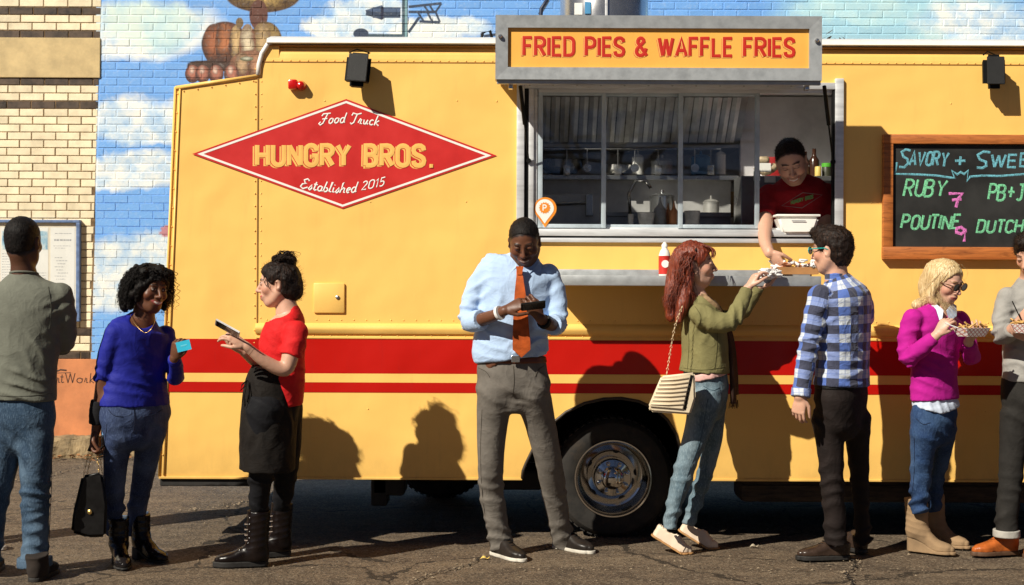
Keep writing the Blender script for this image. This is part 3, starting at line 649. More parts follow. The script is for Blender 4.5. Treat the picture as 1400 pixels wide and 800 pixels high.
# rub rail and lower ledge
s = MB(); prf = [(TY, tz(458)), (TY-.012, tz(457)), (TY-.024, tz(452)), (TY-.024, tz(449)), (TY-.012, tz(444.5)), (TY, tz(443))]
s.prism(prf, 'x', txx(350), TE); s.build('rub_rail', M_yel, truck, auto=40)
s = MB(); s.box((txx(350), TY-.006, tz(464)), (TE, TY, tz(461)), .002); s.box((txx(218.5), TY-.008, tz(656.5)), (ARX0, TY+.01, tz(653.5)), .002); s.box((ARX1, TY-.008, tz(656.5)), (TE, TY+.01, tz(653.5)), .002); s.build('ledge_strip', M_yel, truck)
# rivets
s = MB(); rv = []
for x in range(360, 1900, 12): rv.append((x, 84)); 
for x in range(365, 1900, 17): rv.append((x, 438.5))
for x in range(360, 1900, 23): rv.append((x, 460))
for y in range(96, 650, 17): rv += [(356.5, y), (348, y)] if y < 440 else [(348, y)]
for x in list(range(372, 700, 24))+list(range(1160, 1900, 31)): rv += [(x, 275)] if x % 2 else []
rng = random.Random(3)
for _ in range(46): rv.append((rng.choice(list(range(370, 700))+list(range(1150, 1900))), rng.choice([138, 139, 276, 277, 560, 561, 600])))
for y in range(130, 640, 26): rv.append((242-(y-120)*.037, y))
for x in range(250, 350, 19): rv.append((x, 128-(x-240)*.15))
for (x, y) in rv:
    c0 = (txx(x), TY, tz(y)); r0 = .0048
    s.lathe([(r0, .0), (r0*.85, -.002), (r0*.45, -.0034)], c0, 'y', 6)
tag(s.build('rivets', M_yel, truck, smooth=True), kind='stuff')
# little access door
s = MB(); s.box((txx(429), TY-.014, tz(429)), (txx(471.5), TY, tz(388)), .012); hat = s.build('access_door', M_yel, truck, auto=40)
s = MB(); s.lathe([(.011, 0), (.011, -.006), (.004, -.009)], (txx(462), TY-.014, tz(407.5)), 'y', 12); s.build('lock', M_steel, hat)
# red marker lamp
s = MB(); s.box((txx(394), TY-.05, tz(125)), (txx(407), TY, tz(111)), .012); s.lathe([(.028, 0), (.03, -.012), (.022, -.045), (.008, -.055)], (txx(411), TY, tz(119)), 'y', 14)
m_lamp = pbr('red_lamp_plastic', (.62, .008, .004), .2, var=.2, coat=.6, bmp=.4, bscale=90); s.build('marker_lamp', m_lamp, truck, auto=40)
# chassis, front bumper, underside
s = MB(); s.box((txx(219), TY+.01, tz(667)), (txx(352), TY+.25, tz(656.8)), .006); s.build('front_bumper', M_chas, truck)
s = MB()
for bb in (((txx(225), TY+.02), (ARX0, TY+2.15)), ((ARX0, TY+.8), (ARX1, TY+2.15)), ((ARX1, TY+.02), (TE, TY+2.15))): s.box((*bb[0], tz(655.5)), (*bb[1], tz(648)))
s.build('floor_underside', M_chas, truck)
s = MB()
for yy in (.5, 1.55): s.box((txx(440), TY+yy, tz(664)), (TE, TY+yy+.09, tz(655.6)))
s.box((txx(447), TY+.3, tz(664)), (txx(503), TY+.55, tz(655.6))); s.box((txx(452), TY+.3, tz(667)), (txx(456), TY+.33, tz(655.6)))
s.build('chassis_rail', M_chas, truck)
def tyre(cx, yf, r, wdt, name='wheel'):
    s = MB(); pr = [(r*.62, .012), (r*.66, .002), (r*.80, -.006), (r*.92, .004), (r*.985, .03), (r, .05), (r, wdt-.05), (r*.98, wdt-.02), (r*.6, wdt)]
    s.lathe([(a, h+yf) for a, h in pr], (cx, 0, r), 'y', 48, cap=False)
    for i in range(48):
        t = 2*math.pi*i/48
        for yy in (.045, .11, .17):
            c_ = Vector((cx+(r+.001)*math.cos(t), yf+yy, r+(r+.001)*math.sin(t)))
            if yy+.04 > wdt: continue
            d = Vector((math.cos(t), 0, math.sin(t))); e = Vector((-math.sin(t), 0, math.cos(t))); yv = Vector((0, 1, 0))
            b8 = [c_+e*(.014*a)+yv*(.022*b_)+d*(.006*g_-.003) for g_ in (0, 1) for b_ in (-1, 1) for a in (-1, 1)]
            s.add(b8, [(0, 2, 3, 1), (4, 5, 7, 6), (0, 1, 5, 4), (2, 6, 7, 3), (0, 4, 6, 2), (1, 3, 7, 5)])
    return s
# rear dual wheel
wy_ = TY+.11; dW = F/wy_; wcx = (838-700)/dW+.005; wr = 82/dW
RT = wr
wh = tyre(wcx, wy_, RT, .22); wheel = wh.build('wheel', M_rub, truck, auto=35)
ins = tyre(wcx, wy_+.26, RT, .22); ins.build('inner_tyre', M_rub, wheel, auto=35)
rr_ = 53.5/dW; s = MB()
s.lathe([(rr_*.965, wy_+.012), (rr_*1.0, wy_-.002), (rr_*.985, wy_-.012), (rr_*.95, wy_-.012), (rr_*.915, wy_+.006), (rr_*.90, wy_+.03), (rr_*.86, wy_+.10), (rr_*.80, wy_+.135), (rr_*.62, wy_+.15), (rr_*.50, wy_+.14), (rr_*.47, wy_+.10)], (wcx, 0, RT), 'y', 64, cap=False)
s.build('rim', M_chrome, wheel, auto=30)
s = MB(); s.lathe([(rr_*.52, wy_+.12), (rr_*.50, wy_+.05), (rr_*.46, wy_+.03), (rr_*.30, wy_+.022), (rr_*.285, wy_-.0), (rr_*.26, wy_-.02), (rr_*.18, wy_-.034), (rr_*.06, wy_-.040)], (wcx, 0, RT), 'y', 48); s.build('hub_cap', M_chrome, wheel, auto=30)
for i in range(8):
    s = MB(); t = 2*math.pi*(i+.4)/8; s.lathe([(.013, wy_+.045), (.013, wy_+.005), (.010, wy_-.004), (.003, wy_-.007)], (wcx+rr_*.385*math.cos(t), 0, RT+rr_*.385*math.sin(t)), 'y', 10); s.build('wheel_nut', M_chrome, wheel, auto=35)
for i in range(5):
    s = MB(); t = 2*math.pi*(i+.1)/5; s.lathe([(.024, wy_+.1485), (.0235, wy_+.1465)], (wcx+rr_*.69*math.cos(t), 0, RT+rr_*.69*math.sin(t)), 'y', 14); s.build('rim_hole', M_chas, wheel)
# the other wheels, seen only as dark shapes beneath the body
for (px, yy) in ((838, TY+1.55),):
    w2 = tyre(wcx, yy, RT, .22).build('wheel', M_rub, truck, auto=35)
for yy in (TY+1.62,):
    s = tyre(txx(585), yy, RT*1.0, .22); s.build('wheel', M_rub, truck, auto=35)
s = MB(); s.box((txx(501), TY+.30, tz(704)), (txx(524), TY+.5, tz(655.6)), .01); s.box((txx(501), TY+.3, tz(690)), (txx(549), TY+.55, tz(655.6)), .02); s.build('battery_box', M_chas, truck)
s = MB(); s.box((txx(620), TY+1.0, tz(668)), (txx(652), TY+1.25, tz(655.6)), .02); s.build('exhaust_box', M_chas, truck)
s = MB(); s.box((txx(655), TY+.42, tz(685)), (txx(745), TY+.8, tz(655.6)), .02); s.build('fuel_tank', M_chas, truck)
s = MB(); s.box((txx(1022), TY+.22, tz(694)), (TE, TY+.5, tz(655.6)), .035); s.box((txx(1022), TY+.21, tz(671)), (TE, TY+.23, tz(669.5))); s.build('storage_box', pbr('dusty_brown_box', (.05, .033, .022), .8, var=.4, vscale=10, bmp=.5, bscale=25, dirt=.5, stretch=(1, 1, 5)), truck)
# ---- hatch frame
s = MB()
def fr(x0, y0, x1, y1, a, b_, bev=.003): s.box((txx(x0), TY-a, tz(y1)), (txx(x1), TY+b_, tz(y0)), bev)
s.m = 0
fr(705.5, 114, 716, 330, .022, .03); fr(1140, 106, 1151.5, 330, .022, .03); fr(706, 324.5, 1151, 331, .022, .03); fr(706, 313, 1150, 322.5, .034, .06); fr(716, 112, 1140, 121, .02, .04)
hf = s.build('hatch_frame', M_alu, truck, auto=40)
s = MB(); fr(716, 121, 722, 313, .004, .03); fr(1137, 121, 1140, 313, .012, .03); fr(716, 322.6, 1140, 324.4, .006, .02, 0); s.build('rubber_seal', M_black, hf)
s = MB(); fr(722, 121, 729, 313, .012, .05); fr(729, 121, 734, 313, -.005, .05); s.build('jamb_strip', M_alu, hf, auto=40)
# window sashes: three panes and the open bay
M_sash = pbr('grey_sash', (.52, .60, .65), .4, .2, var=.12)
fr_y = {0: -.01, 1: -.035, 2: -.01}
panes = [(735, 828, 0), (822, 934, 1), (927, 1038, 0)]
for (x0, x1, k) in panes:
    a = -.004 if k == 0 else -.034
    s = MB(); lw = 6.2
    s.box((txx(x0), TY-a, tz(311)), (txx(x0+lw), TY-a+.025, tz(126)), .002); s.box((txx(x1-lw), TY-a, tz(311)), (txx(x1), TY-a+.025, tz(126)), .002)
    s.box((txx(x0+lw), TY-a+.001, tz(130)), (txx(x1-lw), TY-a+.024, tz(126)), .002); s.box((txx(x0+lw), TY-a+.001, tz(311)), (txx(x1-lw), TY-a+.024, tz(306)), .002)
    sa = s.build('sash', M_sash, truck, auto=40)
    s = MB(); s.add([(txx(x0+lw), TY-a+.010, tz(306)), (txx(x1-lw), TY-a+.010, tz(306)), (txx(x1-lw), TY-a+.010, tz(130)), (txx(x0+lw), TY-a+.010, tz(130))], [(0, 1, 2, 3)]); s.build('pane', M_glass, sa)
s = MB(); s.box((txx(735), TY+.005, tz(126)), (txx(1140), TY+.08, tz(119)), .002); s.box((txx(735), TY+.03, tz(314)), (txx(1140), TY+.11, tz(310)), .002); s.build('window_track', M_alu, truck, auto=40)
# map pin sticker on the glass
PXc, PZc = txx(745), tz(285); s = MB(); ys = TY-.0
def disc(mb, cx, cz, r, y, n=24, pin=0):
    v = [(cx+r*math.sin(2*math.pi*i/n), y, cz+r*math.cos(2*math.pi*i/n)) for i in range(n)]
    if pin: v = [(x, yy, z) if z > cz-r*.5 else (cx+(x-cx)*max(0, 1-((cz-r*.5)-z)/(r*.62))**.9, yy, cz-r*.5-((cz-r*.5)-z)*pin) for x, yy, z in v]
    mb.add(v, [tuple(range(n))])
pin = empty('map_pin_sticker', (PXc, TY, PZc), 'orange and white map pin sticker with letter P on the serving window', 'sticker')
m_or = pbr('orange_vinyl', (.86, .27, .02), .5, var=.04, bmp=0); m_wv = pbr('white_vinyl', (.88, .86, .80), .5, var=.03, bmp=0)
s = MB(); disc(s, PXc, PZc, 15.5/KT, TY+.0012, 32, 2.3); s.build('pin_outline', m_or, pin)
s = MB(); disc(s, PXc-.003, PZc+.001, 12.5/KT, TY-.0002, 32, 2.3); s.build('pin_body', m_wv, pin)
s = MB(); n = 28; s.add([(PXc-.003+(8.2 if i % 2 else 6.6)/KT*math.sin(2*math.pi*i/n), TY-.0016, PZc+.004+(8.2 if i % 2 else 6.6)/KT*math.cos(2*math.pi*i/n)) for i in range(n)], [tuple(range(n))]); s.build('pin_gear', m_or, pin)
s = MB(); text(s, 'P', PXc-.012, PXc+.006, PZc-.012, .032, .007, .001, TY-.0018); s.build('letter_mark', m_wv, pin)
# ---- awning: flap with the sign along its front edge
SD = .55; sy = TY-SD; KS = F/sy
def sx(px): return (px-700)/KS
def sz(py): return CH+(391-py)/KS
aw = MB()
zf = sz(112.8); aw.prism([(sy+.05, zf), (sy+.05, zf+.03), (TY-.008, tz(115.5)+.025), (TY-.008, tz(115.5))], 'x', sx(680), sx(1119)); awn = aw.build('awning_flap', M_alu, truck, auto=40)
s = MB()
for x in range(690, 1115, 33): s.lathe([(.006, 0), (.006, -.004), (.002, -.006)], (sx(x), sy+.1, sz(112.8)+.002), 'z', 6)
s.box((sx(678), sy+.02, sz(113.6)), (sx(1122), sy+.05, sz(108.8))); s.build('flap_edge', M_galv, awn)
s = MB(); yS0, yS1 = 20.5, 108.5; xS0, xS1 = 676, 1122.5; fwd = 17
# bevelled picture frame
o_ = [(xS0, yS0), (xS1, yS0), (xS1, yS1), (xS0, yS1)]; i_ = [(xS0+fwd, yS0+fwd), (xS1-fwd, yS0+fwd), (xS1-fwd, yS1-fwd), (xS0+fwd, yS1-fwd)]
vv = [(sx(a), sy, sz(b_)) for a, b_ in o_]+[(sx(a), sy+.004, sz(b_)) for a, b_ in i_]+[(sx(a), sy+.03, sz(b_)) for a, b_ in i_]+[(sx(a), sy+.09, sz(b_)) for a, b_ in o_]
for i in range(4):
    j = (i+1) % 4; s.add([vv[i], vv[j], vv[4+j], vv[4+i]], [(0, 1, 2, 3)]); s.add([vv[4+i], vv[4+j], vv[8+j], vv[8+i]], [(0, 1, 2, 3)]); s.add([vv[i], vv[j], vv[12+j], vv[12+i]], [(0, 1, 2, 3)])
s.add(vv[12:16], [(0, 1, 2, 3)])
sgf = s.build('sign_frame', M_galv, truck)
s = MB(); s.box((sx(xS0+fwd), sy+.022, sz(yS1-fwd)), (sx(xS1-fwd), sy+.032, sz(yS0+fwd))); s.build('sign_board', truck_paint('sign_yellow', (.90, .46, .09)), sgf)
m_dr = pbr('sign_red', (.55, .02, .008), .5, var=.05, bmp=0); m_lr = pbr('sign_shadow_red', (.62, .13, .05), .5, var=.05, bmp=0)
M_yp = pbr('yellow_print', (.88, .50, .12), .5, var=.04, bmp=0)
px0, px1, bl, hh = 713, 1085, 75.5, 27
letters(sgf, 'FRIED PIES & WAFFLE FRIES', sx(px0+2), sx(px1), sz(bl-1), (hh-3)/KS, [(-2.2/KS, -1.8/KS, 3.6/KS, sy+.0215, 0), (-.6/KS, -.6/KS, 5.6/KS, sy+.0207, 1), (0, 0, 4.8/KS, sy+.0199, 2)], [m_lr, M_yp, m_dr], track=.235)
s = MB()
for (x, y) in ((682.5, 50), (1115, 54)): s.lathe([(.012, 0), (.012, -.012), (.006, -.018)], (sx(x), sy, sz(y)), 'y', 8)
for x in (697, 1106): s.box((sx(x-3), sy+.06, sz(119)), (sx(x+3), sy+.11, sz(112)), .003)
tag(s.build('sign_bolt', M_steel, sgf), kind='stuff')
# gas struts
for (xa, xb_) in ((711.5, 722), (1127, 1137)):
    s = MB(); a = P(xa, 118, TY-.30); b_ = Vector((txx(xb_), TY-.02, tz(220))); mid = a.lerp(b_, .5)
    s.tube([a, mid], .011, 10); s.tube([mid, b_], .005, 8); s.lathe([(.014, -.01), (.014, .01)], b_, 'y', 8); s.build('gas_strut', M_black, truck, smooth=False)
# ---- counter shelf
cy = TY-.30; KC = F/cy
def cx_(px): return (px-700)/KC
def cz_(py): return CH+(391-py)/KC
s = MB(); s.box((cx_(742), cy, cz_(390)), (cx_(1123), cy+.02, cz_(376)), .004); s.box((cx_(742), cy+.02, cz_(380)), (cx_(1123), TY-.003, cz_(376)), .002); s.box((cx_(742), TY-.012, cz_(380)), (cx_(1123), TY-.002, cz_(367)), .002)
s.build('counter_shelf', M_galv, truck, auto=40)
# ---- diamond emblem
s = MB(); dm = [(262, 212.5), (472.5, 136.5), (678.5, 213), (468, 286.5)]
def inset(f, m=(470.5, 212)): return [(m[0]+(a-m[0])*f, m[1]+(b_-m[1])*f) for a, b_ in dm]
em = MB(); em.add([(txx(a), TY-.0040, tz(b_)) for a, b_ in dm], [(0, 1, 2, 3)]); emb = em.build('emblem', pbr('emblem_red', (.60, .022, .018), .4, var=.06, bmp=0, coat=.3), truck)
s = MB(); i0, i1 = inset(.965), inset(.925); vv = [(txx(a), TY-.0052, tz(b_)) for a, b_ in i0+i1]; s.add(vv, [(i, (i+1) % 4, 4+(i+1) % 4, 4+i) for i in range(4)]); s.build('emblem_border', m_wv, emb)
letters(emb, 'HUNGRY BROS', txx(351), txx(579), tz(227), 27/KT, [(-3.0/KT, -1.6/KT, 6.0/KT, TY-.0045, 0), (-.6/KT, -.45/KT, 7.0/KT, TY-.0053, 1), (0, 0, 6.4/KT, TY-.0061, 0)], [M_yp, pbr('emblem_red', (0, 0, 0))], track=.27)
s = MB(); s.stroke([(txx(589), tz(230)), (txx(589), tz(225))], 5/KT, .0012, TY-.008); s.build('full_stop', M_yp, emb)
s = MB(); text(s, '\u0192ood', txx(436), txx(470), tz(169), 14/KT, 1.7/KT, .001, TY-.006, slant=.3, arc=.0, track=.10)
text(s, '\u03c4ruck', txx(478), txx(517), tz(170), 14/KT, 1.7/KT, .001, TY-.006, slant=.3, track=.10)
text(s, '\u0190stablished', txx(410), txx(486), tz(262), 14/KT, 1.8/KT, .001, TY-.006, slant=.3, arc=-.0, track=.08)
text(s, '2015', txx(494), txx(524), tz(260), 11/KT, 1.6/KT, .001, TY-.006, slant=.25, track=.25)
# bend the hand lettering to the arc drawn on the truck
for i, (x, y, z) in enumerate(s.v):
    px = 700+x*KT; t = (px-475)/55
    if z > tz(212): s.v[i] = (x, y, z-(abs(t)**1.7)*5/KT+ (3/KT if abs(t) < .3 else 0)*0)
    else: s.v[i] = (x, y, z+((t*.9)**2)*6/KT - 3/KT + max(t, 0)*5/KT)
tag(s.build('script_lettering', m_wv, emb), 'white script reading Food Truck and Established 2015', kind='stuff')

# ============================================================ KITCHEN SEEN THROUGH THE HATCH
M_kwall = pbr('kitchen_wall', (.72, .69, .66), .5, .2, var=.15, bmp=.05)
s = MB(); kx0, kx1, ky0, ky1, kz0, kz1 = txx(690), txx(1420), TY+.05, TY+2.1, .845, ZR-.05
s.box((kx0, ky1, kz0), (kx1, ky1+.03, kz1)); s.box((kx0-.03, ky0, kz0), (kx0, ky1, kz1)); s.box((kx1, ky0, kz0), (kx1+.03, ky1, kz1)); s.box((kx0, ky0, kz1), (kx1, LY0, kz1+.03)); s.box((kx0, LY1, kz1), (kx1, ky1, kz1+.03)); s.box((kx0, LY0, kz1), (LX0, LY1, kz1+.03)); s.box((LX1, LY0, kz1), (kx1, LY1, kz1+.03)); s.box((kx0, ky0, kz0-.03), (kx1, ky1, kz0))
s.box((kx0, TY+.012, kz0), (txx(716), TY+.05, kz1)); s.box((txx(1140), TY+.03, kz0), (kx1, TY+.05, kz1)); s.box((kx0, TY+.012, kz0), (kx1, TY+.05, tz(331)))
s.build('interior_lining', M_kwall, truck)
def K(px, py, dy): return P(px, py, TY+dy)
# extraction hood with baffles
hy = TY+1.25
s = MB(); a = P(725, 118, hy); b_ = P(1010, 196, hy)
s.prism([(hy+.8, P(0, 110, hy).z), (hy+.1, P(0, 110, hy).z), (hy-.05, P(0, 128, hy).z), (hy+.30, b_.z+.02), (hy+.30, b_.z), (hy+.8, b_.z)], 'x', a.x, P(1022, 118, hy).x); hood = s.build('extraction_hood', M_dsteel, truck)
s = MB(); nb_ = 22
for i in range(nb_):
    x = a.x+(b_.x-a.x)*(i+.25)/nb_; z1_ = P(0, 131, hy).z; z2_ = b_.z+.03
    s.add([(x, hy-.052, z1_), (x+.028, hy-.070, z1_), (x+.056, hy-.052, z1_), (x, hy+.262, z2_), (x+.028, hy+.244, z2_), (x+.056, hy+.262, z2_)], [(0, 1, 4, 3), (1, 2, 5, 4)])
s.build('hood_baffle', pbr('pale_baffle', (.78, .77, .75), .35, .3, var=.15, bmp=0), hood)
# wall shelf with bowls, worktop, cold table
s = MB(); q = P(735, 239, TY+1.3); s.box((P(700, 239, TY+1.3).x, TY+1.3, q.z-.03), (P(1010, 239, TY+1.3).x, TY+1.75, q.z), .003); s.build('wall_shelf', M_steel, truck)
s = MB(); q = P(735, 296, TY+1.0); s.box((kx0+.02, TY+1.0, .9), (P(1000, 0, TY+1).x, TY+1.9, q.z)); s.box((kx0+.02, TY+.98, q.z), (P(1000, 0, TY+1).x, TY+1.95, q.z+.03), .003); s.build('worktop', M_dsteel, truck)
s = MB(); a = P(756, 279, TY+.95); s.tube([a, P(806, 277, TY+.95)], .012, 8); s.box((P(802, 0, TY+.9).x, TY+.9, P(0, 292, TY+.9).z), (P(812, 0, TY+.9).x, TY+1.0, P(0, 262, TY+.9).z), .004); s.build('oven_handle', M_steel, truck)
s = MB(); s.box((P(735, 0, TY+.98).x, TY+.97, P(0, 310, TY+.98).z), (P(822, 0, TY+.98).x, TY+1.4, P(0, 262, TY+.98).z), .01); s.build('oven', pbr('pale_steel', (.62, .60, .58), .35, .3, var=.1), truck)
def bowl(px, py, dy, r, label):
    c_ = P(px, py, TY+dy); s = MB(); h = r*.62; s.lathe([(r*.35, 0), (r*.6, .004), (r*.9, h*.5), (r, h), (r*1.03, h+.003), (r*.98, h-.002), (r*.86, h*.5), (r*.55, .01), (.001, .008)], c_, 'z', 28, cap=False); s.keep = False
    tag(s.build('mixing_bowl', M_chrome, org=c_, auto=40), label, 'bowl')
bowl(768, 239, 1.45, .155, 'large shiny steel mixing bowl on the kitchen shelf behind the first pane'); bowl(842, 239, 1.45, .10, 'smaller steel bowl on the kitchen shelf behind the second pane')
s = MB(); a = P(862, 300, TY+.7); s.tube([a, a+Vector((-.01, 0, .16)), a+Vector((.03, -.02, .24)), a+Vector((.09, -.04, .24)), a+Vector((.12, -.05, .19))], .011, 8); tag(s.build('tap', M_chrome, org=a, smooth=True), 'curved chrome tap over the worktop inside the truck', 'tap')
# pots, tins and tools crowding the kitchen
def pot(px, base, dy, w_, h_, mat, label, name='cooking_pot', cat='pot', lid=True):
    c_ = P(px, base, TY+dy); k = (TY+dy)/F; r, h = w_*k/2, h_*k; s = MB(); s.lathe([(r, 0), (r, h), (r*1.04, h), (r*1.04, h+.006), (r*.9, h+.008)], c_, 'z', 24); o = tag(s.build(name, mat, org=c_, auto=40), label, cat)
    if lid: s = MB(); s.lathe([(r*1.02, h+.009), (r*.7, h+.022), (r*.15, h+.03), (r*.12, h+.05), (.001, h+.052)], c_, 'z', 24); s.build('lid', mat, o, auto=40)
m_tin = pbr('dull_tin', (.45, .43, .40), .4, .4, var=.2); m_box = pbr('brown_cardboard', (.32, .20, .10), .8, var=.2); m_wht = pbr('white_tub', (.70, .68, .64), .5, var=.1); m_bl = pbr('blue_tub', (.06, .16, .30), .5)
pot(905, 239, 1.45, 30, 17, m_tin, 'lidded tin pot on the kitchen shelf in the middle pane')
pot(872, 239, 1.5, 16, 22, m_wht, 'round white tub between the steel bowl and the tin pot', 'storage_tub', 'tub'); pot(958, 239, 1.45, 26, 22, m_bl, 'blue tub on the kitchen shelf behind the third pane', 'storage_tub', 'tub'); pot(985, 239, 1.5, 14, 26, m_wht, 'tall white tub at the right end of the kitchen shelf', 'storage_tub', 'tub')
pot(790, 296, 1.2, 30, 20, m_tin, 'lidded pot on the worktop behind the first pane'); pot(905, 296, 1.25, 34, 26, M_steel, 'large steel pot on the worktop behind the squeeze bottles'); pot(972, 296, 1.2, 22, 18, m_tin, 'small tin pot on the worktop behind the third pane')
for (px, w_, h_, lb) in ((933, 22, 30, 'brown cardboard box on the worktop left of the third pane'), (998, 20, 34, 'taller brown cardboard box at the right end of the worktop')):
    c_ = P(px, 296, TY+1.5); k = (TY+1.5)/F; s = MB(); s.box((c_.x-w_*k/2, c_.y, c_.z), (c_.x+w_*k/2, c_.y+.15, c_.z+h_*k), .003); tag(s.build('cardboard_box', m_box, org=c_), lb, 'box')
s = MB(); a = P(745, 204, TY+1.28); b_ = P(985, 204, TY+1.28); s.tube([a, b_], .006, 8); s.build('utensil_rail', M_steel, truck)
for i, (px, kind_) in enumerate(((775, 0), (803, 1), (845, 0), (868, 1), (900, 0), (950, 1), (972, 0))):
    c_ = P(px, 204, TY+1.26); s = MB(); s.tube([c_, c_-Vector((0, 0, .11))], .004, 6)
    if kind_: s.lathe([(.028, -.012), (.026, 0), (.001, .004)], c_-Vector((0, 0, .125)), 'y', 12)
    else: s.box((c_.x-.022, c_.y-.003, c_.z-.17), (c_.x+.022, c_.y+.003, c_.z-.105), .002)
    tag(s.build('ladle' if kind_ else 'spatula', M_steel, org=c_, auto=40), 'steel %s hanging %s on the rail under the hood' % ('ladle' if kind_ else 'spatula', ['first', 'second', 'third', 'fourth', 'fifth', 'sixth', 'last'][i]), 'utensil', 'utensils hanging under the hood')
s = MB(); c_ = P(760, 256, TY+1.1); s.box((P(738, 0, TY+1.42).x, TY+1.42, P(0, 292, TY+1.42).z), (P(1000, 0, TY+1.42).x, TY+1.45, P(0, 243, TY+1.42).z)); s.build('splashback', pbr('pale_steel', (0, 0, 0)), truck)
# things standing on the inner sill
def sillz(): return tz(310)+.001
def cup(px, w_, h_, mat, label, flare=.75, dy=.16):
    c_ = Vector(((px-700)*(TY+dy)/F, TY+dy, sillz())); r = w_*(TY+dy)/F/2; h = h_*(TY+dy)/F; s = MB()
    s.lathe([(r*flare, 0), (r, h), (r*.93, h), (r*flare*.93, .006)], c_, 'z', 16); return tag(s.build('plastic_cup', mat, org=c_, auto=40), label, 'cup')
s = MB(); s.box((txx(735), TY+.09, tz(314)), (txx(1140), TY+.45, tz(310)), .003); s.build('inner_sill', M_steel, truck)
m_cup = pbr('frosted_plastic', (.55, .50, .46), .35, var=.2, vscale=20); m_caramel = pbr('sauce_orange', (.55, .20, .07), .4, var=.1); m_squeeze = pbr('clear_bottle', (.42, .40, .38), .3, var=.2)
cup(883, 25, 21, m_cup, 'wide frosted cup standing inside the middle pane', .7)
cup(946, 22, 24, m_cup, 'tall frosted cup standing inside the third pane', .8)
cup(862, 8, 19, m_cup, 'thin frosted cup left of the wide cup inside the middle pane', .9)
def sqz(px, dy, w_, h_, mat, label):
    c_ = Vector(((px-700)*(TY+dy)/F, TY+dy, sillz())); r = w_*(TY+dy)/F/2; h = h_*(TY+dy)/F; s = MB(); s.lathe([(r, 0), (r*1.02, h*.5), (r, h*.62), (r*.45, h*.72), (r*.3, h*.78), (r*.1, h)], c_, 'z', 14); tag(s.build('squeeze_bottle', mat, org=c_, auto=50), label, 'bottle')
sqz(902, .25, 17, 44, m_squeeze, 'clear squeeze bottle with pointed nozzle inside the middle pane')
sqz(921, .2, 12, 38, m_caramel, 'brown sauce bottle behind the window post'); sqz(913, .3, 12, 36, m_caramel, 'second brown sauce bottle, just left of the window post')
# right bay: pale hood back, condiments shelf
s = MB(); a0_ = P(1030, 133, TY+1.0); s.box((a0_.x, TY+1.5, P(0, 262, TY+1.5).z), (kx1-.01, TY+1.56, P(0, 128, TY+1.5).z)); s.build('bay_backboard', pbr('pale_splashback', (.85, .80, .80), .5, var=.2, vscale=2.5, bmp=.2, bscale=6), truck)
shz = P(0, 236, TY+1.2).z; s = MB(); s.box((P(1030, 0, TY+1.2).x, TY+1.2, shz-.03), (P(1250, 0, TY+1.2).x, TY+1.5, shz), .003); s.build('condiment_shelf', M_steel, truck)
def shelf_item(name, px, w_, h_, mat, label, cat, shape='box', base=236, dy=1.26, lid=None):
    c_ = P(px, base, TY+dy); c_.z = shz+.001 if base == 236 else c_.z; k = (TY+dy)/F; s = MB(); r = w_*k/2; h = h_*k
    if shape == 'box': s.box((c_.x-r, c_.y-r*.8, c_.z), (c_.x+r, c_.y+r*.8, c_.z+h), .006)
    elif shape == 'bottle': s.lathe([(r, 0), (r, h*.58), (r*.5, h*.72), (r*.38, h*.78), (r*.38, h), (r*.001, h)], c_, 'z', 14)
    else: s.lathe([(r, 0), (r, h*.9), (r*.8, h), (.001, h)], c_, 'z', 16)
    o = tag(s.build(name, mat, org=c_, auto=40), label, cat)
    if lid:
        s = MB(); s.lathe([(r*1.05, h*.72), (r*1.05, h), (r*.9, h*1.02), (.001, h*1.02)], c_, 'z', 16); s.build('lid', lid, o, auto=40)
    return o
m_dred = pbr('dark_red_plastic', (.35, .02, .02), .4); m_bb = pbr('brown_glass', (.05, .02, .012), .15, var=.2); m_green = pbr('green_lid', (.12, .50, .05), .4); m_tan = pbr('bread_bag', (.52, .40, .25), .5, var=.3, vscale=25, bmp=.6, bscale=30)
shelf_item('storage_tub', 1058, 22, 26, m_dred, 'dark red tub behind the server, left of his head', 'tub')
shelf_item('sauce_bottle', 1101, 12, 34, m_bb, 'dark brown sauce bottle on the shelf right beside the server\'s head', 'bottle', 'bottle')
shelf_item('sauce_bottle', 1113, 14, 38, m_bb, 'taller dark brown sauce bottle, second from the server\'s head', 'bottle', 'bottle')
shelf_item('spice_jar', 1118.5, 9, 13, pbr('yellow_label', (.75, .55, .15), .5), 'small yellow labelled jar in front of the dark bottles', 'jar', 'jar', dy=1.22)
shelf_item('spice_jar', 1130, 13, 18, pbr('dark_jar', (.05, .05, .03), .4), 'jar with a bright green lid at the end of the shelf', 'jar', 'jar', lid=m_green)
s = MB(); c_ = P(1046, 236, TY+1.0); tb = empty('bread_bags', c_, 'crumpled tan bread bags piled beside the server', 'bags')
for i in range(7):
    a = c_+Vector((rr.uniform(-.05, .06), rr.uniform(-.03, .03), rr.uniform(.0, .09))); bm = bmesh.new(); bmesh.ops.create_icosphere(bm, subdivisions=2, radius=1)
    for q in bm.verts: q.co = Vector((q.co.x*.04, q.co.y*.03, q.co.z*.025))*(1+.25*math.sin(q.co.x*9+i)*math.cos(q.co.z*7))+a
    s.bm(bm)
s.build('bread_bag', m_tan, tb, smooth=True)
s = MB()
for (x, y, w_, h_) in ((1046, 229, 16, 12), (1053, 245, 15, 9), (1035, 240, 9, 14)):
    a = P(x, y, TY+.85); k = (TY+.85)/F; s.box((a.x-w_*k/2, a.y, a.z-h_*k/2), (a.x+w_*k/2, a.y+.01, a.z+h_*k/2)); s.stroke([(a.x-w_*k*.25, a.z+.005), (a.x+w_*k*.25, a.z+.005)], 2*k, .001, a.y-.001) if False else None
s.build('price_card', m_wv, truck)
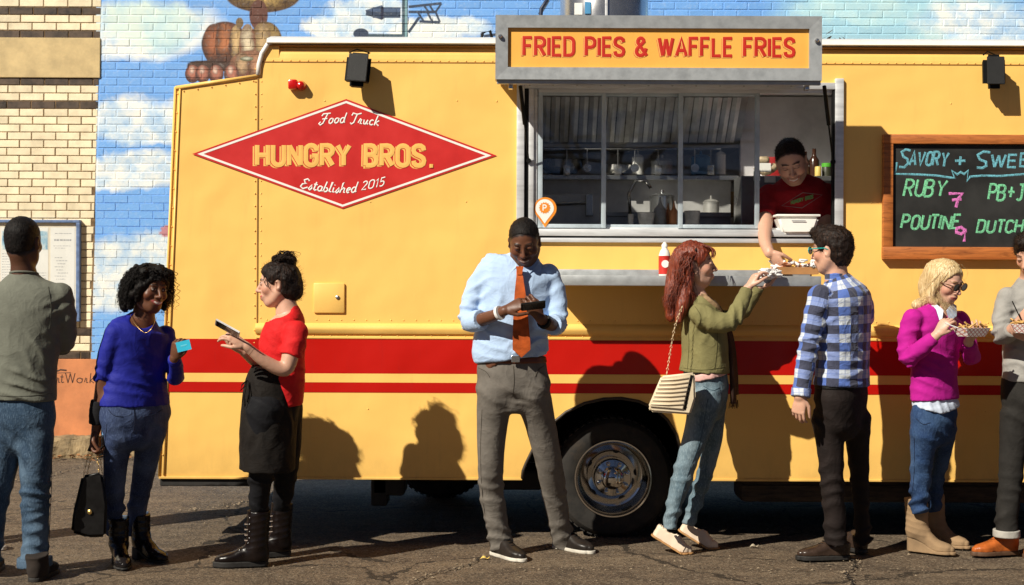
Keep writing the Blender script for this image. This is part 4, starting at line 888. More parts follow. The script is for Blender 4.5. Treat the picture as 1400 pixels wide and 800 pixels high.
s = MB(); a = P(1018, 262, TY+.86); s.box((a.x-.02, a.y+.011, .9), (P(1075, 0, TY+.86).x, a.y+.3, P(0, 236, TY+.86).z), .004); s.build('serving_cabinet', M_dsteel, truck)
# card reader / white takeaway tray on the sill
c_ = Vector(((1086-700)*(TY+.06)/F, TY+.03, tz(310)+.002)); s = MB(); k = TY/F
bm = bmesh.new(); bmesh.ops.create_cube(bm, size=1)
for q in bm.verts:
    top = q.co.z > 0; hw = (29 if top else 21)*k; q.co = Vector((c_.x+(q.co.x*2)*hw, c_.y+q.co.y*.16, tz(319)+(24*k if top else 0)))
bmesh.ops.bevel(bm, geom=bm.edges[:], offset=.014, segments=3, affect='EDGES'); s.bm(bm)
tb = empty('takeaway_box', (c_.x, c_.y, tz(319)), 'white plastic takeaway container on the hatch sill in front of the server', 'box'); s.build('box_body', m_wv, tb, auto=40)
s = MB(); s.box((c_.x-.125, c_.y-.085, tz(319)+24*k), (c_.x+.125, c_.y+.085, tz(319)+27*k), .004); s.build('lid', m_wv, tb, auto=40)
s = MB(); s.stroke([(c_.x-.04, tz(301)), (c_.x+.04, tz(301))], .006, .001, c_.y-.087); s.build('embossed_mark', pbr('grey_mark', (.25, .25, .26), .6), tb)

# ============================================================ THINGS FIXED TO THE TRUCK SIDE
def speaker(px, py, wdp, hp, tilt, label):
    c_ = P(px, py, TY-.085); k = (TY-.085)/F; w_, h_ = wdp*k, hp*k; e = empty('speaker', (c_.x, TY-.1, c_.z), label, 'speaker', 'black loudspeakers under the roof edge')
    Rm = Matrix.Translation(c_) @ Matrix.Rotation(R(tilt[1]), 4, 'Y') @ Matrix.Rotation(R(tilt[0]), 4, 'X')
    bm = bmesh.new(); bmesh.ops.create_cube(bm, size=1)
    for q in bm.verts: q.co = Vector((q.co.x*w_*(1 if q.co.y < 0 else .7), q.co.y*.10, q.co.z*h_*(1 if q.co.y < 0 else .85)))
    bmesh.ops.bevel(bm, geom=bm.edges[:], offset=.030, segments=4, affect='EDGES'); s = MB(); s.bm(bm, Rm); s.build('cabinet', M_black, e, auto=40)
    bm = bmesh.new(); bmesh.ops.create_cube(bm, size=1)
    for q in bm.verts: q.co = Vector((q.co.x*w_*.72, q.co.y*.01-.050, q.co.z*h_*.78))
    bmesh.ops.bevel(bm, geom=bm.edges[:], offset=.003, segments=2, affect='EDGES'); s = MB(); s.bm(bm, Rm); s.build('grille', pbr('speaker_mesh', (.02, .02, .02), .6, .2, bmp=1, bscale=400, bdist=.002), e)
    s = MB(); s.tube([c_+Vector((-w_*.35, .02, h_*.5)), c_+Vector((-w_*.1, .05, h_*.62)), c_+Vector((w_*.4, .1, h_*.55)), (c_.x+w_*.3, TY, c_.z+h_*.3)], .004, 6); s.box((c_.x-.02, c_.y+.03, c_.z-.03), (c_.x+.02, TY, c_.z+.03), .004); s.build('bracket', M_black, e)
speaker(490, 97, 37, 51, (-14, 4), 'black wall speaker above the red diamond emblem')
speaker(1357.5, 99, 33, 49, (-4, 0), 'black wall speaker above the chalkboard menu')
# ---- chalkboard
bd = empty('menu_board', (txx(1400), TY-.03, tz(350)), 'black chalkboard menu in a stained wooden frame with coloured chalk writing', 'menu board')
bx0, bx1, bz0, bz1 = txx(1204.5), txx(1680), tz(351), tz(182.5)
fwp = 13.5/KT; yb = TY-.045
M_chb = pbr('chalkboard', (.020, .020, .019), .75, var=.6, vscale=3, bmp=.05)
s = MB(); s.box((bx0+fwp, TY-.02, bz0+fwp), (bx1-fwp, TY-.004, bz1-fwp)); s.build('slate', M_chb, bd)
for nm, bb in (('frame_rail', ((bx0, yb, bz1-fwp*.95), (bx1, TY-.003, bz1))), ('frame_rail', ((bx0, yb, bz0), (bx1, TY-.003, bz0+fwp*1.15))), ('frame_post', ((bx0+.001, yb+.002, bz0+fwp*1.15), (bx0+fwp, TY-.003, bz1-fwp*.95))), ('frame_post', ((bx1-fwp, yb+.002, bz0+fwp*1.15), (bx1, TY-.003, bz1-fwp*.95)))):
    s = MB(); s.box(*bb, .004); s.build(nm, M_wood, bd, auto=40)
s = MB(); s.box((bx0+.0, yb-.004, bz0-.006), (bx1, TY-.003, bz0-.0005), .003); s.build('frame_lip', M_wood, bd)
KB = F/(TY-.02)
def bp(x, y):            # crop pixels of the board to the photo
    return (1200+x/4.21, 170+y/4.21)
def bxz(x, y): a, b_ = bp(x, y); return ((a-700)/KB, CH+(391-b_)/KB)
def chalkm(name, col):
    m, nt, b = newmat(name); v = coords(nt, 'pos'); f = mathn(nt, 'MULTIPLY', mathn(nt, 'SUBTRACT', noise(nt, v, 130, 3, .7), .36, clamp=True), 5, clamp=True); f2 = mathn(nt, 'MULTIPLY_ADD', noise(nt, v, 14, 3, .6), .8, .35, clamp=True)
    nt.links.new(mixc(nt, mathn(nt, 'MULTIPLY', f, f2), tuple(.25*x+.02 for x in col), col), b.inputs['Base Color']); b.inputs['Roughness'].default_value = .95; return m
m_cb = chalkm('chalk_blue', (.18, .56, .68)); m_cg = chalkm('chalk_green', (.24, .78, .42)); m_cp = chalkm('chalk_pink', (.90, .22, .66))
ych = TY-.0205
def chalk(mat, words=(), lines=()):
    for (tx, x0, x1, ybase, h_, wd, sl_, sd) in words:
        (a, zb) = bxz(x0, ybase); (b_, _) = bxz(x1, ybase); letters(bd, tx, a, b_, zb, h_/4.21/KB, [(0, 0, wd/4.21/KB, ych, 0)], mat, slant=sl_, jit=.05, track=.2, seed=sd, name='chalk_letter')
    for (nm, pts, wd) in lines:
        s = MB(); s.stroke([bxz(*q) for q in pts], wd/4.21/KB, .0012, ych); s.build(nm, mat, bd)
chalk(m_cb, [('AVORY', 182, 392, 228, 78, 13.5, .16, 1), ('+', 440, 500, 235, 72, 14, .1, 3), ('WEET', 650, 930, 232, 72, 13.5, .1, 4)],
      [('chalk_letter', [(185, 142), (160, 134), (135, 150), (145, 178), (168, 190), (172, 215), (150, 238), (120, 236)], 13.5), ('chalk_letter', [(645, 150), (605, 146), (572, 165), (585, 192), (620, 205), (622, 228), (600, 240), (567, 238)], 14),
       ('chalk_underline', [(108, 210), (96, 276), (200, 278), (330, 284), (415, 296), (440, 298), (424, 256), (455, 278), (475, 264), (495, 276), (518, 255), (512, 316), (530, 290), (600, 284), (700, 286), (845, 274), (1200, 270)], 12)])
chalk(m_cg, [('RUBY', 145, 378, 405, 90, 13.5, .22, 5), ('PB+J', 632, 830, 422, 86, 13.5, .15, 6), ('POUTINE', 135, 462, 590, 78, 13.5, .2, 8), ('DUTCH', 568, 825, 608, 70, 13.5, .2, 9)])
chalk(m_cp, [], [('chalk_figure', [(406, 388), (485, 388), (462, 415), (448, 468)], 17), ('chalk_mark', [(425, 425), (480, 420)], 16), ('chalk_figure', [(500, 600), (480, 582), (452, 588), (452, 612), (480, 620), (503, 605), (500, 590), (496, 664)], 17)])
# ---- drinks bottle on the shelf
e = empty('sauce_bottle', (cx_(908), TY-.13, cz_(376)), 'white squeeze bottle with a red label on the steel shelf', 'bottle'); c_ = Vector(((908.5-700)*(TY-.13)/F, TY-.13, cz_(376)+.001)); k = (TY-.13)/F
s = MB(); s.lathe([(7.6*k, 0), (8*k, .004), (8*k, 28*k), (6*k, 34*k), (3.8*k, 37*k), (3.8*k, 40*k)], c_, 'z', 20); s.build('bottle_body', m_wv, e, auto=50)
s = MB(); s.lathe([(8.3*k, 2*k), (8.3*k, 27*k)], c_, 'z', 20, cap=False); s.build('label_band', pbr('red_label', (.55, .03, .02), .4), e, auto=50)
s = MB(); s.lathe([(5.2*k, 0), (5.2*k, .001)], c_+Vector((0, -8.5*k, 16*k)), 'y', 14); s.build('label_disc', m_wv, e)
s = MB(); s.lathe([(4.2*k, 39*k), (4.2*k, 42*k), (2*k, 45*k), (1*k, 46*k)], c_, 'z', 14); s.build('cap', m_wv, e, auto=50)
# ---- exhaust hood on the roof
e = empty('roof_vent', (P(822, 55, TY+.9).x, TY+.9, ZR+.06), 'shiny steel ventilation drum on the truck roof above the sign', 'vent'); c_ = Vector((P(826, 0, TY+.9).x, TY+.9, ZR+.06)); k = (TY+.9)/F
s = MB(); s.lathe([(60*k, 0), (60*k, .9), (56*k, .92)], c_, 'z', 40); s.build('drum', M_steel, e, auto=50)
s = MB(); s.box((c_.x-.012, c_.y-60*k-.012, c_.z), (c_.x+.004, c_.y-60*k+.01, c_.z+.9), .003); s.build('seam_strip', M_alu, e)
for (x0, x1, mt, nm) in ((786, 798, m_wv, 'white_sticker'), (800, 808, pbr('sticker_blue', (.08, .30, .55), .5), 'coloured_sticker')):
    yy = 18; a = P(x0, yy, c_.y-60*k-.003); b_ = P(x1, 2, c_.y-60*k-.003); off = math.sqrt(max(0, (60*k)**2-((a.x+b_.x)/2-c_.x)**2)); s = MB(); s.box((a.x, c_.y-off-.014, a.z), (b_.x, c_.y-off+.01, b_.z)); s.build(nm, mt, e)
for q in ((746, 18, 752, -8),):
    s = MB(); a = P(738, 22, TY+.7); s.tube([(P(737, 0, TY+.7).x, TY+.7, ZR+.05), P(740, 12, TY+.7), P(752, -6, TY+.7)], .012, 8); tag(s.build('roof_cable', pbr('blue_cable', (.02, .03, .07), .5), org=a, smooth=True), 'dark cable rising beside the roof vent', 'cable')
s = MB(); a = P(658, 50, TY+.6); s.tube([(P(655, 0, TY+.6).x, TY+.6, ZR+.06), P(660, 45, TY+.6), P(670, 42, TY+.6), (P(678, 0, TY+.6).x, TY+.6, ZR+.06)], .009, 8); tag(s.build('roof_cable', M_black, org=a, smooth=True), 'small looped black cable on the roof left of the sign', 'cable')
s = MB()
for i in range(40):
    a = P(rr.uniform(1124, 1164), 52, TY+rr.uniform(.2, .7)); a.z = ZR+.08+rr.random()*.05*(1 if a.x < 1.9 else .3); d1 = Vector((rr.uniform(-1, 1), rr.uniform(-1, 1), rr.uniform(-.3, .8))).normalized(); d2 = Vector((rr.uniform(-1, 1), rr.uniform(-1, 1), rr.uniform(-.3, .3))); s.add([a-d1*.03, a+d2*.012, a+d1*.03, a-d2*.012], [(0, 1, 2, 3)])
s.keep = True; tag(s.build('roof_leaves', pbr('dark_leaf', (.07, .05, .03), .8, var=.4)), 'dark dead leaves lying on the truck roof right of the sign', kind='stuff')

# ============================================================ ACROSS THE LOT, BEHIND THE CAMERA (seen in the glass and chrome)
M_obr = pbr('weathered_brick', (.13, .07, .045), .85, var=.3, vscale=3)
ob = empty('brick_building', (-3, -27, 0), 'low dark brick building across the lot, reflected in the windows', 'building')
s = MB(); s.box((-34, -36, -.1), (9, -27, 4.6)); s.build('wall', M_obr, ob)
s = MB(); s.box((-34.2, -36.2, 4.6), (9.2, -26.8, 4.9)); s.build('roof', M_chas, ob)
for i in range(9):
    x = -31+i*4.4; s = MB(); s.box((x, -27.02, 1.1), (x+1.8, -26.94, 3.2)); w_ = s.build('window', M_white, ob); s = MB(); s.box((x+.12, -26.95, 1.2), (x+1.68, -26.92, 3.1)); s.build('pane', pbr('dark_glass', (.02, .025, .03), .1, bmp=0), w_)
M_bark = pbr('grey_bark', (.07, .055, .04), .9, var=.3, vscale=20)
def bare_tree(x, y, h, seed, label):
    e = empty('bare_tree', (x, y, 0), label, 'tree'); r_ = random.Random(seed); tr = MB(); cr = MB()
    tr.tube([(x, y, -.1), (x+.1, y, h*.2), (x-.1, y+.1, h*.42)], [h*.03, h*.024, h*.018], 8)
    def grow(p0, d, L, r0, lev):
        p1 = p0+d*L*.5+Vector((r_.uniform(-1, 1), r_.uniform(-1, 1), r_.uniform(-.3, .5)))*L*.06; p2 = p1+(d+Vector((r_.uniform(-1, 1), r_.uniform(-1, 1), r_.uniform(-.2, .4)))*.25).normalized()*L*.5
        cr.tube([p0, p1, p2], [r0, r0*.8, r0*.55], 4 if lev > 1 else 6, cap=False)
        if lev < 5:
            for _ in range(3 if lev < 4 else 2): grow(p1.lerp(p2, r_.uniform(.2, 1)), (d+Vector((r_.uniform(-1, 1), r_.uniform(-1, 1), r_.uniform(-.3, .7)))*.75).normalized(), L*r_.uniform(.55, .75), r0*.55, lev+1)
    for k in range(5): grow(Vector((x-.05, y, h*(.22+.05*k))), Vector((math.cos(k*1.4+seed), math.sin(k*1.4+seed), 1.1)).normalized(), h*.28, h*.012, 0)
    tr.build('trunk', M_bark, e, smooth=True); cr.build('branches', M_bark, e)
bare_tree(2.2, -14, 9, 2, 'large bare tree behind the camera reflected in the middle windows'); bare_tree(-2.5, -17, 8, 5, 'bare tree behind the camera, left of the large one')
for i, (z0, sag, y_, tilt) in enumerate(((4.6, .5, -11, .16), (5.0, .6, -11.4, .12), (5.5, .4, -12, -.1), (4.2, .4, -10.5, -.22), (5.9, .5, -12.4, .05))):
    s = MB(); s.tube([(-16+k*2, y_, z0+(-16+k*2-2)*tilt*.35-sag*(1-((k-9)/9)**2)) for k in range(19)], .035, 5); tag(s.build('overhead_wire', M_black, org=(0, y_, z0)), 'black overhead wire crossing the lot behind the camera', 'wire', 'overhead wires behind the camera')
# ============================================================ MODELLING SOFT FORMS: smooth unions of tapered forms, meshed
V3 = lambda *a: np.array(a, dtype=np.float64)
def norm(v): v = np.asarray(v, dtype=np.float64); return v/max(np.linalg.norm(v), 1e-9)
_lat = np.random.RandomState(4).rand(32, 32, 32).astype(np.float32)*2-1
def vnoise(p, f):
    q = p*f; i = np.floor(q).astype(np.int64); t = (q-i); t = (t*t*(3-2*t)).astype(np.float32); i &= 31; j = (i+1) & 31
    x, y, z = t[..., 0], t[..., 1], t[..., 2]
    def L(a, b, c): return _lat[a, b, c]
    c00 = L(i[..., 0], i[..., 1], i[..., 2])*(1-x)+L(j[..., 0], i[..., 1], i[..., 2])*x; c10 = L(i[..., 0], j[..., 1], i[..., 2])*(1-x)+L(j[..., 0], j[..., 1], i[..., 2])*x
    c01 = L(i[..., 0], i[..., 1], j[..., 2])*(1-x)+L(j[..., 0], i[..., 1], j[..., 2])*x; c11 = L(i[..., 0], j[..., 1], j[..., 2])*(1-x)+L(j[..., 0], j[..., 1], j[..., 2])*x
    return (c00*(1-y)+c10*y)*(1-z)+(c01*(1-y)+c11*y)*z
def catmull(pts, sub=4):
    pts = np.asarray(pts, dtype=np.float64); n = len(pts)
    if n < 3: return np.array([pts[0]+(pts[-1]-pts[0])*t for t in np.linspace(0, 1, sub+1)])
    out = []
    for i in range(n-1):
        p0 = pts[i-1] if i > 0 else 2*pts[0]-pts[1]; p1, p2 = pts[i], pts[i+1]; p3 = pts[i+2] if i+2 < n else 2*pts[-1]-pts[-2]
        for k in range(sub):
            t = k/sub; out.append(.5*((2*p1)+(-p0+p2)*t+(2*p0-5*p1+4*p2-p3)*t*t+(-p0+3*p1-3*p2+p3)*t**3))
    out.append(pts[-1]); return np.array(out)
class Loft:
    """a tapered form along a curve: stations (x,y,z,w,d); w = half width along side, d = half depth"""
    def __init__(s, st, side=None, flat=(False, False), sub=4, k=.02, ease=0):
        st = np.array([list(a)+([a[3]] if len(a) == 4 else []) for a in st], dtype=np.float64); c = catmull(st, sub); s.P = c[:, :3]; s.W = c[:, 3:5]+ease
        s.W = np.maximum(s.W, .002); s.side = None if side is None else norm(side); s.flat = flat; s.k = k; m = s.W.max()
        s.lo = (s.P-m).min(0); s.hi = (s.P+m).max(0); s.L = np.concatenate([[0], np.cumsum(np.linalg.norm(np.diff(s.P, axis=0), axis=1))])
    def near(s, Q):
        best = np.full(Q.shape[:-1], 1e9); I = np.zeros(Q.shape[:-1], dtype=np.int32); T = np.zeros(Q.shape[:-1])
        for i in range(len(s.P)-1):
            a, b = s.P[i], s.P[i+1]; ab = b-a; L2 = max(ab@ab, 1e-12); t = np.clip(((Q-a)@ab)/L2, 0, 1); d = Q-a-t[..., None]*ab; dd = (d*d).sum(-1); m = dd < best
            best = np.where(m, dd, best); I = np.where(m, i, I); T = np.where(m, t, T)
        return best, I, T
    def __call__(s, Q):
        best, I, T = s.near(Q); W = s.W[I]*(1-T[..., None])+s.W[I+1]*T[..., None]; C0 = s.P[I]*(1-T[..., None])+s.P[I+1]*T[..., None]
        r = Q-C0; tan = s.P[1:]-s.P[:-1]; tan = tan/np.maximum(np.linalg.norm(tan, axis=1)[:, None], 1e-9); tg = tan[I]
        if s.side is None:
            d = np.sqrt(best)-W[..., 0]
        else:
            sd = s.side-tg*(tg@s.side)[..., None]; sd /= np.maximum(np.linalg.norm(sd, axis=-1)[..., None], 1e-6)
            u = (r*sd).sum(-1); ax = (r*tg).sum(-1); v2 = np.maximum((r*r).sum(-1)-u*u-ax*ax, 0); mn = np.minimum(W[..., 0], W[..., 1])
            w, dd = W[..., 0], W[..., 1]; k0 = np.sqrt((u/w)**2+v2/dd**2+(ax/mn)**2); k1 = np.sqrt((u/w**2)**2+v2/dd**4+(ax/mn**2)**2); d = k0*(k0-1)/np.maximum(k1, 1e-6)
            d = np.where(k0 < .3, -mn*.7, d)
        if s.flat[0]: m = (I == 0); a = -((Q-s.P[0])@tan[0]); d = np.where(m & (a > -.02), np.maximum(np.where(a > 0, s.rad(Q, 0, 0, tan[0]), d), a), d)
        if s.flat[1]: m = (I == len(s.P)-2); a = (Q-s.P[-1])@tan[-1]; d = np.where(m & (a > -.02), np.maximum(np.where(a > 0, s.rad(Q, -1, len(s.P)-2, tan[-1]), d), a), d)
        return d
    def rad(s, Q, ip, it, tg):
        r = Q-s.P[ip]; ax = r@tg; r = r-ax[..., None]*tg; W = s.W[ip]
        if s.side is None: return np.sqrt((r*r).sum(-1))-W[0]
        sd = norm(s.side-tg*(tg@s.side)); u = r@sd; v2 = np.maximum((r*r).sum(-1)-u*u, 0); k0 = np.sqrt((u/W[0])**2+v2/W[1]**2); k1 = np.sqrt((u/W[0]**2)**2+v2/W[1]**4); return k0*(k0-1)/np.maximum(k1, 1e-6)
    def uv(s, Q, front):
        best, I, T = s.near(Q); C0 = s.P[I]*(1-T[..., None])+s.P[I+1]*T[..., None]; r = Q-C0; L = s.L[I]*(1-T)+s.L[I+1]*T
        tg = norm(s.P[-1]-s.P[0]); f = norm(np.asarray(front)-tg*(tg@np.asarray(front))); g_ = np.cross(tg, f); a = np.arctan2(r@g_, r@f); return a*s.W.mean(), L, np.sqrt(best)
class Ell:
    def __init__(s, c, r, M=None, k=.02):
        s.c = np.asarray(c, float); s.r = np.asarray(r, float); s.M = M; s.k = k; m = s.r.max(); s.lo = s.c-m; s.hi = s.c+m
    def __call__(s, Q):
        q = Q-s.c
        if s.M is not None: q = q@s.M
        k0 = np.sqrt(((q/s.r)**2).sum(-1)); k1 = np.sqrt(((q/s.r**2)**2).sum(-1)); return np.where(k0 < .25, -s.r.min()*.75, k0*(k0-1)/np.maximum(k1, 1e-6))
class Box:
    def __init__(s, c, h, r=.005, M=None, k=.01):
        s.c = np.asarray(c, float); s.h = np.asarray(h, float)-r; s.r = r; s.M = M; s.k = k; m = np.linalg.norm(h); s.lo = s.c-m; s.hi = s.c+m
    def __call__(s, Q):
        q = Q-s.c
        if s.M is not None: q = q@s.M
        q = np.abs(q)-s.h; return np.sqrt((np.maximum(q, 0)**2).sum(-1))+np.minimum(q.max(-1), 0)-s.r
class Field:
    def __init__(s, lo, hi, h):
        s.lo = np.asarray(lo, float); s.h = h; s.n = np.ceil((np.asarray(hi)-s.lo)/h).astype(int)+1; s.D = np.full(s.n, 1.0)
        s.ax = [s.lo[i]+h*np.arange(s.n[i]) for i in range(3)]
    def sl(s, lo, hi): return tuple(slice(max(0, int((lo[i]-s.lo[i])/s.h)), max(0, min(s.n[i], int((hi[i]-s.lo[i])/s.h)+2))) for i in range(3))
    def pts(s, S=None):
        S = S or (slice(None),)*3; return np.stack(np.meshgrid(s.ax[0][S[0]], s.ax[1][S[1]], s.ax[2][S[2]], indexing='ij'), -1)
    def add(s, pr, k=None, sub=False):
        k = pr.k if k is None else k; m = k+2.5*s.h; S = s.sl(pr.lo-m, pr.hi+m)
        if min(a.stop-a.start for a in S) <= 0: return s
        Q = s.pts(S); a = s.D[S]; n = Q.shape
        if n[0]*n[1]*n[2] > 6000:
            up = pr(Q[::3, ::3, ::3]).astype(np.float32)
            for ax in range(3): up = np.repeat(up, 3, axis=ax)
            d = up[:n[0], :n[1], :n[2]].astype(float); m_ = (d < k+8*s.h) & (d > -8*s.h); d[m_] = pr(Q[m_])
        else: d = pr(Q)
        if sub: d = -d; h = np.clip(.5-.5*(a-d)/k, 0, 1); s.D[S] = a*(1-h)+d*h+k*h*(1-h) if k > 1e-5 else np.maximum(a, d); return s
        if k > 1e-5: h = np.clip(.5+.5*(a-d)/k, 0, 1); s.D[S] = a*(1-h)+d*h-k*h*(1-h)
        else: s.D[S] = np.minimum(a, d)
        return s
    def disp(s, fn, band=.04):
        m = np.abs(s.D) < band; I = np.argwhere(m); Q = s.lo+I*s.h; s.D[m] += fn(Q); return s
    def cut(s, fn):
        s.D = np.maximum(s.D, fn(s.pts())); return s
    def mesh(s):
        D = s.D; ins = D < 0
        cnt_ = np.zeros(np.array(D.shape)-1, dtype=np.int8)
        for a in (0, 1):
            for b in (0, 1):
                for c in (0, 1): cnt_ += ins[a:a+D.shape[0]-1, b:b+D.shape[1]-1, c:c+D.shape[2]-1]
        act = (cnt_ > 0) & (cnt_ < 8); idx = np.full(act.shape, -1, dtype=np.int64); A = np.argwhere(act); idx[act] = np.arange(len(A))
        acc = np.zeros((len(A), 3)); num = np.zeros(len(A)); cor = {}
        for a in (0, 1):
            for b in (0, 1):
                for c in (0, 1): cor[a, b, c] = D[A[:, 0]+a, A[:, 1]+b, A[:, 2]+c]
        for p in cor:
            for ax in range(3):
                if p[ax]: continue
                q = list(p); q[ax] = 1; d0, d1 = cor[p], cor[tuple(q)]; m = (d0 < 0) != (d1 < 0); t = np.where(m, d0/np.where(d0 == d1, 1, d0-d1), 0)
                o = np.tile(np.array(p, float), (len(A), 1)); o[:, ax] = t; acc += np.where(m[:, None], o, 0); num += m
        Vv = s.lo+(A+acc/np.maximum(num, 1)[:, None])*s.h; faces = []
        for ax in range(3):
            u, v = (ax+1) % 3, (ax+2) % 3; S0 = [slice(1, -1)]*3; S0[ax] = slice(0, -1); S1 = list(S0); S1[ax] = slice(1, None)
            a, b = ins[tuple(S0)], ins[tuple(S1)]; E = np.argwhere(a != b); off = np.array([1, 1, 1]); off[ax] = 0; E = E+off
            flip = ins[E[:, 0], E[:, 1], E[:, 2]]
            def id_(du, dv): q = E.copy(); q[:, u] -= du; q[:, v] -= dv; return idx[q[:, 0], q[:, 1], q[:, 2]]
            f = np.stack([id_(1, 1), id_(0, 1), id_(0, 0), id_(1, 0)], 1); f[~flip] = f[~flip][:, ::-1]; faces.append(f)
        Ff = np.concatenate(faces); Ff = Ff[(Ff >= 0).all(1)]; return Vv, Ff
def smooth_mesh(Vv, Ff, it=1, lam=.5):
    E = np.concatenate([Ff[:, [0, 1]], Ff[:, [1, 2]], Ff[:, [2, 3]], Ff[:, [3, 0]]])
    for _ in range(it):
        acc = np.zeros_like(Vv); n = np.zeros(len(Vv))
        np.add.at(acc, E[:, 0], Vv[E[:, 1]]); np.add.at(n, E[:, 0], 1); np.add.at(acc, E[:, 1], Vv[E[:, 0]]); np.add.at(n, E[:, 1], 1)
        Vv = Vv*(1-lam)+lam*acc/np.maximum(n, 1)[:, None]
    return Vv
def mesh_obj(name, Vv, Ff, mat, parent=None, org=None, attrs=None, mats_idx=None):
    o0 = np.array(ORG[parent.name]) if parent is not None else np.array(org)
    me = bpy.data.meshes.new(name); n, m = len(Vv), len(Ff)
    me.vertices.add(n); me.vertices.foreach_set('co', (Vv-o0).astype(np.float32).ravel()); me.loops.add(m*4); me.loops.foreach_set('vertex_index', Ff.astype(np.int32).ravel())
    me.polygons.add(m); me.polygons.foreach_set('loop_start', np.arange(0, 4*m, 4, dtype=np.int32)); me.polygons.foreach_set('use_smooth', np.ones(m, dtype=bool))
    for q in (mat if isinstance(mat, (list, tuple)) else [mat]): me.materials.append(q)
    me.update(calc_edges=True); me.validate()
    for k, (typ, arr) in (attrs or {}).items():
        at = me.attributes.new(k, typ, 'POINT')
        if typ == 'FLOAT_COLOR': at.data.foreach_set('color', np.concatenate([arr, np.ones((len(arr), 1))], 1).astype(np.float32).ravel())
        else: at.data.foreach_set('vector', arr.astype(np.float32).ravel())
    o = bpy.data.objects.new(name, me)
    if parent is None: o.location = o0
    link(o, parent); ORG[o.name] = Vector(o0); return o
def build_prims(prims, h, pad=.02, disp=None, cut=None, sm=1, post=None):
    lo = np.min([p.lo for p in prims], 0)-pad; hi = np.max([p.hi for p in prims], 0)+pad; f = Field(lo, hi, h)
    for p in prims: f.add(p)
    if post: post(f)
    if disp: f.disp(disp)
    if cut: f.cut(cut)
    Vv, Ff = f.mesh(); return (smooth_mesh(Vv, Ff, sm) if sm else Vv), Ff
# fold: ridges across direction n, centred on c, inside radius r
def folds(specs, base=.0015, bf=11, warp=.05):
    base = base*.55
    def fn(Q):
        wv = np.stack([vnoise(Q, 7), vnoise(Q+9.1, 7), vnoise(Q+4.7, 7)], -1)*warp
        nr = vnoise(Q*V3(1, 1, .6)+wv*.5, bf); out = -base*2.2*((1-np.abs(nr))**3-.35)+base*.7*vnoise(Q+3, bf*2.1)
        for (c, n, r, amp, wl) in specs:
            d2 = ((Q-np.asarray(c))**2).sum(-1)/r**2; m = d2 < 6
            if not m.any(): continue
            q = Q[m]+wv[m]*1.0; ph = (q@norm(n))*2*np.pi/wl; sgn = np.sin(ph); rid = (.5+.5*np.cos(ph*.74))**2.4*1.9-.6; out[m] += -amp*np.exp(-d2[m])*rid*(.65+.7*vnoise(q, 8))
        return out
    return fn
# ============================================================ PEOPLE: shared builders
def fabric(name, col, rough=.85, var=.12, weave=900, wb=.15, big=.25, sheen=0, fade=None):
    big = big*.42; sheen = 0
    if name in MAT: return MAT[name]
    m, nt, b = newmat(name); v = coords(nt, 'pos'); n = noise(nt, v, 14, 5, .6); c = ramp(nt, n, [(.3, tuple(x*(1-var*1.6) for x in col)), (.55, col), (.75, tuple(min(1, x*(1+var)) for x in col))])
    if fade:
        n2 = noise(nt, coords(nt, 'pos', (1, 1, .45)), 7, 4, .55); c = mixc(nt, mathn(nt, 'MULTIPLY', mathn(nt, 'SUBTRACT', n2, .42, clamp=True), 3.2, clamp=True), c, fade)
        n3 = noise(nt, coords(nt, 'pos', (1, 1, .2)), 260, 2, .5); c = mixc(nt, mathn(nt, 'MULTIPLY', mathn(nt, 'SUBTRACT', n3, .5, clamp=True), 1.2, clamp=True), c, tuple(min(1, x*1.7+.03) for x in fade))
    nt.links.new(c, b.inputs['Base Color']); b.inputs['Roughness'].default_value = rough; b.inputs['Sheen Weight'].default_value = sheen; b.inputs['Specular IOR Level'].default_value = .25
    bump(nt, b, creases(nt, v, weave), big*1.15, .011); MAT[name] = m; return m
def creases(nt, v, weave=900):
    def rid(sc, vec): return mathn(nt, 'SUBTRACT', 1, mathn(nt, 'ABSOLUTE', mathn(nt, 'MULTIPLY_ADD', noise(nt, vec, sc, 2, .45, 1.1), 2, -1)))
    a = mathn(nt, 'POWER', rid(9, coords(nt, 'pos', (1, 1, .75))), 5); b_ = mathn(nt, 'POWER', rid(21, coords(nt, 'pos', (.9, .9, 1.2))), 4)
    return mathn(nt, 'ADD', mathn(nt, 'ADD', mathn(nt, 'MULTIPLY', a, 1.2), mathn(nt, 'MULTIPLY', b_, .5)), mathn(nt, 'MULTIPLY', noise(nt, v, weave, 2, .5), .08))
def leather(name, col, rough=.32):
    return pbr(name, col, rough, spec=.3, var=.2, vscale=25, bmp=.25, bscale=120, bdist=.002)
def skin_mat():
    m, nt, b = newmat('skin'); a = nd(nt, 'ShaderNodeVertexColor', layer_name='tone'); v = coords(nt, 'pos'); n = noise(nt, v, 30, 4, .6); n2 = noise(nt, v, 220, 3, .6)
    c = mixc(nt, mathn(nt, 'MULTIPLY', n, .22), a.outputs[0], mixc(nt, .5, a.outputs[0], (.5, .12, .07), 'MULTIPLY')); c = mixc(nt, mathn(nt, 'MULTIPLY', n2, .12), c, (.12, .04, .02))
    nt.links.new(c, b.inputs['Base Color']); b.inputs['Roughness'].default_value = .46; b.inputs['Specular IOR Level'].default_value = .4
    b.inputs['Subsurface Weight'].default_value = .08; b.inputs['Subsurface Radius'].default_value = (.01, .004, .002); b.inputs['Subsurface Scale'].default_value = 1
    bump(nt, b, n2, .12, .002); return m
M_skin = skin_mat()
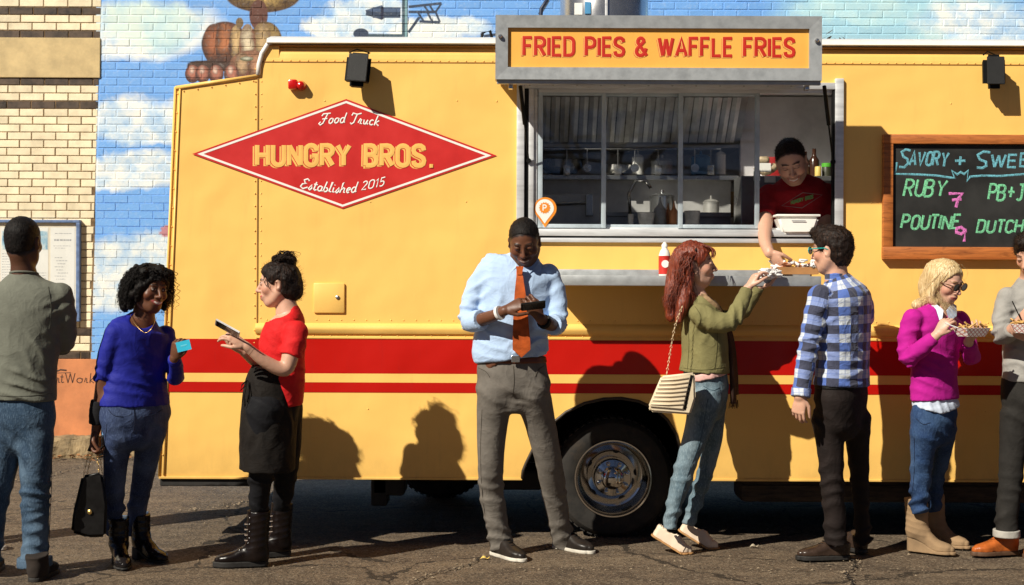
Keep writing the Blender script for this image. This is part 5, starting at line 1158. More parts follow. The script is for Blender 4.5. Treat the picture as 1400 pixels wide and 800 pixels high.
def hair_mat(name, col, hi, rough=.42, sc=(150, 150, 14)):
    if name in MAT: return MAT[name]
    m, nt, b = newmat(name); v = coords(nt, 'pos', sc); n = noise(nt, v, 1, 4, .6, .6); c = ramp(nt, n, [(.3, tuple(x*.5 for x in col)), (.5, col), (.72, hi)])
    nt.links.new(c, b.inputs['Base Color']); b.inputs['Roughness'].default_value = rough; b.inputs['Specular IOR Level'].default_value = .5 if col[0] > .05 else .22
    bump(nt, b, n, .8, .006); MAT[name] = m; return m
M_eye = pbr('eye_white', (.75, .72, .68), .2, var=.03, bmp=0); M_iris = pbr('dark_iris', (.02, .012, .008), .1, bmp=0); M_teeth = pbr('teeth', (.80, .77, .70), .3, var=.03, bmp=0)

def rotM(yaw, pitch=0, roll=0):
    """columns: side, forward, up"""
    y, p, r = R(yaw), R(pitch), R(roll)
    f0 = V3(math.sin(y), -math.cos(y), 0); s0 = V3(math.cos(y), math.sin(y), 0); u0 = V3(0, 0, 1)
    f = f0*math.cos(p)-u0*math.sin(p); u = u0*math.cos(p)+f0*math.sin(p)
    s = s0*math.cos(r)+u*math.sin(r); u = u*math.cos(r)-s0*math.sin(r); s = np.cross(f, u); return np.stack([s, f, u], 1)
def head_prims(c, M, s=1.0, smile=0, jaw=1.0, nose=1.0):
    def W(p): return c+M@(V3(*p)*s)
    def E(p, r, k=.012): return Ell(W(p), V3(*r)*s, M, k*s)
    def T(st, k=.01): return Loft([list(W(a[:3]))+[a[3]*s] for a in st], sub=2, k=k*s)
    P_ = [E((0, -.014, .034), (.074, .094, .082), .01), E((0, .018, -.012), (.064, .070, .092), .03), E((0, .046, -.088*1.0), (.026*jaw, .026, .020), .03)]
    for x in (-1, 1):
        P_ += [T([(x*.056*jaw, -.004, -.045, .020), (x*.044*jaw, .022, -.078, .018), (x*.018, .050, -.094, .016)], .03), E((x*.040, .056, -.022), (.022, .022, .022), .02)]
        P_ += [E((x*.026, .079, .028), (.020, .010, .008), .012)]
    P_ += [T([(0, .086, .016, .0075), (0, .100*nose, -.010, .009), (0, .108*nose, -.026, .0115)], .012)]
    for x in (-1, 1): P_ += [E((x*.012, .094, -.030), (.009, .011, .008), .006)]
    u = .007*min(smile, 1.2); P_ += [T([(-.027-.003*smile, .074, -.058+u, .004), (-.012, .086, -.0565+u*.2, .0062), (0, .089, -.0575-u*.1, .0058), (.012, .086, -.0565+u*.2, .0062), (.027+.003*smile, .074, -.058+u, .004)], .005), T([(-.024, .075, -.061+u, .004), (0, .086, -.0675-u*.2, .0075), (.024, .075, -.061+u, .004)], .005), E((0, .074, -.060), (.030, .018, .022), .02)]
    if smile > .7: P_ += [E((x*.044, .058, -.026), (.019, .020, .017), .015) for x in (-1, 1)]
    sub = [(E((x*.031, .094, .008), (.017, .015, .012), .01)) for x in (-1, 1)]
    sub += [E((0, .102, -.0608), (.024, .012, .0016), .003)] if smile <= .5 else []
    ears = []
    for x in (-1, 1):
        ears += [Ell(W((x*.076, -.012, -.006)), V3(.009, .019, .031)*s, M@rot_z(x*-.45), .006*s)]
    esub = [E((x*.084, -.006, -.004), (.006, .010, .016), .004) for x in (-1, 1)]
    lids = [E((x*.031, .079, .009), (.0155, .013, .0115), .004) for x in (-1, 1)]
    return P_, sub, ears, esub, lids
def rot_z(a): return np.array([[math.cos(a), -math.sin(a), 0], [math.sin(a), math.cos(a), 0], [0, 0, 1]])
def hand_prims(w, d, nrm, thumb, curl=(.5, .5, .6, .7), s=1.0, tc=.4, spread=.1, fs=.9):
    d = norm(d); nrm = np.asarray(nrm, float); nrm = norm(nrm-d*(nrm@d)); lat = np.cross(d, nrm)*thumb; w = np.asarray(w, float); out = []
    def st(a, l, n_, ww, th): return list(w+d*a*s+lat*l*s+nrm*n_*s)+[ww*s, th*s]
    out.append(Loft([st(-.015, 0, 0, .025, .020), st(.02, 0, 0, .029, .018), st(.055, .002, .002, .038, .017), st(.088, 0, .004, .038, .012)], side=lat, sub=3, k=.008*s))
    base = [(.094, .029), (.098, .010), (.094, -.009), (.086, -.027)]; Ls = [.074, .082, .076, .060]
    for i in range(4):
        a = curl[i]; p = w+d*(base[i][0]-.008)*s+lat*base[i][1]*s+nrm*.003*s; dirl = norm(d+lat*spread*(1.5-i)*.7); stn = [list(p)+[.0098*s*fs]]; ang = 0
        for L, f in ((.46, .75), (.30, 1.0), (.24, .7)):
            ang += a*f; dd = dirl*math.cos(ang)+nrm*math.sin(ang); p = p+dd*Ls[i]*L*s; stn.append(list(p)+[(.0092 if L > .4 else .0085 if L > .26 else .0068)*s*fs])
        out.append(Loft(stn, sub=2, k=.004*s))
    p = w+d*.022*s+lat*.022*s+nrm*.006*s; d1 = norm(d*.75+lat*(.75-tc*.3)+nrm*.35); d2 = norm(d*.95+lat*(.25-tc*.5)+nrm*(.2+tc*.6))
    p1 = p+d1*.043*s; p2 = p1+d2*.034*s; p3 = p2+norm(d2+nrm*.2*tc)*.026*s
    out.append(Loft([list(p)+[.016*s], list(p1)+[.0115*s*fs], list(p2)+[.0105*s*fs], list(p3)+[.0075*s*fs]], sub=2, k=.008*s)); return out

class Person:
    def __init__(s, d, tone, label, head, torso, hips, arms, legs, hands, name='person', sc=None, headkw={}, bodyh=.0095, lips=None, brow=(.02, .012, .008), stubble=None, eyes=True, skin_e=-.011, feet=None, by=None, scalp=None):
        legs = [[tuple(a[:3])+(a[3]*(.93 if i == 0 else .885),) for i, a in enumerate(l)] for l in legs]; arms = [[tuple(a[:3])+(a[3]*(.91 if i < len(l)-1 else 1),) for i, a in enumerate(l)] for l in arms]; s.side = (1, 0, 0)
        hips = [(a[0], a[1], a[2], a[3]*(.90 if i == len(hips)-1 else 1), a[4]*(.70 if i == len(hips)-1 else .88)) for i, a in enumerate(hips)]
        if by is not None:          # trunk turned on the spot: same breadth in the picture, true shoulder line
            rho = .62; q_ = math.sqrt(math.cos(R(by))**2+(rho*math.sin(R(by)))**2); s.side = (math.cos(R(by)), math.sin(R(by)), 0); n_ = len(torso)
            torso = [tuple(a[:3])+((a[3]/q_, a[3]/q_*rho) if i < n_-2 else a[3:5]) for i, a in enumerate(torso)]; hips = [tuple(a[:3])+(a[3]/q_*.96, a[3]/q_*.585) for a in hips]; s.q_ = q_
        if feet:
            nl = []
            for l, (hy, yw) in zip(legs, feet):
                off = CH*F/(hy-391)-.06*math.cos(R(yw))-d-l[-1][2]; n = len(l)-1; nl.append([(a[0], a[1], a[2]+off*(i/n)**.9)+tuple(a[3:]) for i, a in enumerate(l)])
            legs = nl
        s.d = d; s.s = F/d; s.label = label; s.tone = np.array(tone); s.J = lambda a: np.array(P(a[0], a[1], d+(a[2] if len(a) > 2 else 0)))
        s.headc = s.J(head[:3]); s.M = rotM(*head[3:6]); s.hs = head[6] if len(head) > 6 else 1.0
        s.torso, s.hips, s.arms, s.legs, s.hands = torso, hips, arms, legs, hands
        nb = s.st([torso[-1]])[0]; hc = s.headc+s.M@V3(0, -.028, -.055)*s.hs
        s.neck = Loft([list(np.array(nb[:3])+V3(0, 0, -.03))+[.062*s.hs], list((np.array(nb[:3])+hc)/2)+[.052*s.hs], list(hc)+[.052*s.hs]], sub=3, k=.02)
        base = [s.loft(l, -.012, side=None, k=.003, flat=(False, True)) for l in legs]+[s.loft(hips, skin_e, k=.03), s.loft([(torso[0][0], torso[0][1]-6)+tuple(torso[0][2:])]+list(torso[1:]), skin_e, k=.03, flat=(True, False)), s.neck]
        for a in arms: base.append(s.loft(a, -.007, side=None, k=.03))
        hp = [hand_prims(s.J(h[0]), *h[1:]) for h in hands]
        HP, sub, ears, esub, lids = head_prims(s.headc, s.M, s.hs, **headkw)
        # whole body, then finer head and hands from the same form
        def fill(f):
            for p in base: f.add(p)
            for p in HP: f.add(p)
            for p in sub: f.add(p, sub=True)
            for p in ears: f.add(p)
            for p in esub: f.add(p, sub=True)
            for p in lids: f.add(p)
            for hh in hp:
                for p in hh: f.add(p)
            return f
        allp = base+HP+[p for hh in hp for p in hh]; lo = np.min([p.lo for p in allp], 0)-.03; hi = np.max([p.hi for p in allp], 0)+.03
        reg = [(s.headc+s.M@V3(0, .0, -.01)*s.hs, .155*s.hs)]
        for h, hh in zip(hands, hp):
            w = s.J(h[0]); c = w+norm(h[1])*.085; reg.append((c, .125))
        parts = []
        f = fill(Field(lo, hi, bodyh)); v, q = f.mesh(); v = smooth_mesh(v, q, 1); cen = v[q].mean(1); keep = np.ones(len(q), bool)
        for c, r in reg: keep &= ((cen-c)**2).sum(1) > (r-.004)**2
        parts.append((v, q[keep]))
        for i, (c, r) in enumerate(reg):
            h = .0036 if i == 0 else .0032; f = fill(Field(c-r-.02, c+r+.02, h)); v, q = f.mesh(); cen = v[q].mean(1); keep = ((cen-c)**2).sum(1) < (r+.002)**2; parts.append((v, q[keep]))
        V = []; Q = []; n = 0
        for v, q in parts:
            used = np.unique(q); mp = np.full(len(v), -1); mp[used] = np.arange(len(used)); V.append(v[used]); Q.append(mp[q]+n); n += len(used)
        V = np.concatenate(V); Q = np.concatenate(Q)
        # tone: lips, brows, beard shadow, cheeks
        col = np.tile(s.tone, (len(V), 1)); q = (V-s.headc)@s.M/s.hs; near = (q**2).sum(1) < .17**2
        lc = np.array(lips) if lips is not None else s.tone*V3(.85, .45, .42)+V3(.03, .0, .0); sm = headkw.get('smile', 0)
        def paint(c, r, color, amt=1.0, soft=.35):
            e = np.sqrt((((q-V3(*c))/V3(*r))**2).sum(1)); m = np.clip((1+soft-e)/soft, 0, 1)*amt*near; col[:] = col*(1-m[:, None])+np.array(color)*m[:, None]
        for x in (-1, 1): paint((x*.05, .06, -.022), (.022, .03, .018), s.tone*V3(1.02, .72, .66), .45, .8)
        paint((0, .105, -.026), (.012, .012, .012), s.tone*V3(1.0, .75, .7), .4, .8)
        u = .007*min(sm, 1.2)
        for t in (-1, -.75, -.5, -.25, 0, .25, .5, .75, 1):
            xx = t*(.026+.003*sm); paint((xx, .085, -.0570+u*t*t), (.0055, .02, .0042*(1-.4*abs(t))), lc); paint((xx*.9, .085, -.0668-u*.2+(u*1.1+.0045)*t*t), (.0055, .02, .0050*(1-.4*abs(t))), lc)
        if sm > .5:
            for t in (-.8, -.6, -.4, -.2, 0, .2, .4, .6, .8): paint((t*.024, .088, -.0615+u*t*t), (.0042, .02, (.0030+.0016*sm)*(1-.5*abs(t))), (.78, .74, .68), 1, .3)
        else: paint((0, .088, -.0608), (.024, .02, .0016), s.tone*.25, .8, .6)
        for x in (-1, 1):
            for t in (-1, -.5, 0, .5, 1): paint((x*(.031+t*.015), .085, .033-t*t*.004+.001*sm), (.008, .02, .0036), brow, .75)
            if 1:
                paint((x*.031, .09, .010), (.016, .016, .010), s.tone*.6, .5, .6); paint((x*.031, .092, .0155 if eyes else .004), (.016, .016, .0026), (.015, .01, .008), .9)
                if eyes: paint((x*.031, .094, .0075), (.0125, .014, .0035), (.62, .58, .54), .9, .3); paint((x*.031, .094, .008), (.0055, .014, .005), (.02, .012, .01), 1, .3)
        if scalp is not None:
            y, z = q[:, 1], q[:, 2]; hl0, hl1 = scalp[1]; side_ = scalp[2]; line = np.where(y > 0, side_+(hl0-side_)*np.clip(y/hl1, 0, 1)**1.4, side_-(.06+side_)*np.clip(-y/.05, 0, 1))
            m = np.clip((z-line+.010+.005*vnoise(q*70, 1))/.012, 0, 1)*near*(((np.abs(q[:, 0]) < .072) | (z > .02))); col[:] = col*(1-m[:, None])+np.array(scalp[0])*m[:, None]
        if stubble is not None:
            paint((0, .045, -.078), (.062, .06, .034), stubble[0], stubble[1], .4); paint((0, .09, -.046), (.028, .02, .006), stubble[0], stubble[1]*1.2, .5)
        s.o = mesh_obj(name, V, Q, M_skin, None, org=(s.headc[0], d, 0 if name == 'person' else 0), attrs={'tone': ('FLOAT_COLOR', col)}); tag(s.o, label, 'person')
    def st(s, lst):
        out = []
        for a in lst:
            p = s.J(a); k = F/s.d; out.append(list(p)+[x/k for x in a[3:]])
        return out
    def loft(s, lst, ease=0, side=0, flat=(False, False), k=.02, sub=4): return Loft(s.st(lst), s.side if len(lst[0]) > 4 else None, flat, sub, k, ease)
    def on(s, px, py, off=.001):
        """the point of the last garment built that lies at this place"""
        from mathutils.bvhtree import BVHTree
        if s.bv is None: s.bv = BVHTree.FromPolygons([tuple(a) for a in s.last[0]], [tuple(int(i) for i in f) for f in s.last[1]])
        o = Vector((0, 0, CH)); d_ = (P(px, py, s.d)-o).normalized(); h = s.bv.ray_cast(o, d_); return (h[0]-d_*off) if h[0] is not None else P(px, py, s.d)
    def tr(s, lst, r=.62): return s.st([tuple(a[:3])+(a[3]/s.q_, a[3]/s.q_*r) for a in lst])
    def seam(s, lines, mat, r=.0017, name='seam', par=None):
        m_ = MB()
        for ln in lines:
            c = catmull(np.array([(x, y, 0) for x, y in ln]), 5) if len(ln) > 1 else ln; m_.tube([s.on(q[0], q[1]) for q in c], r, 5)
        o = m_.build(name, mat, par or s.o, smooth=True); tag(o, kind='stuff'); return o
    def part(s, name, prims, mat, h=.007, disp=None, cut=None, sm=1, label=None, uv=None, post=None, parent=None):
        v, q = build_prims(prims, h, disp=disp, cut=cut, sm=2 if h > .005 else sm, post=post); at = {}; s.last = (v, q); s.bv = None
        if uv is not None: at['cloth'] = ('FLOAT_VECTOR', uv(v))
        o = mesh_obj(name, v, q, mat, parent or s.o, attrs=at)
        if label: o['label'] = label
        return o
    def L(s, p): return s.headc+s.M@(np.asarray(p, float)*s.hs)
    def loc(s, Q): return (Q-s.headc)@s.M/s.hs
    # --- standard garments
    def top(s, mat, name='shirt', sleeves=(1, 1), ease=0, se=.0, fold=(), neckcut=None, hem=None, h=.0065, base=.0018, uvfront=None, cuff=None, bf=14, label=None, extra=()):
        pr = [s.loft(s.torso, ease, flat=(True, False), k=.022)]; sl = []
        for a, f in zip(s.arms, sleeves):
            if not f: continue
            st = s.st(a); c = catmull(np.array([x[:4] for x in st]), 6); n = max(3, int(round(len(c)*f))); c = c[:n]
            lf = Loft([list(x) for x in c[::2]]+([list(c[-1])] if (n-1) % 2 else []), None, (False, True), 1, .013, se); pr.append(lf); sl.append(lf)
        pr += list(extra)
        def cut(Q):
            D = np.full(Q.shape[:-1], -1.0)
            for (c, r) in (neckcut or []): e = Ell(c, r, None)(Q); D = np.maximum(D, -e)
            if hem is not None: D = np.maximum(D, hem(Q))
            return D
        uvf = None
        if uvfront is not None:
            tl = pr[0]
            def uvf(v):
                a, b_, dt = tl.uv(v, uvfront); rt = tl(v); out = np.stack([a, b_, np.zeros(len(v))], 1); best = rt.copy()
                for j, lf in enumerate(sl):
                    u, w_, _ = lf.uv(v, uvfront); r = lf(v); m = r < best-.004; out[m] = np.stack([u*.6+.3, -w_+.02, np.full(len(v), 1.0)], 1)[m]; best = np.minimum(best, r)
                return out
        return s.part(name, pr, mat, h, folds(fold, base, bf), cut if (neckcut or hem) else None, uv=uvf, label=label)
    def pants(s, mat, name='trousers', ease=0, fold=(), h=.0075, base=.0016, legcut=1.0, label=None, waist=None):
        pr = [s.loft(l, ease, flat=(False, True), side=None, k=.003) for l in s.legs]+[s.loft(s.hips, ease, flat=(True, False), k=.022)]
        return s.part(name, pr, mat, h, folds(fold, base, 16), None, label=label)
    def jn(s, i, leg, f):  # joint helper for folds
        return s.J(leg[i])
    def std_folds(s, amp=.006):
        F_ = []
        for l in s.legs:
            n = len(l); kn = s.J(l[n//2]); F_.append((kn, (0.25, .2, 1), .10, amp*1.3, .055)); F_.append((s.J(l[-1])+V3(0, 0, .05), (-.2, .3, 1), .10, amp*1.8, .046)); F_.append((s.J(l[0])+V3(0, -.03, .03), (.6, .1, .8), .10, amp*1.3, .06)); F_.append(((kn+s.J(l[-1]))/2, (.35, .1, 1), .10, amp*.9, .07))
        return F_
    def arm_folds(s, amp=.006):
        F_ = []
        for a in s.arms:
            e = s.J(a[2 if len(a) > 3 else 1]); sh = s.J(a[0]); d_ = norm(e-sh); F_.append((e, d_+V3(.1, .1, .2), .09, amp*1.5, .045)); F_.append((sh+V3(0, 0, -.08), d_+V3(.5, 0, 0), .10, amp*1.2, .055))
            F_.append((s.J(a[-1]), norm(s.J(a[-1])-e), .06, amp*.6, .03))
        return F_
def ground_pt(px, py):
    d = CH*F/(unroll(px, py)[1]-391); return P(px, py, d)
def shoe(per, px, py, yaw, L=.28, wd=1.0, kind='low', pitch=0, mat=None, sole=None, H=.10, lift=0, sole_t=.022, shr=.045, name='shoe', lace=None, heel_block=False, toe_fix=None, open_=False):
    g0 = ground_pt(px, py); f0 = norm((math.sin(R(yaw)), -math.cos(R(yaw)), 0)); s0 = norm((math.cos(R(yaw)), math.sin(R(yaw)), 0)); k = L/.28
    def lf(y): t = np.clip((y/L-.12)/.58, 0, 1); return lift*(1-t*t*(3-2*t))
    st = [(0, .030*k, .045, .030*wd, .040), (0, .07*k, .052, .034*wd, .050), (0, .12*k, .048, .037*wd, .044), (0, .17*k, .036, .043*wd, .032), (0, .215*k, .028, .045*wd, .027), (0, .25*k, .024, .036*wd, .022), (0, .265*k, .022, .022*wd, .016)]
    up = Loft([(a, b, c+sole_t*.5, w, h_) for a, b, c, w, h_ in st], (1, 0, 0), sub=3, k=.015)
    pr = [up]
    if H > .07: pr.append(Loft([(0, .06*k, .06, shr*.92), (0, .055*k, H*.6+.02, shr*.95), (0, .05*k, H, shr)], None, (False, True), 3, .03))
    lo = V3(-.08, -.06, -.02); hi = V3(.08, L+.04, max(H, .11)+.04+lift)
    f = Field(lo, hi, .0042); Qp = f.pts(); Q2 = Qp.copy(); Q2[..., 2] -= lf(Qp[..., 1])
    ysr = [a[1] for a in st]; zsr = [a[2]+sole_t*.5 for a in st]; Qu = Q2.copy(); Qu[..., 2] = np.maximum(Q2[..., 2], np.interp(Q2[..., 1], ysr, zsr)*.92)
    for p in pr:
        d_ = p(Qu if p is up else Q2); kk = p.k; a = f.D; h_ = np.clip(.5+.5*(a-d_)/kk, 0, 1); f.D = a*(1-h_)+d_*h_-kk*h_*(1-h_)
    f.D = np.maximum(f.D, sole_t-.001-Q2[..., 2])
    if open_:  # low vamp of a slip-on
        c = Ell((0, .09*k, .085), (.028, .085*k, .05)); f.D = np.maximum(f.D, -c(Q2))
    f.disp(lambda Q: .0014*vnoise(Q, 38)-(.0018*(np.abs(np.sin(Q[:, 2]*95+Q[:, 1]*20))**6)*(Q[:, 2] > .09) if kind == 'boot' else 0), .03)
    v, q = f.mesh(); v = smooth_mesh(v, q, 1)
    piv = V3(0, L*.78, 0)
    def tw(v):
        if pitch:
            c, s_ = math.cos(R(pitch)), math.sin(R(pitch)); r = v-piv; m = r[:, 1] < 0; y = np.where(m, r[:, 1]*c+r[:, 2]*s_, r[:, 1]); z = np.where(m, -r[:, 1]*s_+r[:, 2]*c, r[:, 2]); v = np.stack([r[:, 0], y, z], 1)+piv
        return np.array(g0)+v[:, :1]*s0+v[:, 1:2]*f0+v[:, 2:3]*V3(0, 0, 1)
    o = mesh_obj(name, tw(v), q, mat, per.o)
    # sole
    f = Field(lo, hi, .0042); Qp = f.pts(); Q2 = Qp.copy(); Q2[..., 2] = np.clip(Q2[..., 2]-lf(Qp[..., 1]), sole_t, None) if True else Q2[..., 2]
    fp = Loft([(a, b, sole_t, w+.0045, .03) for a, b, c, w, h_ in st], (1, 0, 0), sub=3); Q3 = Qp.copy(); Q3[..., 2] = sole_t; f.D = fp(Q3)
    top = lf(Qp[..., 1])+sole_t; f.D = np.maximum(f.D, Qp[..., 2]-top); f.D = np.maximum(f.D, -Qp[..., 2]-.001)
    if heel_block: f.D = np.maximum(f.D, np.where(Qp[..., 1] > .075*k, (top-sole_t*.7)-Qp[..., 2], -1))
    v, q = f.mesh()
    if len(q): mesh_obj('sole', tw(v), q, sole or mat, o)
    if lace is not None:
        m_ = MB(); n = 6 if H > .15 else 4
        for i in range(n):
            if H > .15: y = .128*k-.012*min(i, 1)*k; z = .072+i*.028; hw = .026; y = y if i == 0 else .05*k+shr+.002
            else: y = .175*k-i*.020*k; z = .068+i*.012; hw = .020
            pts = tw(np.array([(-hw, y-.006, z), (-hw*.3, y+.009, z+.006), (hw*.3, y+.009, z+.004), (hw, y-.006, z+.008)])); m_.tube([Vector(p) for p in pts], .0028, 6)
        m_.build('laces', lace, o, smooth=True)
    return o
def hair_cap(per, mat, infl=.008, hl=(.055, .072), back=-.075, side_=-.02, amp=.004, fr=(90, 90, 30), name='hair', extra=(), h=.0045, top=0, cutfn=None, sm=0, sideburn=True):
    """hair over the skull: hl=(height of the hairline above mid head, forward reach), cut lower at the back than at the sides"""
    M, s_ = per.M, per.hs
    pr = [Ell(per.L((0, -.014, .036)), (V3(.074, .095, .082)+infl)*s_, M, .02), Ell(per.L((0, -.035, -.02)), (V3(.060, .062, .07)+infl)*s_, M, .03)]
    if top: pr.append(Ell(per.L((0, .02, .095)), V3(.058, .075, .03+top)*s_, M, .025))
    pr += list(extra)
    def cut(Q):
        q = per.loc(Q); x, y, z = q[..., 0], q[..., 1], q[..., 2]
        # hairline: rises forward; the allowed region is z above a curve of y
        line = np.where(y > .0, side_+(hl[0]-side_)*np.clip(y/hl[1], 0, 1)**1.4+np.clip(y-hl[1], 0, 1)*1.2, side_+(back-side_)*np.clip(-y/.05, 0, 1))
        line = line+.007*vnoise(q*V3(60, 60, 60), 1)
        D = (line-z)*.8
        ear = np.sqrt(((y+.008)/.022)**2+((z+.008)/.034)**2)-1; D = np.where(np.abs(x) > .05, np.maximum(D, -ear*.02), D)
        if cutfn: D = np.minimum(D, cutfn(q))
        return D*s_
    fr = np.array(fr, float)
    def dsp(Q): q = per.loc(Q); return amp*(vnoise(q*fr, 1)+.5*vnoise(q*fr*2.1, 1))
    v, q = build_prims(pr, h, disp=dsp, cut=cut, sm=sm); per.hair = (v, q); return mesh_obj(name, v, q, mat, per.o)
def locks(per, mat, guides, n=12, spread=.02, r=.004, wave=.01, wl=.09, seed=1, name='hair_locks', parent=None, seg=16, tip=.25):
    rg = random.Random(seed); m = MB()
    for g in guides:
        pts = catmull(np.array([list(p) for p in g]), max(3, seg//max(1, len(g)-1)))
        for i in range(n):
            off = V3(rg.gauss(0, 1), rg.gauss(0, 1), rg.gauss(0, .6))*spread; ph = rg.random()*6.28; ph2 = rg.random()*6.28; w_ = wave*rg.uniform(.5, 1.4); ll = wl*rg.uniform(.8, 1.25); cutl = rg.uniform(.8, 1.0); out = []; rs = []; L = 0; K = max(4, int(len(pts)*cutl))
            for j in range(K):
                if j: L += np.linalg.norm(pts[j]-pts[j-1])
                t = j/(K-1); o = off*(.35+.65*min(1, t*2))+V3(math.sin(L/ll*6.28+ph), math.sin(L/ll*6.28+ph2), 0)*w_*min(1, t*2.5); out.append(Vector(pts[j]+o)); rs.append(r*(rg.uniform(.8, 1.2))*(1-(1-tip)*t**2))
            m.tube(out, rs, 5)
    return m.build(name, mat, parent or per.o, smooth=True)
def fuzz(per, mat, n=700, ln=.009, r=.0006, flow=(0, -.3, -.5), seed=2, name='hair_fuzz', spread=.4):
    """short single hairs rooted over the hair surface"""
    v, q = per.hair; rg = np.random.RandomState(seed); a, b, c = v[q[:, 0]], v[q[:, 1]], v[q[:, 2]]; nn = np.cross(b-a, c-a); nn /= np.maximum(np.linalg.norm(nn, axis=1)[:, None], 1e-9)
    cen = v.mean(0); m = ((a-cen)*nn).sum(1) > .0; ids = rg.choice(np.where(m)[0], n); mb = MB(); fl = per.M@V3(*flow)
    for i in ids:
        d = norm(nn[i]*.55+fl+rg.randn(3)*spread); p = a[i]-nn[i]*.001; l = ln*rg.uniform(.6, 1.3); d2 = norm(d+fl*.5+rg.randn(3)*.2); mb.tube([Vector(p), Vector(p+d*l*.5), Vector(p+d*l*.5+d2*l*.5)], [r, r*.85, r*.35], 3, cap=False)
    mb.keep = True; return mb.build(name, mat, per.o, smooth=True)
def ribbon(mb, pts, wd, th, up=None):
    # flat band through pts, width direction per point or constant
    pts = [Vector(p) for p in pts]; v = []
    for i, p in enumerate(pts):
        t = (pts[min(i+1, len(pts)-1)]-pts[max(i-1, 0)]).normalized(); u = Vector(up[i] if isinstance(up, list) else up).normalized(); u = (u-t*u.dot(t)).normalized(); n = t.cross(u); w_ = wd[i] if isinstance(wd, (list, tuple)) else wd
        v += [p-u*w_/2-n*th/2, p+u*w_/2-n*th/2, p+u*w_/2+n*th/2, p-u*w_/2+n*th/2]
    k = len(pts); f = [(i*4+j, i*4+(j+1) % 4, (i+1)*4+(j+1) % 4, (i+1)*4+j) for i in range(k-1) for j in range(4)]+[(3, 2, 1, 0), tuple((k-1)*4+j for j in range(4))]; mb.add(v, f); return mb
def ring_on(per, loftst, z_off, mat, name, h=.03, ease=.004, tilt=None, hh=.006):
    """belt or band: the hips form grown by ease, kept between two heights"""
    lf = per.loft(loftst, ease, flat=(True, False), k=.02)
    def cut(Q): return np.abs(Q[..., 2]-z_off)-h/2
    v, q = build_prims([lf], hh, cut=cut, sm=0); return mesh_obj(name, v, q, mat, per.o)
def phone(c, dirx, diry, size, mat, label, screen=None, name='phone', edge=None):
    e = empty(name, tuple(c), label, 'phone'); x = norm(dirx); y = norm(np.asarray(diry)-x*(np.asarray(diry)@x)); z = np.cross(x, y); M = Matrix([[x[0], y[0], z[0], c[0]], [x[1], y[1], z[1], c[1]], [x[2], y[2], z[2], c[2]], [0, 0, 0, 1]])
    bm = bmesh.new(); bmesh.ops.create_cube(bm, size=1)
    for q in bm.verts: q.co = Vector((q.co.x*size[0], q.co.y*size[1], q.co.z*.009))
    bmesh.ops.bevel(bm, geom=bm.edges[:], offset=.003, segments=2, affect='EDGES'); s = MB(); s.bm(bm, M); s.build('case', mat, e)
    s = MB(); bm = bmesh.new(); bmesh.ops.create_cube(bm, size=1)
    for q in bm.verts: q.co = Vector((q.co.x*size[0]*.86, q.co.y*size[1]*.88, q.co.z*.002+.0048))
    s.bm(bm, M); s.build('screen', screen or M_iris, e); return e
# ============================================================ THE PEOPLE
T_BROWN = (.13, .052, .026); T_DARK = (.085, .036, .019); T_FAIR = (.62, .36, .25); T_FAIR2 = (.66, .40, .29)
H_BLACK = hair_mat('black_hair', (.005, .0035, .003), (.016, .010, .008), .6); H_BRN = hair_mat('dark_brown_hair', (.011, .0055, .0035), (.045, .020, .011), .55)
H_RED = hair_mat('auburn_hair', (.15, .022, .008), (.38, .075, .022)); H_BLD = hair_mat('blond_hair', (.60, .42, .20), (.95, .80, .52))
t_people = time.time()

# ---- man in the orange tie
p = Person(7.44, T_BROWN, 'man in a pale blue shirt, orange tie and grey trousers looking down at a phone', (717, 331, -.085, -4, 30, 3, 1.03),
    torso=[(699, 491, 0, 49, 33), (698, 480, 0, 53, 35), (699, 450, 0, 50, 34), (703, 415, 0, 53, 34), (706, 385, 0, 56, 33), (708, 367, 0, 52, 27), (712, 355, 0, 30, 20), (713, 346, 0, 15, 15)],
    hips=[(699, 489, 0, 46, 30), (700, 508, 0, 48, 32), (702, 530, 0, 50, 31), (703, 548, 0, 42, 26)],
    arms=[[(664, 373, 0, 15), (648, 402, -.02, 14.5), (641, 438, -.06, 12.5), (668, 434, -.18, 11.5), (690, 425, -.25, 8.5)], [(750, 375, 0, 15), (760, 404, -.02, 14.5), (762, 440, -.06, 12.5), (750, 443, -.18, 11.5), (739, 435, -.25, 8.5)]],
    legs=[[(678, 535, 0, 28), (673, 580, -.01, 24), (671, 630, -.02, 20.5), (672, 670, 0, 19.5), (680, 718, 0, 18), (687, 747, -.01, 19.5)], [(727, 535, 0, 27), (739, 580, -.01, 24), (750, 630, -.01, 21), (757, 670, .02, 20), (765, 715, .03, 17.5), (772, 743, .02, 19)]],
    hands=[((691, 424, -.25), (.86, -.25, .42), (.25, .75, -.55), -1, (.35, .6, .75, .8), .98, .5), ((738, 434, -.25), (-.42, -.30, .62), (-.45, .75, .35), -1, (.9, 1.0, 1.05, 1.1), .98, .9)],
    headkw=dict(smile=1), stubble=((.03, .014, .008), .45), lips=(.20, .06, .05), feet=[(757, 37), (748, 46)], eyes=False, scalp=((.010, .007, .006), (.080, .074), .0))
M_shirt = fabric('pale_blue_shirt', (.42, .56, .78), .8, .05, big=.35); M_gt = fabric('grey_trousers', (.150, .134, .116), .85, .12, big=.35)
ff = p.std_folds(.008)+p.arm_folds(.009)
p.top(M_shirt, 'shirt', (.66, .66), se=.004, fold=p.arm_folds(.008)+[(p.J((668, 470, -.1)), (.5, .2, 1), .10, .008, .045), (p.J((725, 470, -.1)), (-.5, .2, 1), .09, .008, .045), (p.J((680, 410, -.1)), (.9, .1, .5), .10, .006, .06), (p.J((735, 410, -.1)), (-.9, .1, .5), .10, .006, .06)], neckcut=[(p.J((713, 343, -.05)), (.052, .08, .040))], h=.006)
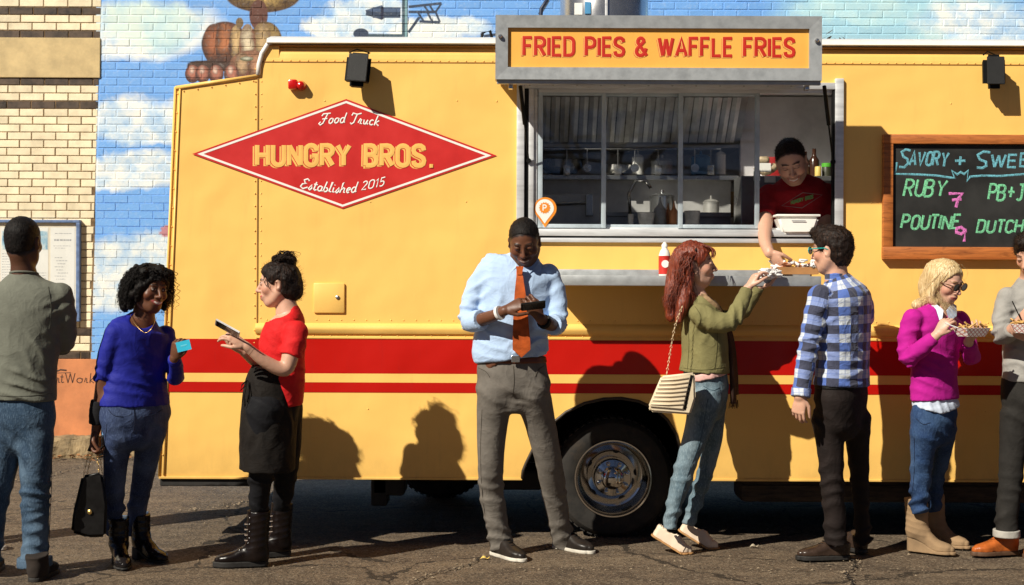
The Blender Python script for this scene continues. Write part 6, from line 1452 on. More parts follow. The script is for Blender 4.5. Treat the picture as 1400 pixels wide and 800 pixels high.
for a in p.arms:          # rolled cuffs
    st = p.st(a); c = catmull(np.array([x[:4] for x in st]), 6); n = int(round(len(c)*.66)); p.part('rolled_cuff', [Loft([list(c[n-4][:3])+[c[n-4][3]+.010], list(c[n-2][:3])+[c[n-2][3]+.013], list(c[n][:3])+[c[n][3]+.012]], None, (True, True), 3, .01)], M_shirt, .0045, folds([(c[n-2][:3], c[n][:3]-c[n-4][:3], .06, .004, .02)], .002))
# collar wings
def collar(per, pts_list, mat, th=.004, name='collar'):
    for pts in pts_list:
        m_ = MB(); v = [Vector(per.J(q)) for q in pts]; n = Vector((0, 1, 0))*th; m_.add(v+[q+n for q in v], [tuple(range(len(v))), tuple(range(2*len(v)-1, len(v)-1, -1))]+[(i, i+len(v), (i+1) % len(v)+len(v), (i+1) % len(v)) for i in range(len(v))]); m_.build(name, mat, per.o, auto=60)
collar(p, [[(695, 346, -.03), (703, 354, -.075), (707, 364, -.105), (698, 373, -.115), (688, 361, -.085), (689, 350, -.02)], [(731, 346, -.03), (721, 355, -.075), (713, 364, -.105), (724, 374, -.115), (736, 361, -.085), (736, 350, -.02)]], M_shirt)
p.pants(M_gt, 'trousers', fold=p.std_folds(.009)+[(p.J((702, 545, -.1)), (.3, 0, 1), .10, .007, .05)]); M_gs = fabric('seam_grey', (.07, .058, .045)); p.seam([[(702, 500), (703, 520), (701, 541)], [(654, 503), (664, 508), (670, 516)], [(744, 500), (736, 506), (732, 515)], [(659, 560), (657, 620), (660, 680), (668, 735)]], M_gs); zb = P(700, 491, 7.44).z
ring_on(p, p.hips, P(700, 491.5, 7.44).z, leather('brown_belt', (.16, .045, .018)), 'belt', h=.034, ease=.006)
m_ = MB(); a = p.J((705, 491, -.13)); m_.box((a[0]-.022, a[1]-.008, a[2]-.017), (a[0]+.022, a[1]+.004, a[2]+.017), .003); m_.build('belt_buckle', M_steel, p.o)
m_ = MB(); tp = [p.J(q) for q in ((710, 370, -.135), (710.5, 378, -.150), (711, 400, -.158), (712, 440, -.165), (713, 470, -.160), (713, 478, -.155))]
M_tie = fabric('orange_tie', (.50, .095, .016), .6, .3, 1200, big=.15)
ribbon(m_, tp, [.030, .034, .056, .080, .092, .092], .008, (1, 0, 0)); c = p.J((713, 489, -.152)); b0 = p.J((713, 478, -.155)); m_.add([b0+V3(-.046, -.004, 0), b0+V3(.046, -.004, 0), c+V3(0, -.004, 0), b0+V3(-.046, .004, 0), b0+V3(.046, .004, 0), c+V3(0, .004, 0)], [(0, 1, 2), (5, 4, 3), (0, 2, 5, 3), (1, 4, 5, 2)])
k0 = p.J((710.5, 370, -.140)); m_.prism([(k0[0]-.020, k0[2]+.022), (k0[0]+.020, k0[2]+.022), (k0[0]+.012, k0[2]-.022), (k0[0]-.012, k0[2]-.022)], 'y', k0[1]-.016, k0[1]+.008); m_.build('necktie', M_tie, p.o, auto=30)
m_ = MB(); w1 = p.J((683, 428, -.238)); dd = norm(p.J((690, 425, -.25))-p.J((668, 434, -.18))); m_.tube([Vector(w1-dd*.008), Vector(w1+dd*.008)], .037, 20); m_.build('wristband', pbr('white_band', (.75, .74, .72), .5), p.o, auto=50)
m_ = MB(); w1 = p.J((744, 440, -.225)); dd = norm(p.J((739, 435, -.25))-p.J((750, 443, -.18))); m_.tube([Vector(w1-dd*.010), Vector(w1+dd*.010)], .037, 20); m_.build('watch', M_black, p.o, auto=50)
m_ = MB()
for y in (386, 410, 446, 462):
    pass
hair_cap(p, H_BLACK, .0025, (.090, .072), back=-.06, side_=.008, amp=.0018, fr=(160, 160, 160), h=.004); fuzz(p, H_BLACK, 900, .005, .0006, (0, 0, 0))
S_BLK = leather('black_shoe_leather', (.022, .017, .014), .4)
shoe(p, 673, 757, 37, .285, 1, 'low', mat=S_BLK, sole=pbr('white_sole', (.62, .58, .50), .6, dirt=.2), H=.085, sole_t=.018, lace=M_black, shr=.042)
shoe(p, 757, 748, 47, .285, 1, 'low', mat=S_BLK, sole=pbr('white_sole', (.62, .58, .50)), H=.085, sole_t=.018, lace=M_black, shr=.042)
phone(p.J((729, 418, -.325)), (.95, .05, .12), (-.05, -.80, .5), (.125, .068), M_black, 'black phone held in both hands in front of the orange tie')

# ---- woman in the red top and black apron, in profile
p = Person(7.27, T_FAIR, 'woman in a red top and black apron with dark hair in a bun', (380, 389, 0, -88, 4, 0, .98),
    torso=[(399, 555, 0, 15, 26), (395, 525, 0, 22, 34), (390, 498, 0, 27, 34), (386, 475, 0, 32, 36), (390, 452, 0, 29, 38), (397, 437, 0, 20, 34), (397, 427, 0, 14, 18), (393, 419, 0, 11, 12)],
    hips=[(382, 508, 0, 27, 34), (382, 540, 0, 30, 36), (380, 570, 0, 30, 34)],
    arms=[[(405, 455, -.14, 16.5), (398, 482, -.17, 15), (389, 505, -.19, 13), (362, 494, -.23, 11.5), (337, 474, -.27, 7.8)], [(392, 455, .13, 15), (372, 490, .10, 13), (352, 496, .02, 10.5), (334, 482, -.12, 7.8)]],
    legs=[[(364, 560, -.08, 31), (360, 610, -.08, 27), (357, 650, -.07, 21), (355, 685, -.06, 17), (354, 712, -.05, 14)], [(388, 560, .08, 29), (391, 610, .08, 25), (390, 650, .08, 20), (386, 685, .09, 16), (385, 710, .09, 13.5)]],
    hands=[((336, 473, -.27), (-.80, -.10, .56), (-.35, .4, -.5), 1, (.55, .65, .75, .85), .93, .6), ((333, 481, -.12), (-.75, -.4, .35), (-.2, -.3, .8), 1, (.7, .8, .9, 1.0), .9, .5)],
    headkw=dict(smile=.3, nose=1.0), lips=(.50, .10, .09), feet=[(773, -82), (759, -72)])
p.top(fabric('red_top', (.60, .012, .014), .75, .1, big=.35, sheen=.1), 'top', (.34, .34), se=.005, fold=p.arm_folds(.006)+[(p.J((400, 500, -.1)), (.2, 0, 1), .12, .008, .05), (p.J((378, 480, -.1)), (.6, 0, .8), .10, .005, .05)], neckcut=[(p.J((380, 424, 0)), (.085, .11, .080))])
p.pants(fabric('black_leggings', (.005, .005, .007), .8, .2, big=.3), 'trousers', ease=-.004, fold=p.std_folds(.006))
ap = Loft(p.st([(374, 503, -.0, 29, 37), (370, 530, -.0, 36, 40), (367, 590, -.0, 38, 42), (365, 643, -.0, 38, 40)]), (1, 0, 0), (True, True), 5, .01)
p.part('apron', [ap], fabric('black_apron', (.008, .0055, .004), .8, .25, big=.4), .007, folds([(p.J((372, 590, -.1)), (1, .3, .12), .25, .006, .07), (p.J((350, 620, -.1)), (1, 0, .3), .14, .005, .05)], .002))
m_ = MB()
for q in (((338, 520, -.12), (331, 526, -.14), (329, 534, -.14), (335, 528, -.13), (338, 522, -.12)), ((338, 521, -.12), (334, 540, -.14), (335, 556, -.14)), ((339, 521, -.12), (340, 538, -.14), (338, 550, -.14))): m_.tube([Vector(p.J(a)) for a in q], .004, 5)
m_.build('apron_tie', MAT['black_apron'], p.o, smooth=True)
bun = [Ell(p.L((0, -.045, .128)), (.042, .056, .030), p.M, .006), Ell(p.L((0, -.075, .118)), (.035, .030, .030), p.M, .006), Ell(p.L((0, -.012, .128)), (.032, .028, .022), p.M, .006), Ell(p.L((0, -.082, -.03)), (.050, .045, .062), p.M, .03)]
hair_cap(p, H_BRN, .013, (.055, .072), back=-.10, side_=-.01, amp=.005, fr=(80, 40, 40), extra=bun, h=.0045); fuzz(p, H_BRN, 700, .022, .0006, (0, -.6, .25), spread=.25)
g = [[p.L((x, y, z)), p.L((x*1.1, y-.02, z+.02)), p.L((x*.9, y-.05, z+.01)), p.L((x*.6, y-.06, z-.02))] for x, y, z in ((-.03, .01, .125), (.0, -.01, .145), (.02, -.03, .15), (-.05, -.02, .12), (0, .02, .125), (.045, -.02, .12), (-.03, -.05, .145))]
locks(p, H_BRN, g, 12, .011, .0018, .007, .05, 5); 
g = [[p.L((x, .062, .055)), p.L((x*1.2, .05, .0)), p.L((x*1.15, .03, -.02))] for x in (-.066, .066)]; locks(p, H_BRN, g, 4, .005, .0014, .004, .06, 6, 'hair_wisps')
S_BT = leather('brown_black_boot', (.007, .004, .0035), .3)
shoe(p, 367, 773, -82, .275, .95, 'boot', mat=S_BT, sole=M_chas, H=.285, shr=.060, sole_t=.028, lace=pbr('pale_lace', (.25, .2, .17), .5), name='boot')
def eyelets(per, sh, n=6):
    me = sh.data; o0 = ORG[sh.name]; v = np.array([tuple(a.co) for a in me.vertices])+np.array(o0); mb = MB(); zs = np.linspace(.09, .25, n)
    for z in zs:
        m = np.abs(v[:, 2]-z) < .006; q = v[m]
        if len(q) < 5: continue
        fx = q[:, 0].min(); c = q[np.argmin((q[:, 0]-fx-.022)**2*6+(q[:, 1]-q[:, 1].min()-.012)**2)]; mb.lathe([(.0042, 0), (.0030, -.003), (.0008, -.004)], c, 'y', 6)
    tag(mb.build('eyelets', M_steel, sh, smooth=True), kind='stuff')
for so_ in [c_ for c_ in p.o.children if c_.name.startswith('boot')]: eyelets(p, so_)
shoe(p, 398, 759, -72, .275, .95, 'boot', mat=S_BT, sole=M_chas, H=.285, shr=.058, sole_t=.028, lace=MAT['pale_lace'], name='boot')
phone(p.J((311, 449, -.33)), (.25, -.85, .4), (-.82, -.1, .5), (.070, .135), pbr('phone_white', (.75, .74, .74), .35), 'white phone held up by the woman in the apron')

# ---- woman in blue with the shoulder bag in her hand
p = Person(7.24, T_BROWN, 'smiling woman in a cobalt blue top with curly black hair', (205, 396, -.03, 46, 6, -4, .98),
    torso=[(184, 554, 0, 43.5, 31), (185, 528, 0, 39, 31), (187, 500, 0, 35, 34), (188, 470, 0, 38, 33), (189, 451, 0, 37, 27), (193, 438, 0, 25, 20), (196, 428, 0, 13, 13)],
    hips=[(184, 545, 0, 42, 30), (185, 568, 0, 45.5, 34), (186, 590, 0, 42, 31)],
    arms=[[(156, 456, -.11, 13.5), (146, 486, -.11, 13), (140, 520, -.10, 11.5), (134, 558, -.09, 10), (131, 590, -.08, 7.5)], [(226, 457, .10, 13.5), (236, 488, .09, 12.5), (240, 517, .03, 11.5), (241, 505, -.10, 9.5), (238, 490, -.20, 7.5)]],
    legs=[[(163, 590, -.05, 22.5), (158, 635, -.05, 18.5), (156, 680, -.04, 16), (156, 730, -.03, 14)], [(206, 590, .04, 22), (199, 635, .05, 18.5), (190, 682, .06, 15.5), (182, 728, .06, 13.5)]],
    hands=[((131, 589, -.08), (-.12, -.1, -1), (.75, -.2, 0), 1, (1.0, 1.0, 1.05, 1.1), .93, .8), ((238, 490, -.20), (.18, -.3, .6), (.5, .6, .3), -1, (1.0, 1.1, 1.15, 1.2), .90, .7)],
    headkw=dict(smile=1.6), lips=(.28, .04, .04), feet=[(768, 24), (762, 52)], by=44)
p.top(fabric('cobalt_top', (.012, .017, .26), .7, .1, big=.25), 'top', (.52, .99), se=.002, fold=p.arm_folds(.006)+[(p.J((180, 530, -.1)), (.5, 0, .9), .12, .006, .05), (p.J((195, 480, -.1)), (.7, 0, .6), .12, .005, .06)], neckcut=[(p.J((197, 434, -.09)), (.075, .09, .058))])
M_den1 = fabric('dark_blue_denim', (.028, .045, .11), .85, .2, big=.4, fade=(.09, .13, .24)); p.pants(M_den1, 'jeans', fold=p.std_folds(.006)); M_js = fabric('denim_seam', (.014, .02, .045)); p.seam([[(148, 560), (156, 568), (168, 570)], [(196, 570), (210, 567), (222, 560)], [(183, 556), (184, 575), (182, 592)], [(146, 580), (143, 620), (144, 680)]], M_js)
bl = []; rg = random.Random(9)
for i in range(60):
    a = rg.uniform(0, 6.28); z = rg.uniform(-.11, .105); rr0 = .098*math.sqrt(max(.12, 1-(z/.14)**2)) if z > 0 else .098+.008*math.sin(i)
    x = math.cos(a)*rr0*1.05; y = math.sin(a)*rr0*1.08-.02
    if y > .025 and z < .062 and abs(x) < .075: continue
    if y > .04 and z < .09: z = .09
    bl.append(Ell(p.L((x, y, z)), V3(.022, .022, .026)*rg.uniform(.7, 1.05), None, .012))
def face_open(q): return 1.0-0*q[..., 0]
hair_cap(p, H_BLACK, .020, (.062, .080), back=-.12, side_=-.10, amp=.004, fr=(70, 70, 70), extra=bl, h=.005, cutfn=lambda q: np.where((q[..., 1] < .035) | (q[..., 2] > .055), -1.0, 1.0))
g = []
for i in range(70):
    a = rg.uniform(0, 6.28); x0, y0 = math.cos(a), math.sin(a); r0 = rg.uniform(.0, .06); g.append([p.L((x0*r0, y0*r0-.01, .128-r0*.2)), p.L((x0*(r0+.03), y0*(r0+.03)-.01, .125-r0*.5)), p.L((x0*(r0+.055), y0*(r0+.05)-.01, .10-r0*.5)), p.L((x0*(r0+.06), y0*(r0+.052)-.01, .075-r0*.5))])
for i in range(150):
    a = rg.uniform(0, 6.28); x0, y0 = math.cos(a), math.sin(a); q0 = rg.uniform(.4, 1)
    if y0 > .30: 
        g.append([p.L((x0*.03, y0*.05, .112)), p.L((x0*.09, y0*.085*q0, .10)), p.L((x0*.098, y0*.05, .06)), p.L((x0*.105, y0*.02, rg.uniform(-.02, .03)))]) if abs(x0) > .35 else None
        continue
    g.append([p.L((x0*.05, y0*.06-.02, .11)), p.L((x0*.112, y0*.110-.02, .05)), p.L((x0*.128, y0*.125-.02, -.04)), p.L((x0*.125, y0*.125-.02, -.125+rg.uniform(-.03, .05)))])
locks(p, H_BLACK, g, 6, .012, .0021, .008, .028, 12, 'curls', seg=27)
m_ = MB(); cs = [p.J(q) for q in ((178, 430, -.07), (184, 442, -.12), (193, 452, -.15), (200, 455, -.155), (208, 448, -.15), (214, 434, -.10))]; m_.tube([Vector(q) for q in catmull(np.array(cs), 4)], .0012, 5); m_.build('necklace', pbr('gold', (.7, .45, .15), .3, .9, bmp=0), p.o, smooth=True)
m_ = MB(); 
wr = Loft(p.st([(136, 548, -.092, 11.5), (134, 562, -.088, 11.5), (132, 580, -.083, 10)]), None, (True, True), 3, .01); p.part('arm_warmer', [wr], fabric('black_knit', (.012, .012, .014), .9), .0045, folds([(p.J((134, 562, -.02)), (0, 0, 1), .08, .003, .018)], .001))
S_BK = leather('polished_black_leather', (.012, .010, .010), .16)
shoe(p, 160, 768, 24, .265, .92, 'boot', mat=S_BK, sole=M_chas, H=.20, shr=.054, sole_t=.016, lift=.045, heel_block=True, name='ankle_boot')
shoe(p, 184, 762, 52, .265, .92, 'boot', mat=S_BK, sole=M_chas, H=.20, shr=.052, sole_t=.016, lift=.045, heel_block=True, name='ankle_boot')
c0 = p.J((251, 473, -.28)); e = empty('card', tuple(c0), 'small turquoise card held up in the curly haired woman\'s hand', 'card'); m_ = MB(); M_ = Matrix.Translation(Vector(c0)) @ Matrix.Rotation(R(-14), 4, 'Y'); bm = bmesh.new(); bmesh.ops.create_cube(bm, size=1)
for q in bm.verts: q.co = Vector((q.co.x*.070, q.co.y*.0015, q.co.z*.050))
m_.bm(bm, M_); m_.build('card_body', pbr('turquoise_card', (.03, .46, .66), .4, var=.05), e)
m_ = MB(); m_.stroke([(c0[0]-.014, c0[2]-.002), (c0[0]+.016, c0[2]+.006)], .008, .0004, c0[1]-.0012); m_.build('card_print', pbr('pale_print', (.10, .55, .72), .5, bmp=0), e)
# her black bag
hb = empty('handbag', tuple(p.J((122, 690, -.06))), 'black leather handbag with chain handles hanging from the curly haired woman\'s hand', 'handbag')
def bagmesh(per, poly, dd0, dd1, mat, name, parent, bev=.012):
    v0 = [per.J((a, b, dd0)) for a, b in poly]; v1 = [per.J((a, b, dd1)) for a, b in poly]; n = len(poly); bm = bmesh.new(); A = [bm.verts.new(q) for q in v0]; B = [bm.verts.new(q) for q in v1]
    bm.faces.new(A); bm.faces.new(B[::-1])
    for i in range(n): bm.faces.new([A[i], B[i], B[(i+1) % n], A[(i+1) % n]])
    bmesh.ops.recalc_face_normals(bm, faces=bm.faces[:]); bmesh.ops.bevel(bm, geom=bm.edges[:], offset=bev, segments=3, affect='EDGES'); m_ = MB(); m_.bm(bm); return m_.build(name, mat, parent, auto=60)
bagmesh(p, [(112, 650), (140, 645), (147, 690), (145, 734), (120, 735), (97, 728), (100, 700)], -.14, .0, leather('black_bag_leather', (.005, .0045, .0045), .4), 'bag_body', hb, .014)
m_ = MB(); m_.lathe([(.012, 0), (.012, -.006), (.005, -.009)], p.J((123, 700, -.143)), 'y', 12); m_.build('clasp', MAT['gold'], hb)
m_ = MB()
def chain(mb, pts, r=.0045, step=.017):
    c = catmull(np.array(pts), 10); L = np.concatenate([[0], np.cumsum(np.linalg.norm(np.diff(c, axis=0), axis=1))]); n = int(L[-1]/step)
    for i in range(n):
        t0, t1 = (i+.0)*step, (i+1.1)*step; q = [np.array([np.interp(t, L, c[:, k]) for k in range(3)]) for t in (t0, (t0+t1)/2, min(t1, L[-1]))]; s_ = norm(np.cross(q[2]-q[0], (0, 1, 0) if i % 2 else (1, .3, 0)))*r
        loop = [q[0], q[1]+s_, q[2], q[1]-s_, q[0]]; mb.tube([Vector(a) for a in loop], .0016, 4, cap=False)
for q in (((114, 652, -.12), (120, 625, -.10), (127, 608, -.07)), ((136, 648, -.12), (133, 625, -.10), (129, 608, -.07)), ((118, 652, -.02), (124, 628, -.04), (128, 608, -.06)), ((140, 648, -.02), (136, 625, -.04), (130, 608, -.06))): chain(m_, [p.J(a) for a in q])
m_.build('chain_handle', MAT['gold'], hb, smooth=True)
m_ = MB()
for q in (((121, 617, -.09), (127, 604, -.08), (131, 617, -.09)), ((124, 617, -.05), (128, 604, -.06), (134, 617, -.05))): m_.tube([Vector(a) for a in catmull(np.array([p.J(b) for b in q]), 5)], .007, 6)
m_.build('handle_pad', MAT['black_bag_leather'], hb, smooth=True)

# ---- man in grey seen from behind
p = Person(7.0, T_DARK, 'man in a grey sweater and blue jeans seen from behind with folded arms', (32, 331, 0, 172, 2, 0, 1.06),
    torso=[(27, 546, 0, 50, 34), (29, 505, 0, 48, 34), (32, 465, 0, 50, 35), (34, 425, 0, 55, 36), (34, 400, 0, 54, 31), (33, 385, 0, 32, 24), (33, 374, 0, 18, 18)],
    hips=[(27, 543, 0, 46, 33), (28, 575, 0, 48, 34), (30, 603, 0, 44, 31)],
    arms=[[(-18, 405, 0, 18), (-24, 440, .03, 16.5), (-20, 474, .08, 14), (10, 470, .26, 11)], [(82, 404, .0, 19), (88, 438, .03, 17.5), (86, 470, .09, 15), (58, 468, .27, 11)]],
    legs=[[(8, 600, 0, 28), (-2, 650, 0, 25), (-12, 700, 0, 23), (-18, 765, 0, 22)], [(48, 600, 0, 26.5), (48.5, 640, -.01, 24), (48.5, 680, 0, 22), (48.5, 735, 0, 19.5), (47, 767, 0, 21.5)]],
    hands=[((12, 470, .26), (.9, .2, .1), (.1, -.9, 0), 1, (.3, .3, .3, .3), 1.0, .3)], eyes=False, scalp=((.010, .007, .006), (.062, .080), -.01))
p.top(fabric('grey_sweater', (.150, .155, .125), .9, .1, big=.3), 'sweater', (.99, .99), se=.002, fold=p.arm_folds(.007)+[(p.J((35, 515, .1)), (.1, 0, 1), .16, .010, .055), (p.J((60, 480, -.1)), (.7, 0, .8), .12, .008, .05), (p.J((20, 530, -.12)), (.2, 0, 1), .14, .009, .05)], neckcut=[(p.J((33, 368, 0)), (.066, .075, .032))]); p.seam([[(-18, 540), (28, 542), (72, 538)], [(66, 392), (70, 420), (68, 450)]], fabric('sweater_seam', (.07, .07, .055)))
m_ = MB(); ns = [p.J((33+18*math.cos(a), 374-3.5*math.sin(a)*0+2.5*math.sin(a), 0))+V3(0, .068*math.sin(a), 0) for a in np.linspace(0, 2*math.pi, 20)]; m_.tube([Vector(q) for q in ns], .006, 6, cap=False); m_.build('neckband', MAT['grey_sweater'], p.o, smooth=True)
M_den2 = fabric('mid_blue_denim', (.028, .056, .098), .85, .2, big=.45, fade=(.11, .17, .24)); p.pants(M_den2, 'jeans', fold=p.std_folds(.009)+[(p.J((48, 690, -.1)), (.1, .2, 1), .10, .008, .04), (p.J((48, 755, -.08)), (.1, 0, 1), .07, .010, .04)])
p.part('jeans_cuff', [Loft(p.st([(47.5, 762, 0, 23), (47.5, 774, 0, 23.5)]), None, (True, True), 3, .01)], M_den2, .005, folds([(p.J((47, 768, 0)), (1, 0, .2), .12, .004, .05)], .0015))
p.seam([[(-1, 566), (10, 565), (21, 566)], [(21, 566), (21, 577), (20, 586)], [(20, 586), (10, 592), (0, 586)], [(36, 566), (47, 565), (59, 566)], [(59, 566), (58, 577), (57, 586)], [(57, 586), (47, 592), (37, 586)], [(37, 586), (36, 577), (36, 566)], [(28, 550), (29, 570), (29, 595)], [(-10, 556), (28, 560), (70, 555)], [(69, 580), (71, 640), (69, 700), (66, 755)]], M_js)
hair_cap(p, H_BLACK, .0025, (.066, .080), back=-.050, side_=-.005, amp=.0015, fr=(170, 170, 170), h=.0042); fuzz(p, H_BLACK, 900, .004, .0006, (0, 0, 0))
shoe(p, 45, 797, 178, .29, 1, 'boot', mat=pbr('brown_suede', (.020, .013, .009), .9, var=.3, bmp=.4), sole=M_chas, H=.13, shr=.055, name='boot')
shoe(p, -18, 790, 190, .29, 1, 'boot', mat=MAT['brown_suede'], sole=M_chas, H=.13, shr=.055, name='boot')

# ---- red haired woman in the olive jacket
p = Person(7.7, T_FAIR2, 'woman with long auburn hair in an olive jacket reaching up to the shelf', (951, 363, 0, 84, -2, 0, 1.0),
    torso=[(963, 509, 0, 35, 36), (964, 485, 0, 32, 35), (963, 455, 0, 31, 37), (960, 430, 0, 27, 37), (955, 412, 0, 19, 30), (951, 401, 0, 12, 14)],
    hips=[(964, 506, 0, 29, 33), (964, 530, 0, 32, 36), (964, 555, 0, 31, 34)],
    arms=[[(957, 430, -.14, 16), (978, 440, -.17, 15), (999, 439, -.18, 13), (1012, 418, -.15, 11), (1022, 395, -.12, 8)], [(968, 430, .14, 15), (990, 437, .14, 13), (1015, 425, .12, 11), (1037, 392, .08, 8)]],
    legs=[[(965, 548, -.07, 25), (953, 590, -.08, 20), (941, 625, -.09, 16.5), (932, 655, -.09, 15.5), (922, 690, -.09, 12), (915, 722, -.09, 10.5)], [(972, 548, .08, 23), (974, 595, .09, 16.5), (968, 632, .10, 13), (958, 665, .10, 12.5), (948, 695, .10, 10.5), (941, 718, .10, 9.5)]],
    hands=[((1023, 393, -.12), (.50, .15, .85), (.8, .3, -.4), -1, (.6, .8, .9, 1.0), .9, .5), ((1038, 391, .08), (.65, -.1, .65), (.3, -.5, .6), 1, (.5, .6, .6, .7), .9, .4)],
    headkw=dict(smile=.6), lips=(.55, .12, .11), brow=(.16, .05, .03))
M_olive = fabric('olive_jacket', (.20, .18, .075), .85, .1, big=.4)
p.top(M_olive, 'jacket', (.99, .99), se=.003, fold=p.arm_folds(.008)+[(p.J((955, 480, -.1)), (1, .2, .15), .12, .007, .06), (p.J((950, 450, -.1)), (.8, .2, .6), .10, .006, .045)], neckcut=[(p.J((962, 404, 0)), (.07, .08, .055))]); M_os = fabric('olive_seam', (.09, .08, .03)); p.seam([[(981, 452), (980, 480), (977, 505)], [(940, 440), (942, 470), (940, 505)], [(931, 503), (960, 506), (992, 502)], [(948, 416), (958, 432), (955, 446)]], M_os)
p.part('pink_shirt_hem', [Loft(p.st([(962, 508, 0, 30.5, 34), (964, 517, 0, 31, 35)]), (1, 0, 0), (True, True), 3, .01)], fabric('pink_shirt', (.70, .42, .38), .8), .006, folds([(p.J((962, 512, -.1)), (1, 0, .4), .12, .003, .03)], .001))
M_den3 = fabric('light_blue_denim', (.085, .135, .17), .85, .2, big=.4, fade=(.25, .32, .36)); p.pants(M_den3, 'jeans', fold=p.std_folds(.007)+[(p.J((916, 708, -.1)), (-.2, 0, 1), .07, .007, .03), (p.J((943, 705, .05)), (-.2, 0, 1), .07, .007, .03)])
p.seam([[(962, 528), (974, 534), (984, 530)], [(968, 545), (958, 600), (940, 650), (926, 700)]], fabric('light_seam', (.05, .09, .12)))
ex = [Loft([list(p.L((0, -.03, .10)))+[.03], list(p.L((0, -.085, .03)))+[.050], list(p.L((0, -.105, -.06)))+[.056], list(p.J((922, 412, -.02)))+[.055], list(p.J((919, 432, -.04)))+[.035]], None, sub=3, k=.03), Loft([list(p.L((.06, -.01, .04)))+[.03], list(p.L((.075, -.04, -.05)))+[.036], list(p.J((934, 415, -.10)))+[.036], list(p.J((928, 438, -.12)))+[.02]], None, sub=3, k=.02)]
hair_cap(p, H_RED, .016, (.055, .070), back=-.25, side_=-.02, amp=.0045, fr=(110, 110, 14), extra=ex, h=.005, cutfn=lambda q: np.where(q[..., 1] < -.022, -1.0, 1.0))
rg = random.Random(4); g = []
for i in range(60):
    x = rg.uniform(-.075, .095); t = rg.random(); bx = 905+t*38; by = rg.uniform(420, 445)-(abs(t-.4)*22)
    g.append([p.L((x*.6, rg.uniform(-.02, .05), .108-abs(x)*.3)), p.L((x*1.2, -.03-t*0+rg.uniform(-.05, .01), .04)), p.L((x*1.25, -.06+rg.uniform(-.04, .03), -.05)), p.J((bx+6, 405, (x*-1.2))), p.J((bx, by, (x*-1.3)))])
locks(p, H_RED, g, 12, .011, .0019, .0065, .11, 7, 'wavy_locks', seg=20); locks(p, H_RED, g[::6], 4, .024, .0007, .010, .12, 17, 'stray_hairs', seg=14)
g = [[p.L((x, .03, .112)), p.L((x*1.3, .085, .092)), p.L((x*1.5, .100, .060)), p.L((x*1.9, .088, .028))] for x in (-.05, -.03, -.01, .01, .03, .05)]; locks(p, H_RED, g, 4, .005, .003, .002, .1, 8, 'fringe')
m_ = MB(); m_.tube([Vector(p.L((x, .018-abs(x)*.2, .125-abs(x)*abs(x)*7))) for x in (-.085, -.05, -.02, .02, .05, .085)], .006, 6); m_.build('sunglasses_on_head', M_black, p.o, smooth=True)
m_ = MB(); M_scf = fabric('brown_scarf', (.045, .022, .016), .9, .3)
for dx, dd in ((0, -.02), (3, .04)): ribbon(m_, [Vector(q) for q in catmull(np.array([p.J(a) for a in ((966+dx, 412, dd-.05), (984+dx, 430, dd-.04), (996+dx, 462, dd), (1001+dx, 500, dd), (1003+dx, 552-dx*4, dd))]), 5)], .05, .014, (.55, .8, 0))
m_.build('scarf', M_scf, p.o, smooth=True)
m_ = MB(); rg = random.Random(2)
for i in range(16): a = p.J((998+i*.7, 548+rg.uniform(-2, 2), rg.uniform(-.04, .05))); m_.tube([Vector(a), Vector(a)+Vector((rg.uniform(-.006, .006), 0, -.035))], .0018, 4)
m_.build('scarf_fringe', M_scf, p.o)
m_ = MB(); ribbon(m_, [Vector(q) for q in catmull(np.array([p.J(a) for a in ((962, 404, -.06), (972, 412, -.09), (984, 424, -.06), (987, 440, -.02))]), 4)], .06, .02, (.2, 1, .2)); m_.build('patterned_scarf', fabric('tan_scarf', (.40, .26, .14), .9, .5), p.o, smooth=True)
S_CR = pbr('cream_shoe_leather', (.72, .58, .44), .55, var=.08)
def tiptoe(px, py, yaw, L, pit): 
    # py,px: contact of the ball of the foot
    a = ground_pt(px, py); f0 = Vector((math.sin(R(yaw)), -math.cos(R(yaw)), 0)); h = a-f0*L*.78; d = h.y; return (700+h.x*F/d+.0042*((391+CH*F/d)-400), 391+CH*F/d+.0042*(h.x*F/d)), yaw, L, pit
for (x, y, yw) in ((929, 757, 82), (965, 750, 80)):
    (hx, hy), yaw, L, pit = tiptoe(x, y, yw, .245, 30); shoe(p, hx, hy, yaw, L, .85, 'low', pitch=pit, mat=S_CR, sole=pbr('tan_sole', (.42, .22, .08), .7), H=.06, sole_t=.010, open_=True, name='flat_shoe')
hb = empty('shoulder_bag', tuple(p.J((918, 540, -.2))), 'cream crossbody bag with a ruffled flap at the red haired woman\'s hip', 'handbag'); M_cb = pbr('cream_leather', (.72, .60, .42), .5, var=.06, bmp=.2, bscale=40)
bagmesh(p, [(904, 514), (950, 509), (951, 545), (944, 567), (889, 563), (886, 556)], -.30, -.21, M_cb, 'bag_body', hb, .010); bagmesh(p, [(905, 515), (945, 511), (934, 560), (888, 556)], -.312, -.298, M_cb, 'flap', hb, .004)
for i in range(7):
    t = (i+.5)/7; m_ = MB(); a = p.J((904-15*t, 517+38*t, -.313)); b_ = p.J((943-8*t, 514+42*t, -.313)); m_.tube([Vector(a), (Vector(a)+Vector(b_))/2+Vector((0, -.003, -.002)), Vector(b_)], .0045, 6); m_.build('ruffle', M_cb, hb, smooth=True)
m_ = MB(); ribbon(m_, [Vector(p.J((951, 512, -.26))), Vector(p.J((952, 545, -.26))), Vector(p.J((945, 566, -.26)))], .012, .1, (1, 0, 0)) if False else m_.tube([Vector(p.J((946, 513, -.30))), Vector(p.J((936, 560, -.30)))], .006, 6); m_.build('black_piping', M_black, hb, smooth=True)
m_ = MB(); chain(m_, [p.J(q) for q in ((933, 418, -.20), (922, 450, -.22), (915, 490, -.24), (911, 514, -.26))], .006, .02); m_.build('chain_strap', pbr('pale_chain', (.62, .48, .30), .4, .5, bmp=0), hb, smooth=True)

